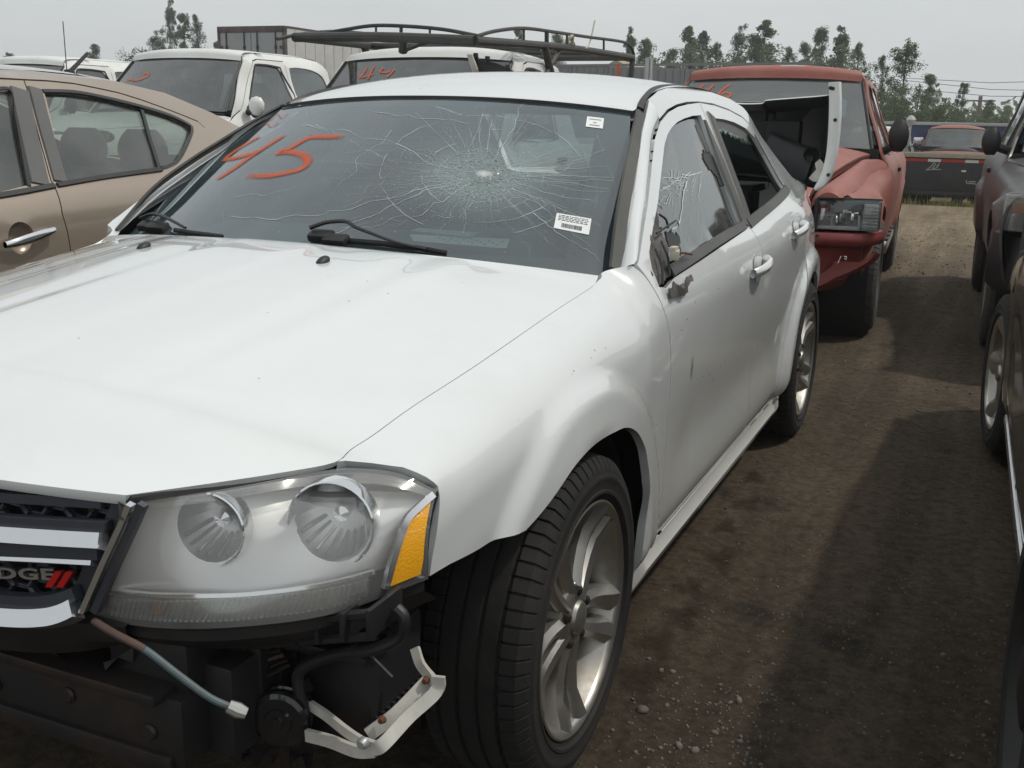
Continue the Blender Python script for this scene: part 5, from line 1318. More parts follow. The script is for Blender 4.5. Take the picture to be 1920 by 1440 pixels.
# ================================================================ trees
def leaf_cluster(V, F, c, r, n, s_, r_, flat=1.0):
    for _ in range(n):
        d = Vector((r_.gauss(0, 1), r_.gauss(0, 1), r_.gauss(0, 1)*flat)); d = d.normalized()*(r*r_.random()**.45); p = c+d
        u = Vector((r_.gauss(0, 1), r_.gauss(0, 1), r_.gauss(0, 1))).normalized(); v = u.orthogonal().normalized(); s2 = s_*r_.uniform(.6, 1.4); b = len(V)
        V += [p-u*s2, p+v*s2*.6, p+u*s2, p-v*s2*.6]; F.append((b, b+1, b+2, b+3))
def tree_meshes(kind, h, seed):
    r_ = random.Random(seed); tr = MB(); V, F = [], []
    lean = Vector((r_.gauss(0, .03), r_.gauss(0, .03), 1))
    top = lean*h
    tr.tube([lean*h*t+Vector((math.sin(t*5+seed), math.cos(t*4+seed), 0))*.012*h*t for t in (0, .25, .5, .75, 1)], [h*.016, h*.013, h*.009, h*.005, h*.001], 7)
    if kind == 'spire':                      # narrow aspen or young spruce
        n = 64; wid = .19
        for i in range(n):
            t = lerp(.12, 1.0, (i/n)**.9); a = r_.uniform(0, 6.28); L_ = h*wid*(1-t)**.75*r_.uniform(.5, 1.2)+h*.012; b0 = lean*h*t; e = b0+Vector((math.cos(a)*L_, math.sin(a)*L_, L_*r_.uniform(.1, .7)))
            tr.tube([b0, e], [h*.004*(1-t)+.004, .003], 4); leaf_cluster(V, F, b0.lerp(e, .8), L_*.40+h*.012, 64, h*.0068, r_, 1.3); leaf_cluster(V, F, b0.lerp(e, .4), L_*.40+h*.014, 46, h*.0068, r_)
    elif kind == 'loose':                    # open birch with gaps
        for i in range(46):
            t = lerp(.16, .99, r_.random()**.9); a = r_.uniform(0, 6.28); L_ = h*.24*(1.15-t)*r_.uniform(.6, 1.25); b0 = lean*h*t; e = b0+Vector((math.cos(a)*L_, math.sin(a)*L_, L_*r_.uniform(.2, .9)))
            mid = b0.lerp(e, .5)+Vector((0, 0, L_*.1)); tr.tube([b0, mid, e], [h*.005*(1-t)+.006, .006, .003], 4)
            for k in range(3): leaf_cluster(V, F, mid.lerp(e, k/2)+Vector((r_.gauss(0, .05), r_.gauss(0, .05), 0))*h*.3, h*r_.uniform(.022, .060)*(1.25-.55*t), 62, h*.0066, r_, 1.2)
        for k in range(16): t = lerp(.32, 1.0, k/15); leaf_cluster(V, F, lean*h*t+Vector((r_.gauss(0, .02), r_.gauss(0, .02), 0))*h*(1.15-t), h*.06*(1.25-t)+h*.008, 60, h*.0064, r_, 1.4)
    else:                                    # bushy
        for i in range(40):
            t = lerp(.08, .98, r_.random()); a = r_.uniform(0, 6.28); L_ = h*.36*math.sin(math.pi*lerp(.22, .95, t))*r_.uniform(.4, 1.1); b0 = lean*h*t*.7; e = b0+Vector((math.cos(a)*L_, math.sin(a)*L_, h*.3*t*r_.uniform(.6, 1.2)))
            tr.tube([b0, e], [h*.006, .003], 4); leaf_cluster(V, F, e, h*r_.uniform(.06, .11), 100, h*.013, r_)
    return tr, V, F
tree_proto = {}
def tree(px, py_top, y, kind, leaf, label, seed, cat='tree', base=None, sx=1.0, group=None, name=None):
    top = at(px, py_top, y=y); zb = gz(top.x, y) if base is None else base; h = top.z-zb
    key = (kind, leaf, seed % 3)
    nm = name or {'spire': 'aspen_tree', 'loose': 'birch_tree', 'bush': 'shrub'}[kind]
    t = thing(nm, label, cat, (top.x, y, zb), random.Random(seed).uniform(0, 6.28), group)
    if key not in tree_proto:
        tr, V, F = tree_meshes(kind, 6.0, seed); a = tr.build('trunk', 'bark', t, 60, fix=False); b = mesh('crown', V, F, leaf, t, None, kind='stuff'); tree_proto[key] = (a, b)
    else:
        for q in tree_proto[key]: c = q.copy(); COL.objects.link(c); c.parent = t
    k = h/6.0; t.scale = (k*sx, k*sx, k); return t
T = tree
tg_ = 'trees beyond the yard'
T(312, 4, 62, 'loose', 'leaf_dark', 'tallest dark aspen rising left of the box trailer', 1, group=tg_, sx=.55)
T(340, 32, 60, 'loose', 'leaf_dark', 'dark bushy tree just right of the tallest aspen on the left', 2, group=tg_, sx=.8)
T(374, 28, 61, 'spire', 'leaf_dark', 'slim dark tree between the tall aspen and the box trailer', 3, group=tg_)
T(292, 60, 59, 'loose', 'leaf_dark', 'lower dark tree at the foot of the tallest aspen', 4, group=tg_, sx=.9)
T(400, 78, 63, 'spire', 'leaf_dark', 'short thin tree touching the left edge of the box trailer', 5, group=tg_)
T(190, 84, 66, 'spire', 'leaf_mid', 'small pointed spruce standing alone above the tan car roof', 6, group=tg_, sx=1.6, name='spruce_tree')
T(20, 100, 78, 'spire', 'leaf_dark', 'tiny spruce tip above the roofs at the far left', 7, group=tg_, sx=1.5, name='spruce_tree')
T(240, 104, 56, 'bush', 'leaf_mid', 'low leafy shrub left of the dark tree group', 8, 'shrub', group=tg_)
T(272, 96, 57, 'bush', 'leaf_dark', 'low dark shrub behind the left windshield edge of the white cab', 9, 'shrub', group=tg_)
for i, (px, py, y, k, lf, lab, sx) in enumerate([
 (970, 58, 60, 'loose', 'leaf_dark', 'thin dark tree seen between the rails of the ladder rack', .6),
 (1045, 66, 62, 'loose', 'leaf_mid', 'small tree seen through the rear half of the ladder rack', .8),
 (1172, 58, 58, 'loose', 'leaf_dark', 'slim tree beside the back end of the ladder rack', .7),
 (1208, 78, 60, 'loose', 'leaf_mid', 'tree with a flat leafy top right above the galvanised post', .9),
 (1226, 76, 62, 'spire', 'leaf_mid', 'pale tree just right of the galvanised post', 1.3),
 (1296, 52, 60, 'spire', 'leaf_mid', 'dense pointed tree above the left end of the red truck roof', 1.25),
 (1325, 58, 61, 'spire', 'leaf_dark', 'narrow tree directly right of the dense pointed tree', 1.1),
 (1262, 96, 63, 'loose', 'leaf_mid', 'low tree at the left foot of the dense pointed tree', .9),
 (1385, 52, 59, 'loose', 'leaf_dark', 'open-branched birch above the middle of the red truck roof', .75),
 (1356, 84, 62, 'loose', 'leaf_mid', 'short leafy tree left of the open-branched birch', .9),
 (1440, 38, 60, 'spire', 'leaf_mid', 'tallest leafy tree above the red truck roof', 1.7),
 (1418, 76, 62, 'loose', 'leaf_mid', 'bushy tree filling in left of the tallest leafy tree', .9),
 (1468, 92, 61, 'loose', 'leaf_mid', 'short tree under the right side of the tallest leafy tree', .8),
 (1545, 58, 58, 'loose', 'leaf_mid', 'left one of the pair of full birches above the red truck', .8),
 (1590, 56, 59, 'loose', 'leaf_dark', 'right one of the pair of full birches above the red truck', .85),
 (1622, 84, 60, 'loose', 'leaf_mid', 'smaller birch at the right foot of the birch pair', .75),
 (1518, 84, 62, 'loose', 'leaf_mid', 'small spindly birch at the left foot of the birch pair', .7),
 (1705, 76, 46, 'loose', 'leaf_mid', 'broad open birch standing behind the red truck mirror', 1.15),
 (1668, 108, 47, 'loose', 'leaf_mid', 'slender birch at the left side of the broad open birch', .8),
 (1750, 142, 48, 'loose', 'leaf_mid', 'mid-sized birch right of the broad open birch', 1.0),
 (1802, 160, 52, 'loose', 'leaf_light', 'pale young birch above the far red pickup', .9),
 (1858, 188, 60, 'spire', 'leaf_mid', 'small pointed tree above the blue steel container', 1.6),
 (1890, 195, 62, 'bush', 'leaf_mid', 'rounded tree at the right edge above the dark mirror', .6)]):
    T(px, py, y, k, lf, lab, 20+i, group=tg_, sx=sx)
for i, (px, py, y, lab) in enumerate([(1665, 178, 40, 'dense green bush behind the red truck mirror'), (1690, 168, 41, 'tall bush under the broad open birch'), (1722, 172, 40, 'bushy willow clump left of the far red pickup'),
 (1752, 182, 41, 'willow clump above the left end of the blue container'), (1782, 190, 42, 'willow clump above the far red pickup roof'), (1815, 198, 43, 'low willow clump right of the far red pickup roof'), (1848, 204, 44, 'low bush above the right half of the blue container'), (1884, 206, 45, 'low bush just left of the dark vehicle at the right edge'), (1640, 186, 41, 'bush half hidden behind the red truck cab')]):
    T(px, py, y, 'bush', 'leaf_light' if i % 2 else 'leaf_mid', lab, 50+i, 'shrub', group='bushes behind the blue container', sx=.9)
for i, (px, py, y, lab) in enumerate([(1182, 104, 50, 'low bush behind the grey fence left of the galvanised post'), (1240, 106, 51, 'low bush behind the grey fence right of the galvanised post'), (1285, 102, 52, 'low bush under the dense pointed tree'), (1335, 104, 51, 'low bush behind the left part of the red truck roof'), (1382, 106, 53, 'low bush under the open-branched birch'), (1425, 102, 52, 'low bush under the tallest leafy tree'), (1482, 108, 51, 'low bush right of the tallest leafy tree'), (1530, 104, 52, 'low bush left of the birch pair above the red truck roof'), (1572, 100, 53, 'low bush between the pair of full birches'), (1615, 112, 51, 'low bush right of the birch pair')]):
    T(px, py, y, 'bush', 'leaf_mid' if i % 3 else 'leaf_light', lab, 80+i, 'shrub', group='bushes under the trees behind the fence', sx=1.1)
# far wood that closes the horizon
V, F = [], []; r_ = random.Random(77)
for i in range(520):
    x = r_.uniform(-150, 120); y = r_.uniform(95, 130); hh = r_.uniform(2.2, 4.2); leaf_cluster(V, F, Vector((x, y, hh*.5)), hh*.75, 26, .42, r_, .8)
mesh('far_wood', V, F, 'leaf_mid', None, None, kind='stuff')

# ================================================================ yard structures
tr_ = at(535, 48, z=4.05); x1, y0 = tr_.x, tr_.y
tl_w = 2.6
bt = thing('box_trailer', 'tall white box trailer with grey rear doors and a dark rusty frame', 'trailer', (x1-tl_w/2, y0, 0), R(1.5))
b = MB(); b.box((0, 7.0, 2.55), (tl_w, 13.9, 2.9), bev=.03); b.build('cargo_box', 'trailer_white', bt)
for k in range(24):
    q = MB(); q.box((tl_w/2+.006, .5+k*.58, 2.55), (.02, .035, 2.8)); q.build('side_rib', 'trailer_white', bt)
b = MB(); b.box((0, -.02, 3.95), (tl_w, .14, .2), bev=.01); b.box((0, -.02, 1.15), (tl_w, .14, .14), bev=.01)
for s_ in (-1, 1): b.box((s_*(tl_w/2-.05), -.02, 2.55), (.10, .14, 2.9), bev=.01)
b.build('rear_frame', 'trailer_frame', bt)
b = MB(); b.box((0, 7, 4.02), (tl_w+.03, 13.9, .06)); b.build('roof_rail', 'trailer_frame', bt)
for s_ in (-1, 1):
    d = MB(); d.box((s_*.6, -.05, 2.55), (1.18, .05, 2.62), bev=.006); dr = d.build('door', 'trailer_door', bt)
    for xx in (.25, .95):
        q = MB(); q.tube([(s_*xx, -.095, 1.25), (s_*xx, -.095, 3.88)], .022, 8)
        for zz in (1.7, 2.6, 3.4): q.box((s_*xx, -.085, zz), (.09, .03, .10))
        q.build('lock_rod', 'steel_dark', dr)
    for zz in (1.6, 2.5, 3.4): q = MB(); q.box((s_*1.18, -.085, zz), (.16, .04, .09)); q.build('hinge', 'trailer_frame', dr)
    q = MB(); q.box((s_*.12, -.10, 2.9), (.12, .04, .22), bev=.01); q.build('door_latch', 'galvanised', dr)
for yy in (2.2, 3.5):
    for s_ in (-1, 1): w_ = MB(); w_.lathe([(s_*.75, .2), (s_*.75, .5), (s_*1.2, .5), (s_*1.2, .2)], 20, c=(0, yy, .5)); w_.build('wheel', 'rubber', bt)
w_ = MB(); w_.box((0, 7, 1.0), (1.0, 13, .25)); w_.build('chassis', 'steel_dark', bt)
# grey wall of panels
fa, fb = at(1010, 122, y=21.5), at(1330, 130, y=21.0)
fa = fa+(fa-fb)*1.1; fb = fb+(fb-fa)*.25
fw = thing('panel_fence', 'long grey sheet-metal fence behind the ladder rack truck', 'fence', (fa.x, fa.y, -.4))
dv = Vector((fb.x-fa.x, fb.y-fa.y, 0)); n_ = 12; ux = dv.normalized(); ang = math.atan2(ux.y, ux.x)
for i in range(n_):
    c = dv*((i+.5)/n_); w = dv.length/n_-.02; H_ = lerp(fa.z, fb.z, (i+.5)/n_)+.4
    p = MB(); p.box(c+Vector((0, 0, H_/2)), (w, .03, H_), rot=Matrix.Rotation(ang, 3, 'Z'), bev=.004)
    for k in range(5): p.box(c+ux*(w*(k-2)/5.2)+Vector((0, -.02, H_/2)), (.03, .02, H_-.05), rot=Matrix.Rotation(ang, 3, 'Z'))
    p.build('panel', 'fence_grey', fw)
    q = MB(); q.box(dv*(i/n_)+Vector((0, .05, H_/2)), (.08, .08, H_+.02), rot=Matrix.Rotation(ang, 3, 'Z')); q.build('post', 'galvanised', fw)
q = MB(); q.box(dv*.5+Vector((0, -.0, lerp(fa.z, fb.z, .5)+.41)), (dv.length, .06, .05), rot=Matrix.Rotation(ang, 3, 'Z')); q.build('top_rail', 'fence_grey', fw)
pt = at(1217, 108, y=10.5); ps_ = thing('steel_post', 'ribbed galvanised steel post standing behind the white sedan roof', 'post', (pt.x, pt.y, 0))
q = MB(); h = pt.z
for dx, dw in ((-.028, .02), (0, .03), (.028, .02)): q.box((dx, 0 if dx else -.015, h/2), (dw, .05, h), bev=.003)
q.box((0, .03, h/2), (.085, .012, h)); q.build('post_profile', 'galvanised', ps_)
pt = at(1160, 120, y=12.5); sk = thing('marker_stake', 'thin orange marker stake in front of the grey fence', 'stake', (pt.x, pt.y, 0))
q = MB(); q.box((0, 0, pt.z/2), (.045, .015, pt.z)); q.build('stake_blade', 'orange_primer', sk)
sh_ = at(1155, 112, y=30); sd_ = thing('shed', 'small shed with a brown pitched roof beyond the grey fence', 'shed', (sh_.x, 30, 0))
q = MB(); q.box((0, 1.2, 1.25), (2.2, 2.4, 2.5)); q.build('wall', 'fence_grey', sd_)
q = MB(); q.prism([(-1.3, 0, 2.45), (1.3, 0, 2.45), (0, 0, sh_.z)], (0, 2.4, 0)); q.build('roof', 'wood_rail', sd_)
# blue container with a pale rim
bl0, bl1 = at(1700, 231, y=28), at(1990, 240, y=28)
bc = thing('steel_container', 'low dark blue steel container with a pale top rim, below the bushes', 'container', ((bl0.x+bl1.x)/2, 28.6, -.42))
wd = bl1.x-bl0.x+2.5; hh = bl0.z+.42
q = MB(); q.box((0, .6, hh/2), (wd, 2.2, hh-.05), bev=.03); q.build('body', 'blue_steel', bc)
for k in range(9): r2 = MB(); r2.box((-wd/2+.3+k*(wd-.6)/8, -.54, hh/2-.05), (.10, .09, hh-.3)); r2.build('rib', 'blue_steel', bc)
q = MB(); q.box((0, .6, hh+.0), (wd+.1, 2.3, .08), bev=.01); q.build('rim', 'galvanised', bc)
# flat black trailer bed with striped tape
fb0, fb1 = at(1690, 286, y=20.4), at(1870, 300, y=20.2)
tb = thing('flatbed_trailer', 'black flatbed trailer side with a wooden top rail and red and white reflective tape', 'trailer', (fb0.x-.6, 20.3, -.42))
bw = 4.6; top = fb0.z+.42
q = MB(); q.box((bw/2, .9, top*.68), (bw, 1.8, top*.62), bev=.02); q.build('bed_side', 'bed_black', tb)
q = MB(); q.box((bw/2, -.02, top-.03), (bw+.1, .10, .09), bev=.012); q.build('top_rail', 'wood_rail', tb)
k = 0; x = .02
while x < bw-.3:
    w = .42 if k % 2 == 0 else .24
    q = MB(); q.box((x+w/2, -.012, top-.125), (w-.006, .006, .055)); q.build('reflective_tape', 'tape_red' if k % 2 == 0 else 'tape_white', tb); x += w; k += 1
q = MB(); q.box((bw/2, .02, top*.42), (bw, .10, .05)); q.box((bw/2, .0, top*.22), (bw, .06, .04)); q.build('lower_rail', 'bed_black', tb)
tw = MB(); tw.lathe([(-.1, .12), (-.1, .32), (.1, .32), (.1, .12)], 20, 'y', c=(1.9, .15, .33)); tw.lathe([(-.1, .12), (-.1, .32), (.1, .32), (.1, .12)], 20, 'y', c=(2.6, .15, .33)); tw.build('wheel', 'rubber', tb)
def on_bed(px, py): p = at(px, py, y=20.26); return Vector((p.x-tb.location.x, -.03, p.z-tb.location.z))
for ln in ([(1738, 318), (1746, 312), (1750, 306), (1754, 308), (1748, 316), (1757, 314), (1760, 309)], [(1736, 319), (1750, 318), (1764, 318)], [(1756, 312), (1762, 306)], [(1812, 338), (1813, 344), (1822, 344)], [(1816, 341), (1830, 341)], [(1822, 344), (1831, 346)]):
    sc_ = MB(); sc_.tube(spl([on_bed(*q) for q in ln], 4), .012, 5); sc_.build('emblem_stroke', 'grey_sat', tb)
lt = MB(); lt.box(on_bed(1807, 321), (.08, .02, .03), bev=.005); lt.build('marker_lamp', 'tape_white', tb)
# pole and wires
p0 = at(1839, 180, y=75); up = thing('utility_pole', 'thin far utility pole above the bushes on the right', 'pole', (p0.x, 75, -.4)); q = MB(); q.tube([(0, 0, 0), (0, 0, p0.z+.4)], .12, 6); q.box((0, 0, p0.z+.1), (1.8, .1, .1)); q.build('mast', 'bark', up)
wi = MB()
for pya, pyb in ((150, 172), (146, 150), (165, 182)):
    a, b2 = at(1690, pya, y=80), at(2050, pyb, y=74); wi.tube([a, a.lerp(b2, .5)-Vector((0, 0, .25)), b2], .018, 4)
o = wi.build('power_lines', 'steel_dark', None); o['label'] = 'faint power lines crossing the sky above the bushes'; o['category'] = 'cables'

# ================================================================ other vehicles
def simple_seats(par, xs, y, z=.55, m='seat_tan', h=.62, w=.46):
    for cx in xs:
        o_ = MB(); o_.box((cx, y+.0, z+h*.5), (w, .16, h), rot=Matrix.Rotation(R(-14), 3, 'X'), bev=.06); o_.box((cx, y-.25, z), (w, .5, .16), bev=.05)
        rows = []
        for t in [i/7 for i in range(8)]:
            s_ = math.sin(math.pi*lerp(.10, .90, t))**.5; rows.append([Vector((cx+.15*s_*math.copysign(abs(math.cos(a))**.75, math.cos(a)), y+.13+.055*s_*math.sin(a), z+h+.03+.21*t)) for a in [2*math.pi*k/18 for k in range(19)]])
        o_.grid(rows); o_.build('seat', m, par, 60)
def pickup(name, label, cat, loc, rz, P, paint, group=None):
    """a pickup or wagon in its own frame: front axle at y = 0, bonnet towards -y"""
    g_ = lambda k, d: P.get(k, d)
    hw, wr, ov, yC, yT = g_('hw', .97), g_('wr', .37), g_('ov', .85), g_('yC', 1.05), g_('yT', 1.6)
    yD1, yD2, yE, yB, wb = g_('yD1', .95), g_('yD2', 2.15), g_('yE', 2.75), g_('yB', 4.7), g_('wb', 3.5)
    zroc, zhf, zhr, zb, zbw, zT, zr = g_('zroc', .42), g_('zhf', 1.05), g_('zhr', 1.18), g_('zb', 1.18), g_('zbw', 1.24), g_('zT', 1.76), g_('zr', 1.86)
    xb, xT, step = g_('xb', .80), g_('xT', .62), g_('step', .09)
    t = thing(name, label, cat, loc, rz, group)
    def belt(zb_, dx=0): return [(zroc-.02, hw-.07+dx), (zroc+.06, hw-.03+dx), (zroc+.25, hw-.012+dx), (zb_-.30, hw+dx), (zb_-.13, hw-.012+dx), (zb_-.05, hw-.045+dx), (zb_, hw-.09+dx)]
    roof_ = [(zb+.12, lerp(hw-.09, xT+.03, .20)), (zT-.12, lerp(hw-.09, xT+.03, .83)), (zT, xT+.035), (zr-.05, xT-.03), (zr-.015, xT-.11)]
    fd_ = g_('fd', .05)
    fr_ = lambda z, d: [(zroc, hw-.10-d), (.62, hw-.05-d), (z-.22, hw-.03-d), (z-.10, hw-.055-d), (z-.04, hw-.11-d), (z, hw-.19-d)]
    S = Side([(-ov, fr_(zhf, fd_)), (-ov*.5, fr_(lerp(zhf, zhr, .3), .01)), (.4, fr_(lerp(zhf, zhr, .7), 0)), (yC, belt(zb)+roof_), (yE+.02, belt(zb+.02)+roof_), (yB, belt(zb+.02, -.01)+roof_)],
             lambda y, z: .03*(1-sstep(wr+.10, wr+.17, math.hypot(y, z-wr)))*sstep(zroc-.05, zroc+.1, z)*g_('flare', 1)+.03*(1-sstep(wr+.10, wr+.17, math.hypot(y-wb, z-wr)))*sstep(zroc-.05, zroc+.1, z)*g_('flare', 1))
    zg = lambda y: lerp(zhf, zhr, (y+ov)/(yC+ov))-.008
    ra = wr+.075
    def arch_(c, z0): return [(c+ra*math.cos(R(a)), wr+ra*math.sin(R(a))) for a in range(int(math.degrees(math.asin((z0-wr)/ra))), 181-int(math.degrees(math.asin((z0-wr)/ra))), 9)]
    fy = g_('fy', -ov)
    fend = [(fy, zg(fy))]+[(y, zg(y)) for y in (-ov*.5, 0, .45, yC-.08)]+[(yC-.01, zb-.002), (yD1-.004, zb-.05), (yD1-.004, zroc)]+arch_(0, zroc)+([(-ov+.05, zroc+.02), (-ov, .62)] if fy == -ov else [(fy, .62)])
    zdt = zr-.085; e = 1e-3
    dtop = [(yD1, zb-.045), (yC+.16, zb+.06), (yT+.06, zT-.10), (yT+.15, zdt-.02), (yT+.24, zdt), (yD2, zdt)]
    door = [(yD1+.003, zroc+.02), (yD1+.003, zb-.048)]+[(q[0], q[1]-.005) for q in dtop[1:]]+[(yD2-.004, zdt-.01), (yD2-.004, zroc+.02)]
    dwin = [(yC+.23, zb+.035), (yT+.085, zT-.15), (yT+.15, zdt-.075), (yT+.23, zdt-.05), (yD2-.16, zdt-.06), (yD2-.085, zdt-.12), (yD2-.035, zb+.035)]
    frame = [(yC-.01, zb), (yC+.02, zbw-.03), (yT-.01, zT-.005), (yT+.05, zr-.035)]+[(lerp(yT, yE-.3, q), zr-.017) for q in (.35, .7, 1)]+[(yE-.12, zr-.05), (yE-.02, zr-.16), (yE+.03, zb+.05), (yE+.03, zroc+.02), (yD2+.004, zroc+.02), (yD2+.004, zdt+.006)]+[(q[0], q[1]+.006) for q in dtop[::-1][1:]]
    ewin = spl([(yD2+.10, zb+.05), (yD2+.06, zdt-.12), (yD2+.11, zdt-.055), (lerp(yD2, yE, .55), zdt-.06), (yE-.16, zdt-.12), (yE-.10, zdt-.24), (yE-.06, zb+.08), (yE-.10, zb+.05)], 4, True) if g_('ext', True) else None
    ewin = [tuple(q) for q in ewin] if ewin else None
    dark = 'interior_dark'
    for mir in (False, True):
        M = -1 if mir else 1
        sheet('fender', fend, S.P, S.n, paint, t, step=step, mirror=mir, inner=dark)
        d = sheet('door', door, S.P, S.n, paint, t, holes=[dwin], step=step, mirror=mir, inner=dark)
        sheet('window', dwin, S.P, S.n, g_('glass', 'far_glass'), d, step=.2, off=-.012, flange=0, mirror=mir)
        k_ = [(a, b) for a, b in dwin]; rb = spl(k_+k_[:1], 2); nn = [S.n(q[0], q[1]) for q in rb]
        ribbon('window_seal', [Vector((M*v.x, v.y, v.z)) for v in [S.P(q[0], q[1])+n*.001 for q, n in zip(rb, nn)]], [Vector((M*n.x, n.y, n.z)) for n in nn], .010, .003, 'black_plastic', d)
        h_ = MB(); h_.box(Vector((M*(S.x(yD2-.17, zb-.12)+.012), yD2-.17, zb-.12)), (.025, .16, .035), bev=.008); h_.build('handle', g_('handle', 'black_plastic'), d)
        cf_ = sheet('cab_side', frame, S.P, S.n, paint, t, holes=[ewin] if ewin else [], step=step, mirror=mir, inner=dark)
        if ewin: sheet('rear_side_window', ewin, S.P, S.n, g_('glass', 'far_glass'), cf_, step=.2, off=-.010, flange=0, mirror=mir)
        mw = MB(); c = S.P(yC+.25, zb+.03); mz = g_('mirror', (.12, .10, .15))
        rows = []
        for q in [i/6 for i in range(7)]:
            s_ = math.sin(math.pi*lerp(.08, .92, q))**.55; rows.append([Vector((M*(c.x+mz[0]*.95+g_('mwid', mz[0]*.5)*s_*math.cos(a)), c.y-.02+.05*s_*math.sin(a)*(1.4 if math.sin(a) < 0 else .4), c.z+mz[1]+(q-.5)*mz[2])) for a in [2*math.pi*k/16 for k in range(17)]])
        mw.grid(rows); mw.add(rows[0][:-1], [tuple(range(16))]); mw.add(rows[-1][:-1], [tuple(range(16))])
        mo = mw.build('mirror', g_('mirror_mat', 'black_plastic'), t, 60)
        mm_ = MB(); mm_.tube([Vector((M*(c.x-.02), c.y, c.z)), Vector((M*(c.x+mz[0]*.8), c.y-.01, c.z+mz[1]*.55))], .03, 8); mm_.build('mirror_arm', 'black_plastic', mo)
        if g_('bed', True):
            bedp = [(yE+.05, zb-.01), (yB, zb-.01), (yB, zroc+.1)]+arch_(wb, zroc)+[(yE+.05, zroc)]
            sheet('bed_side', bedp, S.P, S.n, paint, t, step=.12, mirror=mir, inner=dark)
        for y in (0, wb):
            w_ = MB(); w_.lathe([(M*hw*.5, wr*.5), (M*hw*.5, ra+.02), (M*(hw-.05), ra+.01)], 20, c=(0, y, wr), a0=R(-80), a1=R(90+170)); w_.build('wheel_liner', dark, t)
            wheel(t, (M*(hw-.13), y, wr), M, wr, g_('rim', .22), g_('ww', .24), style=g_('style', 'steel'), m=g_('alloy', 'alloy_dull'), n=g_('wn', 28), tm='tread_dirt')
    hx_ = [(S.x(y, zg(y))+.0, y, zg(y)+.004) for y in (yC-.08, .45, 0, -ov*.5, -ov)]
    hood_n = [(xb, yC-.02, zb+.005)]+hx_+[(hx_[-1][0], -ov-.02, zhf-.03)]
    cr_ = g_('crown', .05)
    loft_sym('hood', *smooth_rows(hood_n, [(0, -.20, cr_*.7)]+[(0, -.12, cr_)]*3+[(0, -.10, cr_*1.1), (0, -.10, cr_), (0, -.10, cr_*.8)], 4), paint, t, 28, 2.6, drop=.02)
    def wsf(u, v):
        e_ = Vector((xb, yC+.02, zbw-.02)).lerp(Vector((xT, yT, zT)), v); w = 1-abs(u)**2.3; return Vector((e_.x*u, e_.y, e_.z))+Vector((0, lerp(-.20, -.08, v), .02))*w
    wm = MB(); wm.grid([[wsf(1-2*j/24, i/12) for j in range(25)] for i in range(13)]); wsd = wm.build('windshield', g_('wglass', 'far_glass'), t, 60)
    fm2 = MB(); nrm = Vector((0, -.6, .6)).normalized()
    for u0, u1, v0, v1 in ((-1.0, 1.0, .93, 1.0), (-1, 1, 0, .06), (-1, -.94, 0, 1), (.94, 1, 0, 1)): fm2.grid([[wsf(lerp(u0, u1, j/16), lerp(v0, v1, i/6))-nrm*.006 for j in range(17)] for i in range(7)])
    fm2.build('ceramic_border', 'frit', wsd)
    for M in (1, -1): sl_ = MB(); sl_.tube([Vector((M*(xb+.004), yC+.01, zbw-.02)), Vector((M*(xT+.006), yT-.005, zT))], .011, 6); sl_.build('windshield_seal', 'black_plastic', wsd)
    cwl = MB(); cwl.grid([[Vector((xb*1.02*q, yC-.04-.2*(1-abs(q)**2.3)+d, z)) for q in [1-2*j/16 for j in range(17)]] for d, z in ((0, zb+.02), (.10, zbw-.03), (.2, zbw-.04))]); cwl.build('cowl_panel', 'black_plastic', t)
    for a, b in ((.55, -.05), (-.02, -.6)):
        wp = MB(); pts = [wsf(lerp(a, b, q), .03+.07*q*0+.05*math.sin(q*2.2))+nrm*.02 for q in [i/8 for i in range(9)]]; wp.tube(pts, .009, 5); wp.build('wiper', 'black_plastic', t)
    rx = lambda y, z: S.x(y, z)
    re_ = [(xT+.004, yT-.005, zT+.003), (xT-.01, yT+.05, zr-.038)]+[(rx(lerp(yT, yE-.3, q), zr-.017)+.002, lerp(yT, yE-.3, q), zr-.015) for q in (.35, .7, 1)]+[(rx(yE-.12, zr-.05), yE-.12, zr-.048), (rx(yE-.02, zr-.16), yE-.01, zr-.158)]
    loft_sym('roof', *smooth_rows(re_, [(0, -.085, .025), (0, -.06, .04), (0, 0, .04), (0, 0, .04), (0, 0, .04), (0, .02, .03), (0, .04, .01)], 4), paint, t, 24, 2.6, inner='headliner')
    bk = MB(); bk.grid([[Vector((q*rx(yE, z), yE+.02+.04*(1-q*q), z)) for q in [1-2*j/12 for j in range(13)]] for z in (zroc, zb, zb+.06)]); bk.build('cab_back', paint, t)
    bk = MB(); bk.grid([[Vector((q*rx(yE, z), yE+lerp(.02, -.02, (z-zb)/.6)+.04*(1-q*q), z)) for q in [1-2*j/12 for j in range(13)]] for z in (zb+.06, lerp(zb, zr, .5), zr-.16)]); bk.build('rear_window', g_('glass', 'far_glass'), t)
    fr2 = MB(); rows = []
    for z, d in ((zhf-.03, -.0), (zhf-.09, -.015), (.64, -.03), (zroc+.05, .02)): rows.append([Vector((q*(hw-.12), -ov-.02-.10*(1-abs(q)**2.6)+d, z)) for q in [1-2*j/24 for j in range(25)]])
    fr2.grid(rows); fr2.build('front_panel', g_('front', paint), t)
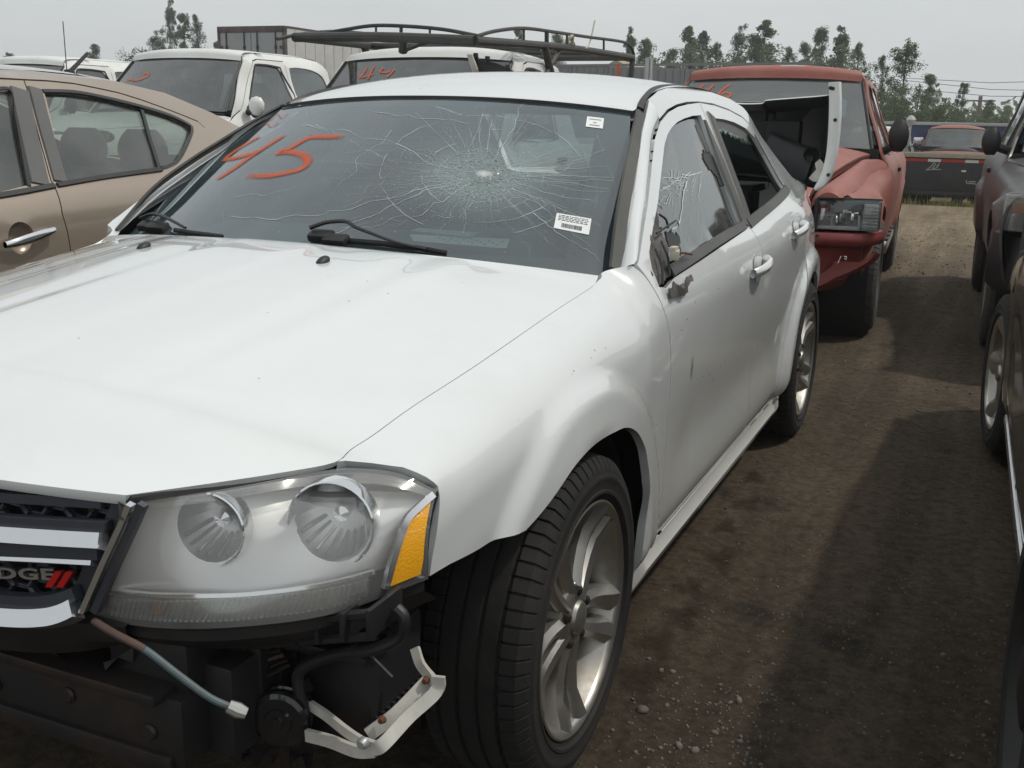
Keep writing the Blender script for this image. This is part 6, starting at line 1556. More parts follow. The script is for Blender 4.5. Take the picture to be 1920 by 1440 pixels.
    if g_('grille', True):
        gq = MB(); gq.box((0, -ov-.14, zhf-.22), (hw*1.02, .05, .26), bev=.03)
        gr_ = gq.build('grille', g_('grille_mat', 'chrome_sat'), t)
        for k in range(4): q = MB(); q.box((0, -ov-.158, zhf-.31+k*.06), (hw*.92, .03, .030), bev=.006); q.build('grille_slot', 'interior_dark', gr_)
        for M in (1, -1):
            lp = MB(); lp.box((M*hw*.70, -ov-.085, zhf-.22), (hw*.36, .09, .22), rot=Matrix.Rotation(R(M*14), 3, 'Z'), bev=.03); l0 = lp.build('headlight', 'lamp_grey', t)
            lq = MB(); lq.box((M*hw*.88, -ov-.035, zhf-.22), (.07, .09, .19), rot=Matrix.Rotation(R(M*30), 3, 'Z'), bev=.02); lq.build('turn_signal', 'amber', l0)
    if g_('bumper', True):
        q = MB(); rows = []
        for z, d in ((.70, .02), (.69, -.03), (.52, -.04), (.44, .03)): rows.append([Vector((q_*hw, -ov-.10-.08*(1-abs(q_)**3)+d+.12*abs(q_)**8, z)) for q_ in [1-2*j/24 for j in range(25)]])
        q.grid(rows); q.build('bumper', g_('bumper_mat', 'chrome_sat'), t)
    ub_ = MB(); ub_.box((0, (wb-.2)/2, .58), (hw*1.5, wb+1.0, .22), bev=.04); ub_.box((0, .25, .85), (hw*1.2, 1.5, .40), bev=.05); ub_.box((0, yC-.02, .85), (hw*1.75, .06, .62)); ub_.box((0, yE-.15, .9), (hw*1.7, .12, .5)); ub_.build('chassis', dark, t)
    ds = MB(); ds.grid([[Vector((q*(hw-.12), yC+.06-.2*(1-q*q)+d, z)) for q in [1-2*j/12 for j in range(13)]] for d, z in ((0, zbw-.05), (.42, zbw-.03), (.46, zbw-.14), (.42, .8))]); ds.build('dashboard', 'dash', t)
    simple_seats(t, (.38, -.38), yT+.55, zb-.52, 'seat_cloth' if not P.get('seat') else P['seat'])
    if g_('ext', True) is False or g_('bed', True):
        q = MB(); q.box((0, (yE+yB)/2, zroc+.25), (hw*1.7, yB-yE-.1, .06)); q.box((0, yB-.02, (zb+zroc)/2+.1), (hw*1.72, .06, zb-zroc-.2), bev=.01); q.build('bed_floor', paint, t)
    return t, S, wsf
def paint_on(name, parent, wsf, lines, hw, m, inv):
    """sprayed figures on a windshield; lines are photo pixels"""
    V, F, A = [], [], []
    fn = lambda u, v: inv @ wsf(u, v)
    for ln in lines:
        pts = []
        for q in spl(ln, 6): u, v = on(fn, q[0], q[1], 0, .7); pts.append(wsf(max(-.97, min(.97, u)), v))
        stroke(V, F, A, pts, Vector((0, -.7, .7)), hw, .006)
    return mesh(name, V, F, m, parent, None, alpha=A)
def wmat(t): return Matrix.Translation(t.location) @ Matrix.Rotation(t.rotation_euler.z, 4, 'Z')

# ---- white extended cab left of the rack truck
wt_ = dict(hw=.98, wr=.40, yC=1.05, yT=1.52, zroc=.60, zhf=1.17, zhr=1.29, zb=1.30, zbw=1.36, zT=1.83, zr=1.945, yD1=.95, yD2=2.22, yE=3.05, xb=.80, xT=.665, mirror=(.13, .06, .20), mwid=.085, mirror_mat='black_plastic', crown=.045, glass='far_glass', step=.07)
wt_t, wtS, wt_w = pickup('pickup_truck', 'white extended-cab pickup with rounded rear side windows and a black-and-white door mirror', 'pickup truck', (-5.98, 5.45, 0), R(1.5), wt_, 'white_old', 'trucks in the second row')
paint_on('painted_number', wt_t, wt_w, [[(268, 140), (276, 137), (278, 143), (262, 150), (250, 152)], [(236, 154), (243, 150), (252, 152)]], .018, 'spray_orange', wmat(wt_t))
mc = [o for o in wt_t.children if o.name.startswith('mirror')][0]; cc = MB(); bx_ = [v.co for v in mc.data.vertices]; mid = sum(bx_, Vector())/len(bx_)
cc.lathe([(-.10, .0), (-.085, .05), (-.03, .085), (.03, .088), (.085, .055), (.10, .0)], 16, 'z', c=(0, 0, 0)); c2 = MB(); c2.add([Vector((v.x*.95+mid.x+.03, v.y*.55+mid.y-.035, v.z*.92+mid.z+.01)) for v in cc.v], cc.f); c2.build('mirror_cap', 'white_old', mc, 60)
eb = MB(); ep = at(200, 250, y=4.55); lc = wmat(wt_t).inverted() @ ep
eb.lathe([(-.02, .0), (-.02, .075), (.01, .078), (.012, 0)], 24, 'y', c=(0, 0, 0)); 
E_ = MB(); E_.add([Vector((v.x*1.5, v.y*.6, v.z*.62))+Vector((lc.x, -.98, 1.135)) for v in eb.v], eb.f); em = E_.build('oval_badge', 'badge_blue', wt_t)
text_mesh('badge_script', 'Ford', .085, 'grey_sat', em, Vector((lc.x-.075, -1.004, 1.115)), (1, 0, 0), (0, 0, 1), .003, 0, .25)
# ---- white truck with the ladder rack
rt = dict(hw=.97, wr=.37, yC=1.0, yT=1.55, zroc=.48, zhf=1.02, zhr=1.14, zb=1.15, zbw=1.20, zT=1.735, zr=1.83, yD1=.92, yD2=2.12, yE=2.45, xb=.84, xT=.70, ext=False, crown=.03, step=.08)
rt_t, rtS, rt_w = pickup('pickup_truck', 'white work truck under a dark tubular ladder rack, orange 44 on its windshield', 'pickup truck', (-2.46, 3.92, 0), R(0), rt, 'white_old', 'trucks in the second row')
paint_on('painted_number', rt_t, rt_w, [[(688, 126), (683, 137), (675, 146), (692, 143), (702, 139)], [(702, 124), (696, 137), (690, 150)], [(720, 127), (713, 135), (722, 137), (734, 134)], [(741, 130), (732, 140), (726, 146)]], .013, 'spray_orange', wmat(rt_t))
st_ = MB(); q = [wmat(rt_t).inverted() @ at(a, b, y=5.36) for a, b in ((760, 128), (782, 125), (778, 134), (757, 136))]; st_.prism(q, (0, .002, 0)); st_.build('window_sticker', 'paper', rt_t)
rk = hold('ladder_rack', rt_t); inv = wmat(rt_t).inverted()
def rp(px, py, y=None, x=None): return inv @ (at(px, py, y=y) if x is None else at(px, py, x=x))
XR, XL = -1.70, -3.22
tube_ = lambda n, pts, r, k=8: (lambda m_: (m_.tube(pts, r, k), m_.build(n, 'rack_paint', rk)))(MB())
yf = 4.98
A, B = rp(552, 70, y=yf), rp(893, 79, y=yf); fz = (A.z+B.z)/2
A = Vector((XL+2.46-.12, yf-3.92, 1.885)); A = rp(552, 70, y=yf); B = rp(890, 76, x=XR); 
back = rp(1186, 108, x=XR)
tube_('front_bar', spl([A, A.lerp(B, .5)+Vector((0, -.01, .012)), B], 6), .034, 10)
tube_('side_rail', spl([B, B.lerp(back, .5)+Vector((0, 0, .02)), back], 6), .030, 10)
Lb = back+Vector((A.x-B.x, 0, 0)); tube_('side_rail', [A+Vector((.02, 0, 0)), Lb], .030, 10)
tube_('rear_bar', [Lb, back], .030, 10)
for f in (.33, .66): tube_('cross_bar', [A.lerp(Lb, f), B.lerp(back, f)], .024)
# arched light rail above the front bar and above the near side rail
def proj_local(p): return proj(wmat(rt_t) @ p)
f_arc = [rp(a, b, y=yf) for a, b in ((604, 63), (650, 55), (700, 48), (760, 49), (830, 55), (895, 67))]
tube_('upper_rail', spl(f_arc, 6), .013, 6)
s_arc = [rp(a, b, x=XR) for a, b in ((893, 68), (930, 58), (982, 53), (1040, 60), (1100, 69), (1160, 77), (1180, 84), (1188, 100), (1188, 110))]
tube_('upper_rail', spl(s_arc, 6), .013, 6)
s_arc2 = [v+Vector((A.x-B.x, 0, 0)) for v in s_arc]; tube_('upper_rail', spl(s_arc2, 5), .013, 6)
for px, t0, t1, fr_b in ((705, 48, 64, True), (752, 51, 66, True), (806, 55, 70, True)): tube_('rail_post', [rp(px, t0, y=yf), rp(px, t1, y=yf)], .014 if px == 752 else .009, 6)
for px, t0, t1 in ((982, 54, 78), (1025, 58, 90), (1063, 64, 92), (1132, 73, 98)): tube_('rail_post', [rp(px, t0, x=XR), rp(px, t1, x=XR)], .010 if px != 1025 else .018, 6)
for lx in (0, A.x-B.x):
    o = Vector((lx, 0, 0))
    tube_('rack_leg', [rp(1020, 84, x=XR)+o, rp(1034, 140, x=XR)+o, rp(1034, 140, x=XR)+o+Vector((0, .1, -.55))], .030, 10)
    tube_('rack_leg', [back+o, rp(1182, 150, x=XR)+o, rp(1182, 150, x=XR)+o+Vector((0, .1, -.6))], .026, 10)
    c_ = rp(1020, 84, x=XR)+o; tube_('leg_brace', [c_+Vector((0, .35, -.0)), c_+Vector((0, .05, -.22))], .016, 6)
fl_ = rp(756, 72, y=yf+.15); tube_('front_leg', [fl_, fl_+Vector((-.03, .05, -.09))], .034, 8); tube_('leg_brace', [fl_+Vector((.28, 0, 0)), fl_+Vector((.0, .03, -.08))], .014, 6)
kn = MB(); kp = rp(1066, 80, x=XR); kn.tube(spl([kp+Vector((0, 0, .03)), kp+Vector((.03, .05, .0)), kp+Vector((.0, .15, -.03)), kp+Vector((.02, .35, -.02)), kp+Vector((0, .5, .04)), kp+Vector((0, .6, .22))], 5), .007, 5); kn.tube(spl([kp+Vector((-.02, -.04, -.01)), kp+Vector((.03, 0, .05)), kp+Vector((.0, .05, -.02)), kp+Vector((-.03, .02, .03))], 5), .014, 6); kn.build('rope_knot', 'clip_cream', rk)
# broken black trim and pale strut standing up on its windshield
bt_ = MB(); ys = 5.28
q = [rp(a, b, y=ys) for a, b in ((884, 102), (893, 104), (896, 111), (930, 118), (952, 127), (966, 137), (930, 140), (898, 137), (892, 122))]; bt_.prism(q, (0, .03, 0)); 
for px, py in ((892, 104), (914, 110), (952, 126)): bt_.box(rp(px, py, y=ys-.01), (.03, .03, .035), bev=.006)
bt_.build('broken_trim', 'black_plastic', rt_t)
st2 = MB(); st2.prism([rp(a, b, y=ys-.05) for a, b in ((875, 102), (884, 102), (897, 138), (886, 138))], (0, .025, 0)); st2.build('bent_strut', 'frame_white', rt_t)
# ---- white cab far left, behind the tan sedan
fl = dict(wt_); fl.update(step=.12, wn=24)
fl_t, _, _ = pickup('pickup_truck', 'white pickup cab with a long roof seen above the tan sedan at the far left', 'pickup truck', (-9.35, 6.4, 0), R(-1), fl, 'white_old', 'trucks in the second row')
tp_ = MB(); tp_.box((0, 3.9, 1.60), (1.75, 2.3, .62), bev=.12); tp_.build('bed_cap', 'white_old', fl_t)
an = MB(); ap = wmat(fl_t).inverted() @ at(118, 40, y=6.55); an.tube([(ap.x, ap.y, 1.2), (ap.x, ap.y, ap.z)], .005, 5); an.build('whip_antenna', 'steel_dark', fl_t)

pbr('lamp_dark', (.10, .10, .11), .3, metal=.6)
# ---- red pickup nose to tail with the white sedan
rm = dict(hw=1.03, fy=-.70, wr=.375, ov=.82, yC=1.12, yT=1.80, zroc=.40, zhf=.93, zhr=1.05, zb=1.10, zbw=1.18, zT=1.665, zr=1.785, yD1=1.08, yD2=2.45, yE=3.25, yB=5.3, wb=3.52, xb=.85, xT=.69, crown=.0, grille=False, bumper=False, style='five', alloy='alloy_dull', rim=.205, ww=.265, wn=64,
          mirror=(.10, .13, .235), mwid=.075, glass='far_glass', wglass='far_glass', step=.045, front='red_faded', handle='black_plastic')
ram, rmS, rm_w = pickup('pickup_truck', 'faded red pickup parked nose to tail behind the white sedan, orange 46 on its windshield', 'pickup truck', (-.10, 5.45, 0), R(2.9), rm, 'red_faded')
for o in list(ram.children):
    if o.name.startswith(('hood', 'front_panel')): bpy.data.objects.remove(o)
# high centre bonnet stepping down to the fenders
he = [(.85, 1.10, 1.125), (.80, .70, 1.115), (.745, .2, 1.080), (.69, -.3, 1.030), (.640, -.62, .985), (.625, -.80, .935), (.62, -.86, .885)]
loft_sym('hood', *smooth_rows(he, [(0, -.20, .075), (0, -.12, .085), (0, -.10, .092), (0, -.08, .092), (0, -.08, .085), (0, -.08, .07), (0, -.06, .05)], 5), 'red_faded', ram, 36, 3.2, drop=.045)
for M in (1, -1):
    fsk = MB(); rows = []
    for y, z0, x0 in ((1.08, 1.10, .865), (.6, 1.085, .80), (.1, 1.045, .75), (-.4, .99, .69), (-.70, .945, .64), (-.80, .915, .635)):
        S_top = rmS.P(max(y, -.80), lerp(.93, 1.05, (y+.82)/1.94)-.010)
        rows.append([Vector((M*x0, y, z0-.05))]+[Vector((M*lerp(x0+.004, S_top.x, q), y, lerp(z0-.014, S_top.z, q)+.055*math.sin(math.pi*min(1, q*1.0))**.8*(1 if y < .9 else .4))) for q in [i/10 for i in range(11)]])
    rows.append([Vector((v.x*.998, -.835, v.z-.022)) for v in rows[-1]]); rows.append([Vector((v.x*.998, -.838, v.z-.03)) for v in rows[-1]])
    fsk.grid(rows); fsk.build('fender_top', 'red_faded', ram, 50)
    gap = MB(); gap.tube([Vector((M*a[0], a[1], a[2]-.014)) for a in he[:6]], .004, 6); gap.build('hood_gap', 'interior_dark', ram)
    hl = hold('headlight', ram); c = Vector((M*.85, -.80, .815)); rot = Matrix.Rotation(R(M*7), 3, 'Z')
    b = MB(); b.box(c+Vector((0, .06, 0)), (.36, .10, .185), rot=rot, bev=.02); b.build('lamp_housing', 'lamp_dark', hl)
    b = MB(); b.box(c+rot @ Vector((-M*.05, -.0, -.075)), (.24, .02, .022), rot=rot, bev=.004); b.build('lamp_bar', 'silver_plastic', hl)
    rr_ = random.Random(11)
    for k in range(12):
        b = MB(); b.box(c+rot @ Vector((M*(-.145+.021*k), -.004, rr_.uniform(-.035, .045))), (rr_.uniform(.014, .03), .012, rr_.uniform(.03, .075)), rot=rot @ Matrix.Rotation(rr_.uniform(-.6, .6), 3, 'X') @ Matrix.Rotation(rr_.uniform(-.6, .6), 3, 'Z'), bev=.003); b.build('lamp_facet', 'reflector', hl)
    b = MB(); b.box(c+rot @ Vector((M*.125, -.004, -.005)), (.09, .03, .15), rot=rot, bev=.012); b.build('corner_reflector', 'lamp_grey', hl)
    b = MB()
    for k in range(7): b.box(c+rot @ Vector((M*.125, -.022, -.06+k*.019)), (.084, .006, .006), rot=rot)
    b.build('lens_ribs', 'silver_plastic', hl)
    b = MB(); b.box(c+rot @ Vector((0, -.028, 0)), (.35, .012, .17), rot=rot, bev=.005); b.build('lens', 'clear_lens', hl)
    tr2 = MB(); tr2.box(c+rot @ Vector((0, -.03, .098)), (.37, .03, .010), rot=rot, bev=.003); tr2.box(c+rot @ Vector((-M*.185, -.02, 0)), (.02, .05, .19), rot=rot, bev=.003); tr2.build('lamp_trim', 'black_plastic', hl)
b = MB(); b.box((0, -.84, .82), (1.22, .08, .20), bev=.02); gr2 = b.build('grille', 'interior_dark', ram)
for zz in (.74, .82, .90): b = MB(); b.box((0, -.89, zz), (1.16, .03, .03), bev=.008); b.build('grille_bar', 'black_plastic', gr2)
b = MB(); b.box((0, -.895, .82), (.05, .03, .20), bev=.008); b.build('grille_bar', 'black_plastic', gr2)
# painted bumper with a stepped face
def bump_rows(secs, fx=1.05, n=36):
    rows = []
    for z, d, w in secs: rows.append([Vector((q*w*fx, -.92+d-.05*(1-abs(q)**3)+.30*abs(q)**14+.06*abs(q)**5, z)) for q in [1-2*j/n for j in range(n+1)]])
    return rows
b = MB(); b.grid(bump_rows([(.715, .07, .97), (.712, .0, 1.0), (.685, -.015, 1.005), (.655, -.012, 1.005), (.635, .015, .995), (.628, .045, .97)])); b.build('bumper', 'red_bumper', ram, 50)
b = MB(); b.grid(bump_rows([(.632, .045, .95), (.60, .050, .94), (.47, .050, .88), (.445, .03, .86)])); b.build('bumper_face', 'red_bumper', ram, 50)
b = MB(); b.grid(bump_rows([(.46, .04, .80), (.45, -.0, .82), (.42, -.01, .83), (.36, .02, .80), (.34, .08, .74)])); b.build('bumper_lower_lip', 'red_bumper', ram, 50)
for M in (1, -1):
    b = MB(); rows = []
    for q in [i/10 for i in range(11)]:
        x = 1.05*lerp(.995, .80, q**1.3); z = lerp(.60, .45, q**.8); rows.append([Vector((M*(x+.012), -.80-.08*q, z+.0)), Vector((M*(x-.02), -.90-.03*q, z+.01)), Vector((M*(x-.10), -.90-.03*q, z-.045)), Vector((M*(x-.24), -.88-.03*q, z-.05)), Vector((M*(x-.24), -.80, z-.09))])
    b.grid(rows); b.build('bumper_end', 'red_bumper', ram, 40)
    b = MB(); b.box((M*.98, 1.75, .44), (.10, 1.35, .10), bev=.03); stp = b.build('step_bar', 'chrome_sat', ram)
    for yy in (1.25, 1.6, 1.95, 2.3): b = MB(); b.box((M*.985, yy, .494), (.09, .22, .012), bev=.003); b.build('step_pad', 'black_plastic', stp)
    mo = MB(); mo.box((M*.995, 1.95, .78), (.02, 1.9, .06), bev=.008); mo.build('side_moulding', 'red_faded', ram)
dg = MB()
for ln in ([(1571, 493), (1577, 480)], [(1583, 481), (1587, 481), (1586, 487), (1583, 484)]): dg.tube([wmat(ram).inverted() @ at(a, b2, y=4.58) for a, b2 in ln], .0032, 5)
dg.build('paint_scratch', 'paper', ram)
paint_on('painted_number', ram, rm_w, [[(1322, 158), (1314, 164), (1306, 170), (1318, 170), (1326, 168)], [(1339, 159), (1330, 168), (1322, 178)], [(1371, 158), (1356, 168), (1347, 178), (1352, 184), (1364, 184), (1370, 178), (1360, 174), (1349, 180)]], .016, 'spray_orange', wmat(ram))
cdm = MB(); q = [wmat(ram).inverted() @ at(a, b2, y=6.72) for a, b2 in ((1574, 184), (1588, 188), (1584, 221), (1570, 216))]; cdm.prism(q, (0, .003, 0)); cdm.build('window_paper', 'paper_blue', ram)
for x0, w, m in ((.13, .20, 'grey_primer'), (.035, .10, 'orange_primer'), (.235, .07, 'orange_primer')):
    pa = MB(); rf = lambda x, y: Vector((x, y-.086*(1-abs(x/.6)**2.6)*(1-min(1, (y-1.795)/.12))-.02, 0))
    rows = []
    for i in range(6):
        y = lerp(1.80, 2.25, i/5); row = []
        for j in range(5):
            x = x0+w*(j/4-.5); row.append((x, y))
        rows.append(row)
    ro = [o for o in ram.children if o.name.startswith('roof')][0]; vv = [v.co for v in ro.data.vertices][:len(ro.data.vertices)//2]
    def rz_(x, y):
        q = sorted(vv, key=lambda v: (v.x-x)**2+(v.y-y)**2)[:3]; ws_ = [1/((v.x-x)**2+(v.y-y)**2+1e-5) for v in q]; return sum(v.z*a for v, a in zip(q, ws_))/sum(ws_)
    pa.grid([[Vector((x+.02*math.sin(i*2.1+j), y-.06, rz_(x, y-.06)+.004)) for j, (x, y) in enumerate(r_)] for i, r_ in enumerate(rows)]); pa.build('roof_paint_patch', m, ram, 60)

# ---- dark off-roader on the right of the aisle
sv = dict(hw=.90, flare=1.7, wr=.385, ov=.82, yC=.95, yT=1.55, zroc=.42, zhf=1.02, zhr=1.13, zb=1.14, zbw=1.19, zT=1.68, zr=1.80, yD1=.85, yD2=1.95, yE=3.4, yB=3.5, wb=2.65, xb=.72, xT=.60, bed=False, crown=.03, fd=-.02, grille=False, bumper=False, style='five', alloy='alloy_dull', rim=.21, ww=.25, wn=48, mirror=(.13, .07, .19), step=.05)
suv, svS, _ = pickup('off_road_wagon', 'dark grey off-road wagon with black bumper and amber-tinted headlight at the right edge', 'suv', (2.47, 5.42, 0), R(2.2), sv, 'dark_paint')
for M in (1, -1):
    hl = hold('headlight', suv); c = Vector((M*.765, -.83, .885)); rot = Matrix.Rotation(R(M*24), 3, 'Z')
    b = MB(); b.box(c+rot @ Vector((0, .05, 0)), (.27, .10, .22), rot=rot, bev=.035); b.build('lamp_housing', 'grey_plastic', hl)
    b = MB(); b.box(c+rot @ Vector((M*.005, -.002, 0)), (.235, .02, .19), rot=rot, bev=.02); b.build('lamp_bowl', 'lamp_grey', hl)
    b = MB(); b.box(c+rot @ Vector((M*.03, -.010, .03)), (.10, .012, .07), rot=rot, bev=.02); b.build('turn_signal', 'amber_dull', hl)
    b = MB(); b.box(c+rot @ Vector((M*.0, -.018, 0)), (.245, .012, .20), rot=rot, bev=.005); b.build('lens', 'lamp_lens', hl)
b = MB(); rows = []
for z, d, w in ((.76, .10, .86), (.75, .0, .90), (.60, -.03, .93), (.46, -.02, .92), (.40, .08, .86)): rows.append([Vector((q*w, -.92+d-.06*(1-abs(q)**2.5)+.42*abs(q)**9, z)) for q in [1-2*j/36 for j in range(37)]])
b.grid(rows); b.build('bumper', 'black_plastic', suv, 50)
b = MB(); b.box((0, -.93, .88), (.95, .05, .22), bev=.03); g3 = b.build('grille', 'grey_plastic', suv)
for k in range(4): b = MB(); b.box((0, -.955, .80+k*.052), (.86, .03, .024), bev=.006); b.build('grille_slot', 'interior_dark', g3)
b = MB(); b.box((0, 2.2, 1.90), (1.1, 1.9, .03)); 
for M in (1, -1): b.tube([(M*.55, 1.5, 1.86), (M*.55, 1.6, 1.93), (M*.55, 3.0, 1.93), (M*.55, 3.1, 1.86)], .022, 8)
b.build('roof_rack', 'black_plastic', suv)
sg_ = MB(); c = svS.P(.25, 1.0); sg_.box((-c.x, .25, .86), (.012, .22, .012), rot=Matrix.Rotation(R(30), 3, 'X')); sg_.build('scratched_trim', 'grey_sat', suv)

# ---- dark sedan nearest on the right (only its far wheel and flank are in view)
nc = thing('parked_sedan', 'dark green-black sedan with a silver alloy wheel at the lower right edge', 'car', (2.535, 2.92, 0), R(181.2))
nb = 'green_black_paint'
nS = Side([(a, [(z, x*.985) for z, x in zip(p.x, p.y)]) for a, p in zip(HS.ys, HS.p)], lambda y, z: hero_flare(y, z)*.45)
for mir in (False, True):
    sheet('fender', fender_poly[:14]+fender_poly[14:], nS.P, nS.n, nb, nc, step=.05, mirror=mir, inner='interior_dark')
    d = sheet('front_door', front_door, nS.P, nS.n, nb, nc, holes=[f_open], step=.06, mirror=mir, inner='interior_dark'); sheet('window', f_open, nS.P, nS.n, 'far_glass', d, step=.2, off=-.012, flange=0, mirror=mir)
    d = sheet('rear_door', rear_door, nS.P, nS.n, nb, nc, holes=[r_open], step=.06, mirror=mir, inner='interior_dark'); sheet('window', r_open, nS.P, nS.n, 'far_glass', d, step=.2, off=-.012, flange=0, mirror=mir)
    sheet('body_side', body_side, nS.P, nS.n, nb, nc, step=.05, mirror=mir, inner='interior_dark')
    sheet('rocker_panel', rock, nS.P, nS.n, nb, nc, step=.06, mirror=mir, off=.004)
    M = -1 if mir else 1
    ms_ = spl([(.62, .30), (1.4, .305), (2.28, .315)], 6); ribbon('sill_moulding', [Vector((M*v.x, v.y, v.z)) for v in [nS.P(q[0], q[1])+Vector((.006, 0, 0)) for q in ms_]], Vector((M, 0, .1)), .012, .004, 'chrome_sat', nc)
    for y in (0, 2.765):
        w_ = MB(); w_.lathe([(M*.5, .28), (M*.5, .42), (M*.83, .40)], 24, c=(0, y, .335), a0=R(-95), a1=R(105)); w_.build('wheel_liner', 'interior_dark', nc)
        wheel(nc, (M*.785, y, .335), M, .335, .235, .22, rot=(0, 0, R(6) if y == 0 else 0), style='five' if y == 0 else 'steel', m='alloy' if y == 0 else 'steel_dark', n=56)
    lp = MB(); lp.grid([[Vector((M*nS.x(y, z)+M*.006, y, z)) for y in (-.60, -.56, -.50, -.42)] for z in (.70, .75, .79)]); lp.build('headlight', 'lamp_grey', nc)
loft_sym('roof', *smooth_rows([(q[0]*.985, q[1], q[2]) for q in roof_e], roof_b, 2), nb, nc, 16, 2.3)
loft_sym('hood', *smooth_rows(hood_e, hood_b, 2), nb, nc, 20, 2.5)
q = MB(); q.grid([[ws(1-2*j/12, i/6) for j in range(13)] for i in range(7)]); q.build('windshield', 'far_glass', nc, 60)
loft_sym('rear_window', *smooth_rows([(.545, 2.515, 1.380), (.60, 2.78, 1.24), (.665, 3.07, 1.092)], [(0, .10, .02), (0, .11, .02), (0, .09, .015)], 3), 'far_glass', nc, 12)
loft_sym('trunk_lid', *smooth_rows([(.70, 3.09, 1.085), (.70, 3.6, 1.062), (.66, 3.76, 1.0), (.66, 3.78, .80)], [(0, .10, .022), (0, .10, .028), (0, .11, .02), (0, .11, 0)], 3), nb, nc, 14)
loft_sym('rear_bumper', *smooth_rows([(.772, 3.40, .84), (.765, 3.55, .80), (.73, 3.80, .70), (.74, 3.80, .45), (.74, 3.70, .30)], [(0, .02, 0), (0, .06, 0), (0, .12, 0), (0, .12, 0), (0, .10, 0)], 3), nb, nc, 12)
loft_sym('front_bumper', [(.83, -.60, .70), (.80, -.75, .66), (.70, -.86, .60), (.70, -.86, .40), (.70, -.80, .25)], [(0, -.02, 0), (0, -.08, 0), (0, -.12, 0), (0, -.12, 0), (0, -.08, 0)], nb, nc, 14)
q = MB(); q.box((0, 1.5, .42), (1.45, 3.6, .35), bev=.05); q.build('underbody', 'interior_dark', nc); simple_seats(nc, (.37, -.37), 1.6, .5, 'seat_cloth')

# ---- tan sedan on the left
TX = -2.40
tS = Side([(-.8, [(.2, .70), (.4, .78), (.7, .80), (.85, .74), (.90, .60)]), (-.2, [(.2, .80), (.4, .85), (.7, .87), (.85, .83), (.92, .75), (.96, .66)]),
 (.5, [(.18, .78), (.26, .84), (.45, .868), (.65, .880), (.80, .888), (.90, .886), (.96, .874), (1.0, .852), (1.04, .822), (1.08, .79), (1.18, .735), (1.28, .68), (1.36, .635), (1.41, .60), (1.45, .555), (1.48, .49)]),
 (1.6, [(.18, .78), (.26, .84), (.45, .868), (.65, .882), (.82, .892), (.93, .890), (1.0, .876), (1.04, .858), (1.08, .828), (1.12, .80), (1.20, .745), (1.30, .685), (1.36, .645), (1.41, .605), (1.45, .56), (1.48, .49)]),
 (2.4, [(.18, .76), (.45, .85), (.65, .870), (.85, .878), (.96, .868), (1.02, .846), (1.07, .815), (1.12, .775), (1.20, .715), (1.28, .655), (1.36, .59), (1.42, .52)]),
 (3.1, [(.2, .70), (.45, .80), (.7, .82), (.9, .81), (.98, .78), (1.04, .72), (1.07, .66)])])
tan = thing('tan_sedan', 'tan metallic four-door sedan parked beside the white sedan on the left', 'car', (TX, 0, 0))
tP = lambda y, z: Vector((tS.x(y, z)+TX, y, z))
def ty(*q):
    out = []
    for a in q: y, z = on(tP, a[0], a[1], 1.2, 1.1); out.append((y, z))
    return out
gapB = ty((46, 151), (57, 195), (69.5, 239), (84, 292), (97, 339), (107, 358), (118, 402), (130, 447)); yb_ = gapB[-1][0]
gapB = gapB+[(yb_+.02, .6), (yb_, .30)]
top_r = ty((46, 151), (90, 153), (139, 158), (180, 166), (222, 175), (264, 188), (306, 203), (340, 216), (372, 229), (386, 242), (394, 269))
ye = top_r[-1][0]; rear_edge = [(ye+.03, 1.10), (ye+.06, .98), (ye-.02, .85), (ye-.22, .66), (ye-.34, .45), (ye-.38, .30)]
rdoor = gapB+[(ye-.38, .30)]+rear_edge[::-1][1:]+top_r[::-1][:-1]
rdoor = [(a, b) for a, b in rdoor]
rwin = ty((82, 171), (139, 174), (194, 183.5), (264, 200), (319, 217), (350, 232), (358, 239), (356, 256), (342, 287), (330, 303), (315, 312), (303, 315), (250, 322), (190, 330), (124, 339), (104, 265))
dy = gapB[0][0]
fdoor = [(gapB[i][0]-.005, gapB[i][1]) for i in range(len(gapB))]+[(-.15, .30), (-.20, .6), (-.16, .98), (.05, 1.12), (.45, 1.33), (.62, 1.395), (dy-.25, gapB[0][1]+.0)]
fwn = ty((20, 170), (30, 225), (42, 290), (53, 347), (0, 360))+[(.02, 1.045), (.10, 1.09), (.50, 1.305), (.60, 1.345)]+ty((0, 171.5))
tb_ = [(top_r[i][0], top_r[i][1]+.006) for i in range(len(top_r))]
side_t = [(-.18, 1.0), (.05, 1.135), (.45, 1.345), (.62, 1.41), (dy-.25, gapB[0][1]+.008)]+tb_+[(a+.006, b) for a, b in rear_edge]+[(2.685-.375, .30)]+[(2.685+.375*math.cos(R(a)), .325+.375*math.sin(R(a))) for a in range(175, -1, -12)]+[(3.1, .33), (3.15, .7), (3.12, 1.045), (2.75, 1.09), (2.45, 1.20), (2.15, 1.33), (1.9, 1.41), (1.6, 1.452), (1.2, 1.468), (.75, 1.452), (.42, 1.38), (.0, 1.155), (-.2, 1.03)]
fend_t = [(-.8, .88), (-.5, .91), (-.2, .945), (-.21, .6), (-.17, .30), (-.30, .30)]+[(-.72+.375*math.cos(R(a)), .325+.375*math.sin(R(a))) for a in range(0, 181, 15)]+[(-1.2, .35), (-1.3, .7), (-1.1, .84)]
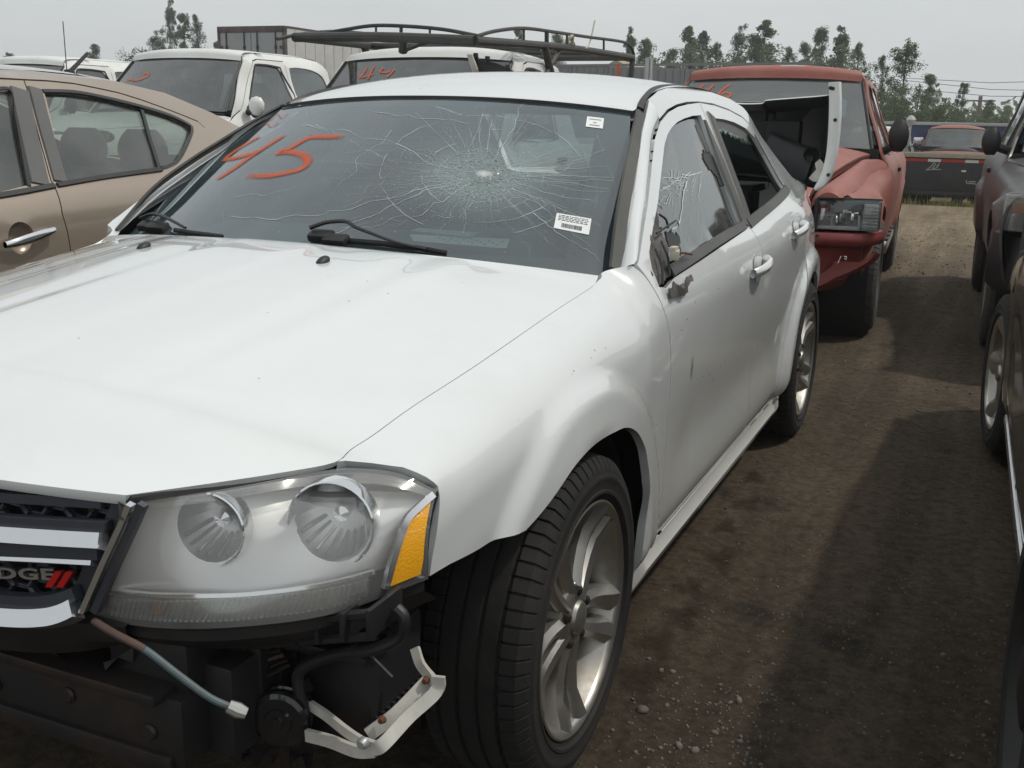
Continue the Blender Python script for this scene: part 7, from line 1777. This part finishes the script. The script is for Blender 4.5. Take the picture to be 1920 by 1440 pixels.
for mir in (False, True):
    M = -1 if mir else 1; tp2 = lambda y, z: Vector((tS.x(y, z), y, z)); st = .035 if not mir else .08
    hq = ty((45, 446))[0]; bowl_ = [(hq[0]-.01+.056*math.cos(2*math.pi*i/24), hq[1]+.056*math.sin(2*math.pi*i/24)) for i in range(24)]
    d = sheet('front_door', fdoor, tp2, tS.n, 'tan_paint', tan, holes=[fwn, bowl_], step=st, mirror=mir, inner='interior_dark')
    sheet('window', fwn, tp2, tS.n, 'tan_glass', d, step=.15, off=-.012, flange=0, mirror=mir)
    d2 = sheet('rear_door', rdoor, tp2, tS.n, 'tan_paint', tan, holes=[rwin], step=st, mirror=mir, inner='interior_dark')
    sheet('window', rwin, tp2, tS.n, 'tan_glass', d2, step=.15, off=-.014, flange=0, mirror=mir)
    sheet('body_side', side_t, tp2, tS.n, 'tan_paint', tan, step=st, mirror=mir, inner='interior_dark')
    sheet('fender', fend_t, tp2, tS.n, 'tan_paint', tan, step=.08, mirror=mir, inner='interior_dark')
    def rb(name, px, hw, m, par, off=.003, th=.004, closed=False):
        q = spl(ty(*px)+(ty(px[0]) if closed else []), 5); n = [tS.n(a[0], a[1]) for a in q]
        ribbon(name, [Vector((M*v.x, v.y, v.z)) for v in [tp2(a[0], a[1])+k*off for a, k in zip(q, n)]], [Vector((M*k.x, k.y, k.z)) for k in n], hw, th, m, par)
    rb('pillar_cover', [(36, 168), (48, 225), (60, 280), (76, 346)], .040, 'grey_plastic', d)
    rb('pillar_cover', [(64, 166), (80, 225), (97, 285), (113, 341)], .030, 'grey_plastic', d2)
    rb('belt_moulding', [(-30, 371), (0, 367), (50, 358.5), (101, 349)], .011, 'black_plastic', d, .005)
    rb('belt_moulding', [(107, 348), (190, 333.5), (250, 325), (302, 318)], .010, 'black_plastic', d2, .005)
    rb('window_surround', [(80, 171), (139, 173), (194, 183), (264, 200), (319, 217), (352, 233), (359, 241), (356, 257), (342, 288), (330, 304), (315, 312), (303, 315)], .0085, 'black_gloss', d2, .001)
    rb('window_surround', [(-20, 170), (20, 170), (31, 225), (43, 290), (54, 349)], .008, 'black_gloss', d, .001)
    rb('window_divider', [(266, 202), (277, 240), (288, 277), (300, 314)], .010, 'black_gloss', d2, -.006)
    hq = ty((45, 446))[0]
    rc = MB(); rows = []
    for k in range(8):
        f = 1-(k/7)**2; rows.append([Vector((M*v.x, v.y, v.z)) for v in [tp2(hq[0]-.01+.058*f*math.cos(a), hq[1]+.058*f*math.sin(a))-tS.n(*hq)*(.001+.034*math.sqrt(max(0, 1-f*f))) for a in [2*math.pi*i/24 for i in range(25)]]])
    rc.grid(rows); rc.build('handle_recess', 'tan_paint', d)
    hb_ = MB(); rows = []
    for i in range(13):
        t = i/12; y = hq[0]+lerp(-.10, .115, t); z = hq[1]+lerp(-.014, .020, t); o_ = .008+.028*math.sin(math.pi*lerp(.08, .92, t))**.5; hh = .018*(math.sin(math.pi*lerp(.10, .90, t))**.4); c = tp2(y, z); row = []
        for k in range(11): a = 2*math.pi*k/10; v = c+Vector((o_+.010*math.cos(a), 0, hh*math.sin(a))); row.append(Vector((M*v.x, v.y, v.z)))
        rows.append(row)
    hb_.grid(rows); hb_.build('handle', 'chrome', d, 60)
    for y in (-.72+.0, 2.685):
        wheel(tan, (M*.76, y if y > 0 else -.0-.0 if False else y, .32), M, .32, .20, .2, n=28, style='steel')
loft_sym('roof', *smooth_rows([(.47, .40, 1.375), (.50, .60, 1.435), (.505, .75, 1.456), (.50, 1.2, 1.476), (.50, 1.6, 1.462), (.515, 1.9, 1.418)], [(0, -.10, .03), (0, -.06, .035), (0, -.03, .036), (0, 0, .036), (0, .05, .033), (0, .10, .025)], 4), 'tan_paint', tan, 20, 2.3, inner='headliner')
for M in (1, -1):
    q = MB(); q.grid([[Vector((M*lerp(a, tS.x(y, b)-.002, k/4), y, lerp(z, b-.002, k/4)+.003*math.sin(math.pi*k/4))) for k in range(5)] for y, a, z, b in ((.42, .472, 1.378, 1.38), (.60, .50, 1.435, 1.42), (.75, .505, 1.456, 1.452), (1.2, .50, 1.476, 1.468), (1.6, .50, 1.462, 1.452), (1.9, .515, 1.418, 1.41))]); q.build('roof_edge', 'tan_paint', tan, 60)
loft_sym('windshield', [(.72, -.22, 1.0), (.60, .12, 1.19), (.47, .40, 1.37)], [(0, -.25, .02), (0, -.17, .03), (0, -.10, .03)], 'tan_glass', tan, 16)
loft_sym('rear_window', *smooth_rows([(.515, 1.905, 1.415), (.56, 2.15, 1.325), (.60, 2.45, 1.195), (.64, 2.75, 1.085)], [(0, .10, .025), (0, .11, .025), (0, .11, .02), (0, .09, .015)], 3), 'tan_glass', tan, 16)
loft_sym('trunk_lid', *smooth_rows([(.66, 2.76, 1.083), (.68, 3.05, 1.05), (.66, 3.25, 1.02), (.66, 3.28, .7), (.66, 3.2, .35)], [(0, .09, .02), (0, .10, .03), (0, .10, .02), (0, .10, 0), (0, .08, 0)], 3), 'tan_paint', tan, 16)
loft_sym('hood', *smooth_rows([(.66, -.22, .98), (.70, -.7, .92), (.60, -1.3, .80), (.58, -1.4, .6), (.58, -1.35, .3)], [(0, -.25, .05), (0, -.15, .08), (0, -.12, .05), (0, -.14, 0), (0, -.1, 0)], 3), 'tan_paint', tan, 16)
simple_seats(tan, (.36, -.36), .62, .52, 'seat_tan', .60, .48)
q = MB(); q.box((0, 1.55, .52), (1.3, .5, .16), bev=.05); q.box((0, 1.86, .80), (1.3, .16, .56), rot=Matrix.Rotation(R(-20), 3, 'X'), bev=.05)
q.build('rear_seat', 'seat_tan', tan)
for cx in (.36, 0, -.36):
    o_ = MB(); rows = []
    for t in [i/8 for i in range(9)]:
        s_ = math.sin(math.pi*lerp(.10, .90, t))**.5; rows.append([Vector((cx+.14*s_*math.copysign(abs(math.cos(a))**.75, math.cos(a)), 1.98+.055*s_*math.sin(a), 1.06+.19*t)) for a in [2*math.pi*k/18 for k in range(19)]])
    o_.grid(rows); o_.build('head_restraint', 'seat_tan', tan, 60)
q = MB(); q.box((0, .9, .35), (1.45, 3.6, .25), bev=.05); q.box((0, 2.25, 1.02), (1.25, .5, .03)); q.box((0, -.05, .85), (1.4, .3, .2), bev=.06); q.build('underbody', 'interior_dark', tan)
ab = at(130, 136, x=TX+.05); ae = at(164, 100, x=TX+.05); q = MB(); q.tube([ab-Vector((TX, 0, 0)), (ab.lerp(ae, .5))-Vector((TX, 0, 0)), ae-Vector((TX, 0, 0))], [.012, .009, .008], 8); q.lathe([(-.02, .03), (.012, .022), (.016, .0)], 14, 'z', c=ab-Vector((TX, 0, .0))); q.build('roof_antenna', 'black_plastic', tan)

# ---- far red pickup and the white truck beside it
fr = dict(hw=.80, wr=.33, ov=.75, yC=.95, yT=1.42, zroc=.45, zhf=.93, zhr=1.04, zb=1.05, zbw=1.07, zT=1.53, zr=1.60, yD1=.85, yD2=1.85, yE=2.1, yB=3.9, wb=2.85, xb=.66, xT=.55, ext=False, crown=.05, step=.14, wn=24, mirror=(.12, .08, .14), mirror_mat='black_plastic', wglass='tan_glass', seat='seat_tan')
fc = at(1798, 243, y=24)
fr_t, _, _ = pickup('pickup_truck', 'small faded red pickup facing forward behind the black flatbed trailer', 'pickup truck', (fc.x+.02, 22.6, -.24), R(2), fr, 'red_faded', 'trucks at the far end of the yard')
fw2 = dict(fr); fw2.update(hw=.9, xb=.74, xT=.62, zr=1.72, zT=1.60)
wp_ = at(1652, 228, y=25)
fw_t, _, _ = pickup('pickup_truck', 'white truck half hidden behind the red pickup mirror with a chrome towing mirror', 'pickup truck', (wp_.x, 24.2, -.42), R(2), fw2, 'white_old', 'trucks at the far end of the yard')
q = MB(); mp = wmat(fw_t).inverted() @ at(1722, 264, y=25.4); q.box(mp, (.22, .10, .16), bev=.03); q.tube([mp+Vector((-.45, .1, -.35)), mp+Vector((-.1, 0, -.1))], .03, 6); q.build('towing_mirror', 'chrome_sat', fw_t)
q = MB(); bp = wmat(fw_t).inverted() @ at(1708, 226, y=25.4); q.lathe([(-.12, .0), (-.10, .10), (.02, .11), (.10, .06), (.12, 0)], 14, 'z', c=bp); q.tube([bp, bp+Vector((0, 0, -.6))], .03, 6); q.build('beacon_lamp', 'lamp_grey', fw_t)
sw_ = at(1890, 262, y=24.5); sm = dict(fr); sm.update(hw=.85)

# ---- loose bumper cover stood on the sedan's trunk lid, its hollow side towards us
cv_ = thing('bumper_cover', 'detached white bumper cover standing on the trunk lid, dark hollow inside towards us', 'bumper cover')
yb0 = 3.30
def cp(px, py, y=yb0): return at(px, py, y=y)
# front rim outline in the picture plane at y = yb0, swept back to a deep shell
rim_out = [(1573, 153), (1574, 190), (1573, 230), (1568, 280), (1560, 318), (1548, 344), (1530, 358)]
rim_in = [(1557, 154), (1558, 190), (1557, 230), (1554, 275), (1549, 305), (1541, 330), (1528, 355)]
ro_, ri_ = spl(rim_out, 5), spl(rim_in, 5)
zt_ = cp(1500, 183).z-.01
shell = MB(); rows = []
for i in range(len(ro_)):
    a = cp(*ro_[i]); b2 = cp(*ri_[i]); t = i/(len(ro_)-1)
    dn = min(0, zt_-a.z); k_ = Vector((0, 0, dn)); rows.append([b2+Vector((-.01, .012, 0)), b2, b2.lerp(a, .5)+Vector((0, -.006, 0)), a, a+Vector((.004, .05, 0)), a+k_*.8+Vector((-.03, .20, 0)), a+k_+Vector((-.12, .36, 0)), a+k_+Vector((-.30, .46, 0)), a+k_+Vector((-.60, .52, 0))])
shell.grid(rows); shell.build('outer_skin', 'white_old', cv_, 50)
inn_ = MB(); rows = []
for i in range(len(ri_)):
    b2 = cp(*ri_[i]); k_ = Vector((0, 0, min(0, zt_-b2.z-.004))); rows.append([b2+Vector((-.004, .006, 0)), b2+k_*.6+Vector((-.012, .05, 0)), b2+k_+Vector((-.05, .18, 0)), b2+k_+Vector((-.14, .33, 0)), b2+k_+Vector((-.32, .43, 0)), b2+k_+Vector((-.62, .49, 0))])
inn_.grid(rows); inn_.build('inner_skin', 'black_plastic', cv_, 50)
te = spl([(1556, 177), (1530, 180), (1490, 183), (1440, 187), (1434, 189), (1428, 193), (1400, 194), (1372, 193), (1340, 193)], 4)
top_ = MB(); rows = []
for q in te: p = cp(*q, yb0+.03); rows.append([p+Vector((0, -.003, -.004)), p, p+Vector((0, .03, .002)), p+Vector((0, .25, .0)), p+Vector((0, .47, -.02))])
top_.grid(rows); top_.build('top_edge', 'white_old', cv_, 40)
bp_ = MB(); rows = []
for q in te:
    p = cp(*q, yb0+.03); zb2 = 1.07
    rows.append([p+Vector((0, .0, -.006)), p+Vector((0, .05, -.03)), p+Vector((0, .30, -.05)), Vector((p.x, yb0+.40, lerp(p.z, zb2, .5))), Vector((p.x, yb0+.42, zb2+.06)), Vector((p.x, yb0+.30, zb2))])
bp_.grid(rows); bp_.build('hollow_back', 'black_plastic', cv_, 40)
fo = MB(); fo.box(cp(1470, 252, yb0+.18), (.16, .10, .13), bev=.012); fo.box(cp(1420, 212, yb0+.2), (.10, .08, .08), bev=.01); fo.build('foam_block', 'interior_dark', cv_)
tb2 = MB(); pts = [cp(*q, yb0+.12) for q in ((1440, 268), (1470, 288), (1500, 306), (1520, 318))]
rows = []
for i, p in enumerate(spl(pts, 4)):
    k = i/12; rr = lerp(.055, .10, min(1, k)); rows.append([p+Vector((.25*rr*math.cos(a), .6*rr*math.sin(a), rr*math.cos(a))) for a in [2*math.pi*j/16 for j in range(17)]])
tb2.grid(rows); tb2.add(rows[-1][:-1], [tuple(range(16))]); tb2.build('duct', 'black_plastic', cv_, 60)
hl_ = MB(); c = cp(1520, 290, yb0+.03); hl_.lathe([(.0, .034), (.05, .032), (.06, .0)], 20, 'y', c=c); hl_.build('fog_lamp_hole', 'interior_dark', cv_)
pl_ = MB(); pl_.prism([cp(*q, yb0+.015) for q in ((1537, 298), (1549, 312), (1549, 330), (1540, 342), (1524, 340), (1516, 334), (1530, 318), (1528, 306))], (0, .01, 0)); pl_.build('broken_tab', 'frame_white', cv_)
for px, py in ((1566, 225), (1553, 328), (1557, 165), (1562, 166)):
    h2 = MB(); h2.lathe([(-.004, .0), (-.004, .0085), (.004, .0085)], 12, 'y', c=cp(px, py, yb0-.004)); h2.build('clip_hole', 'black_plastic', cv_)

# ================================================================ thin summer haze
hzm, hzt, hzo = nt('haze_air'); pv = hzt.nodes.new('ShaderNodeVolumePrincipled'); pv.inputs['Color'].default_value = (.95, .96, .96, 1); pv.inputs['Density'].default_value = .0017; pv.inputs['Anisotropy'].default_value = .2
hzt.links.new(pv.outputs[0], hzo.inputs['Volume'])
hb = MB(); hb.box((0, 60, 5.6), (330, 170, 13.6)); hb.build('haze', hzm, None, kind='stuff')
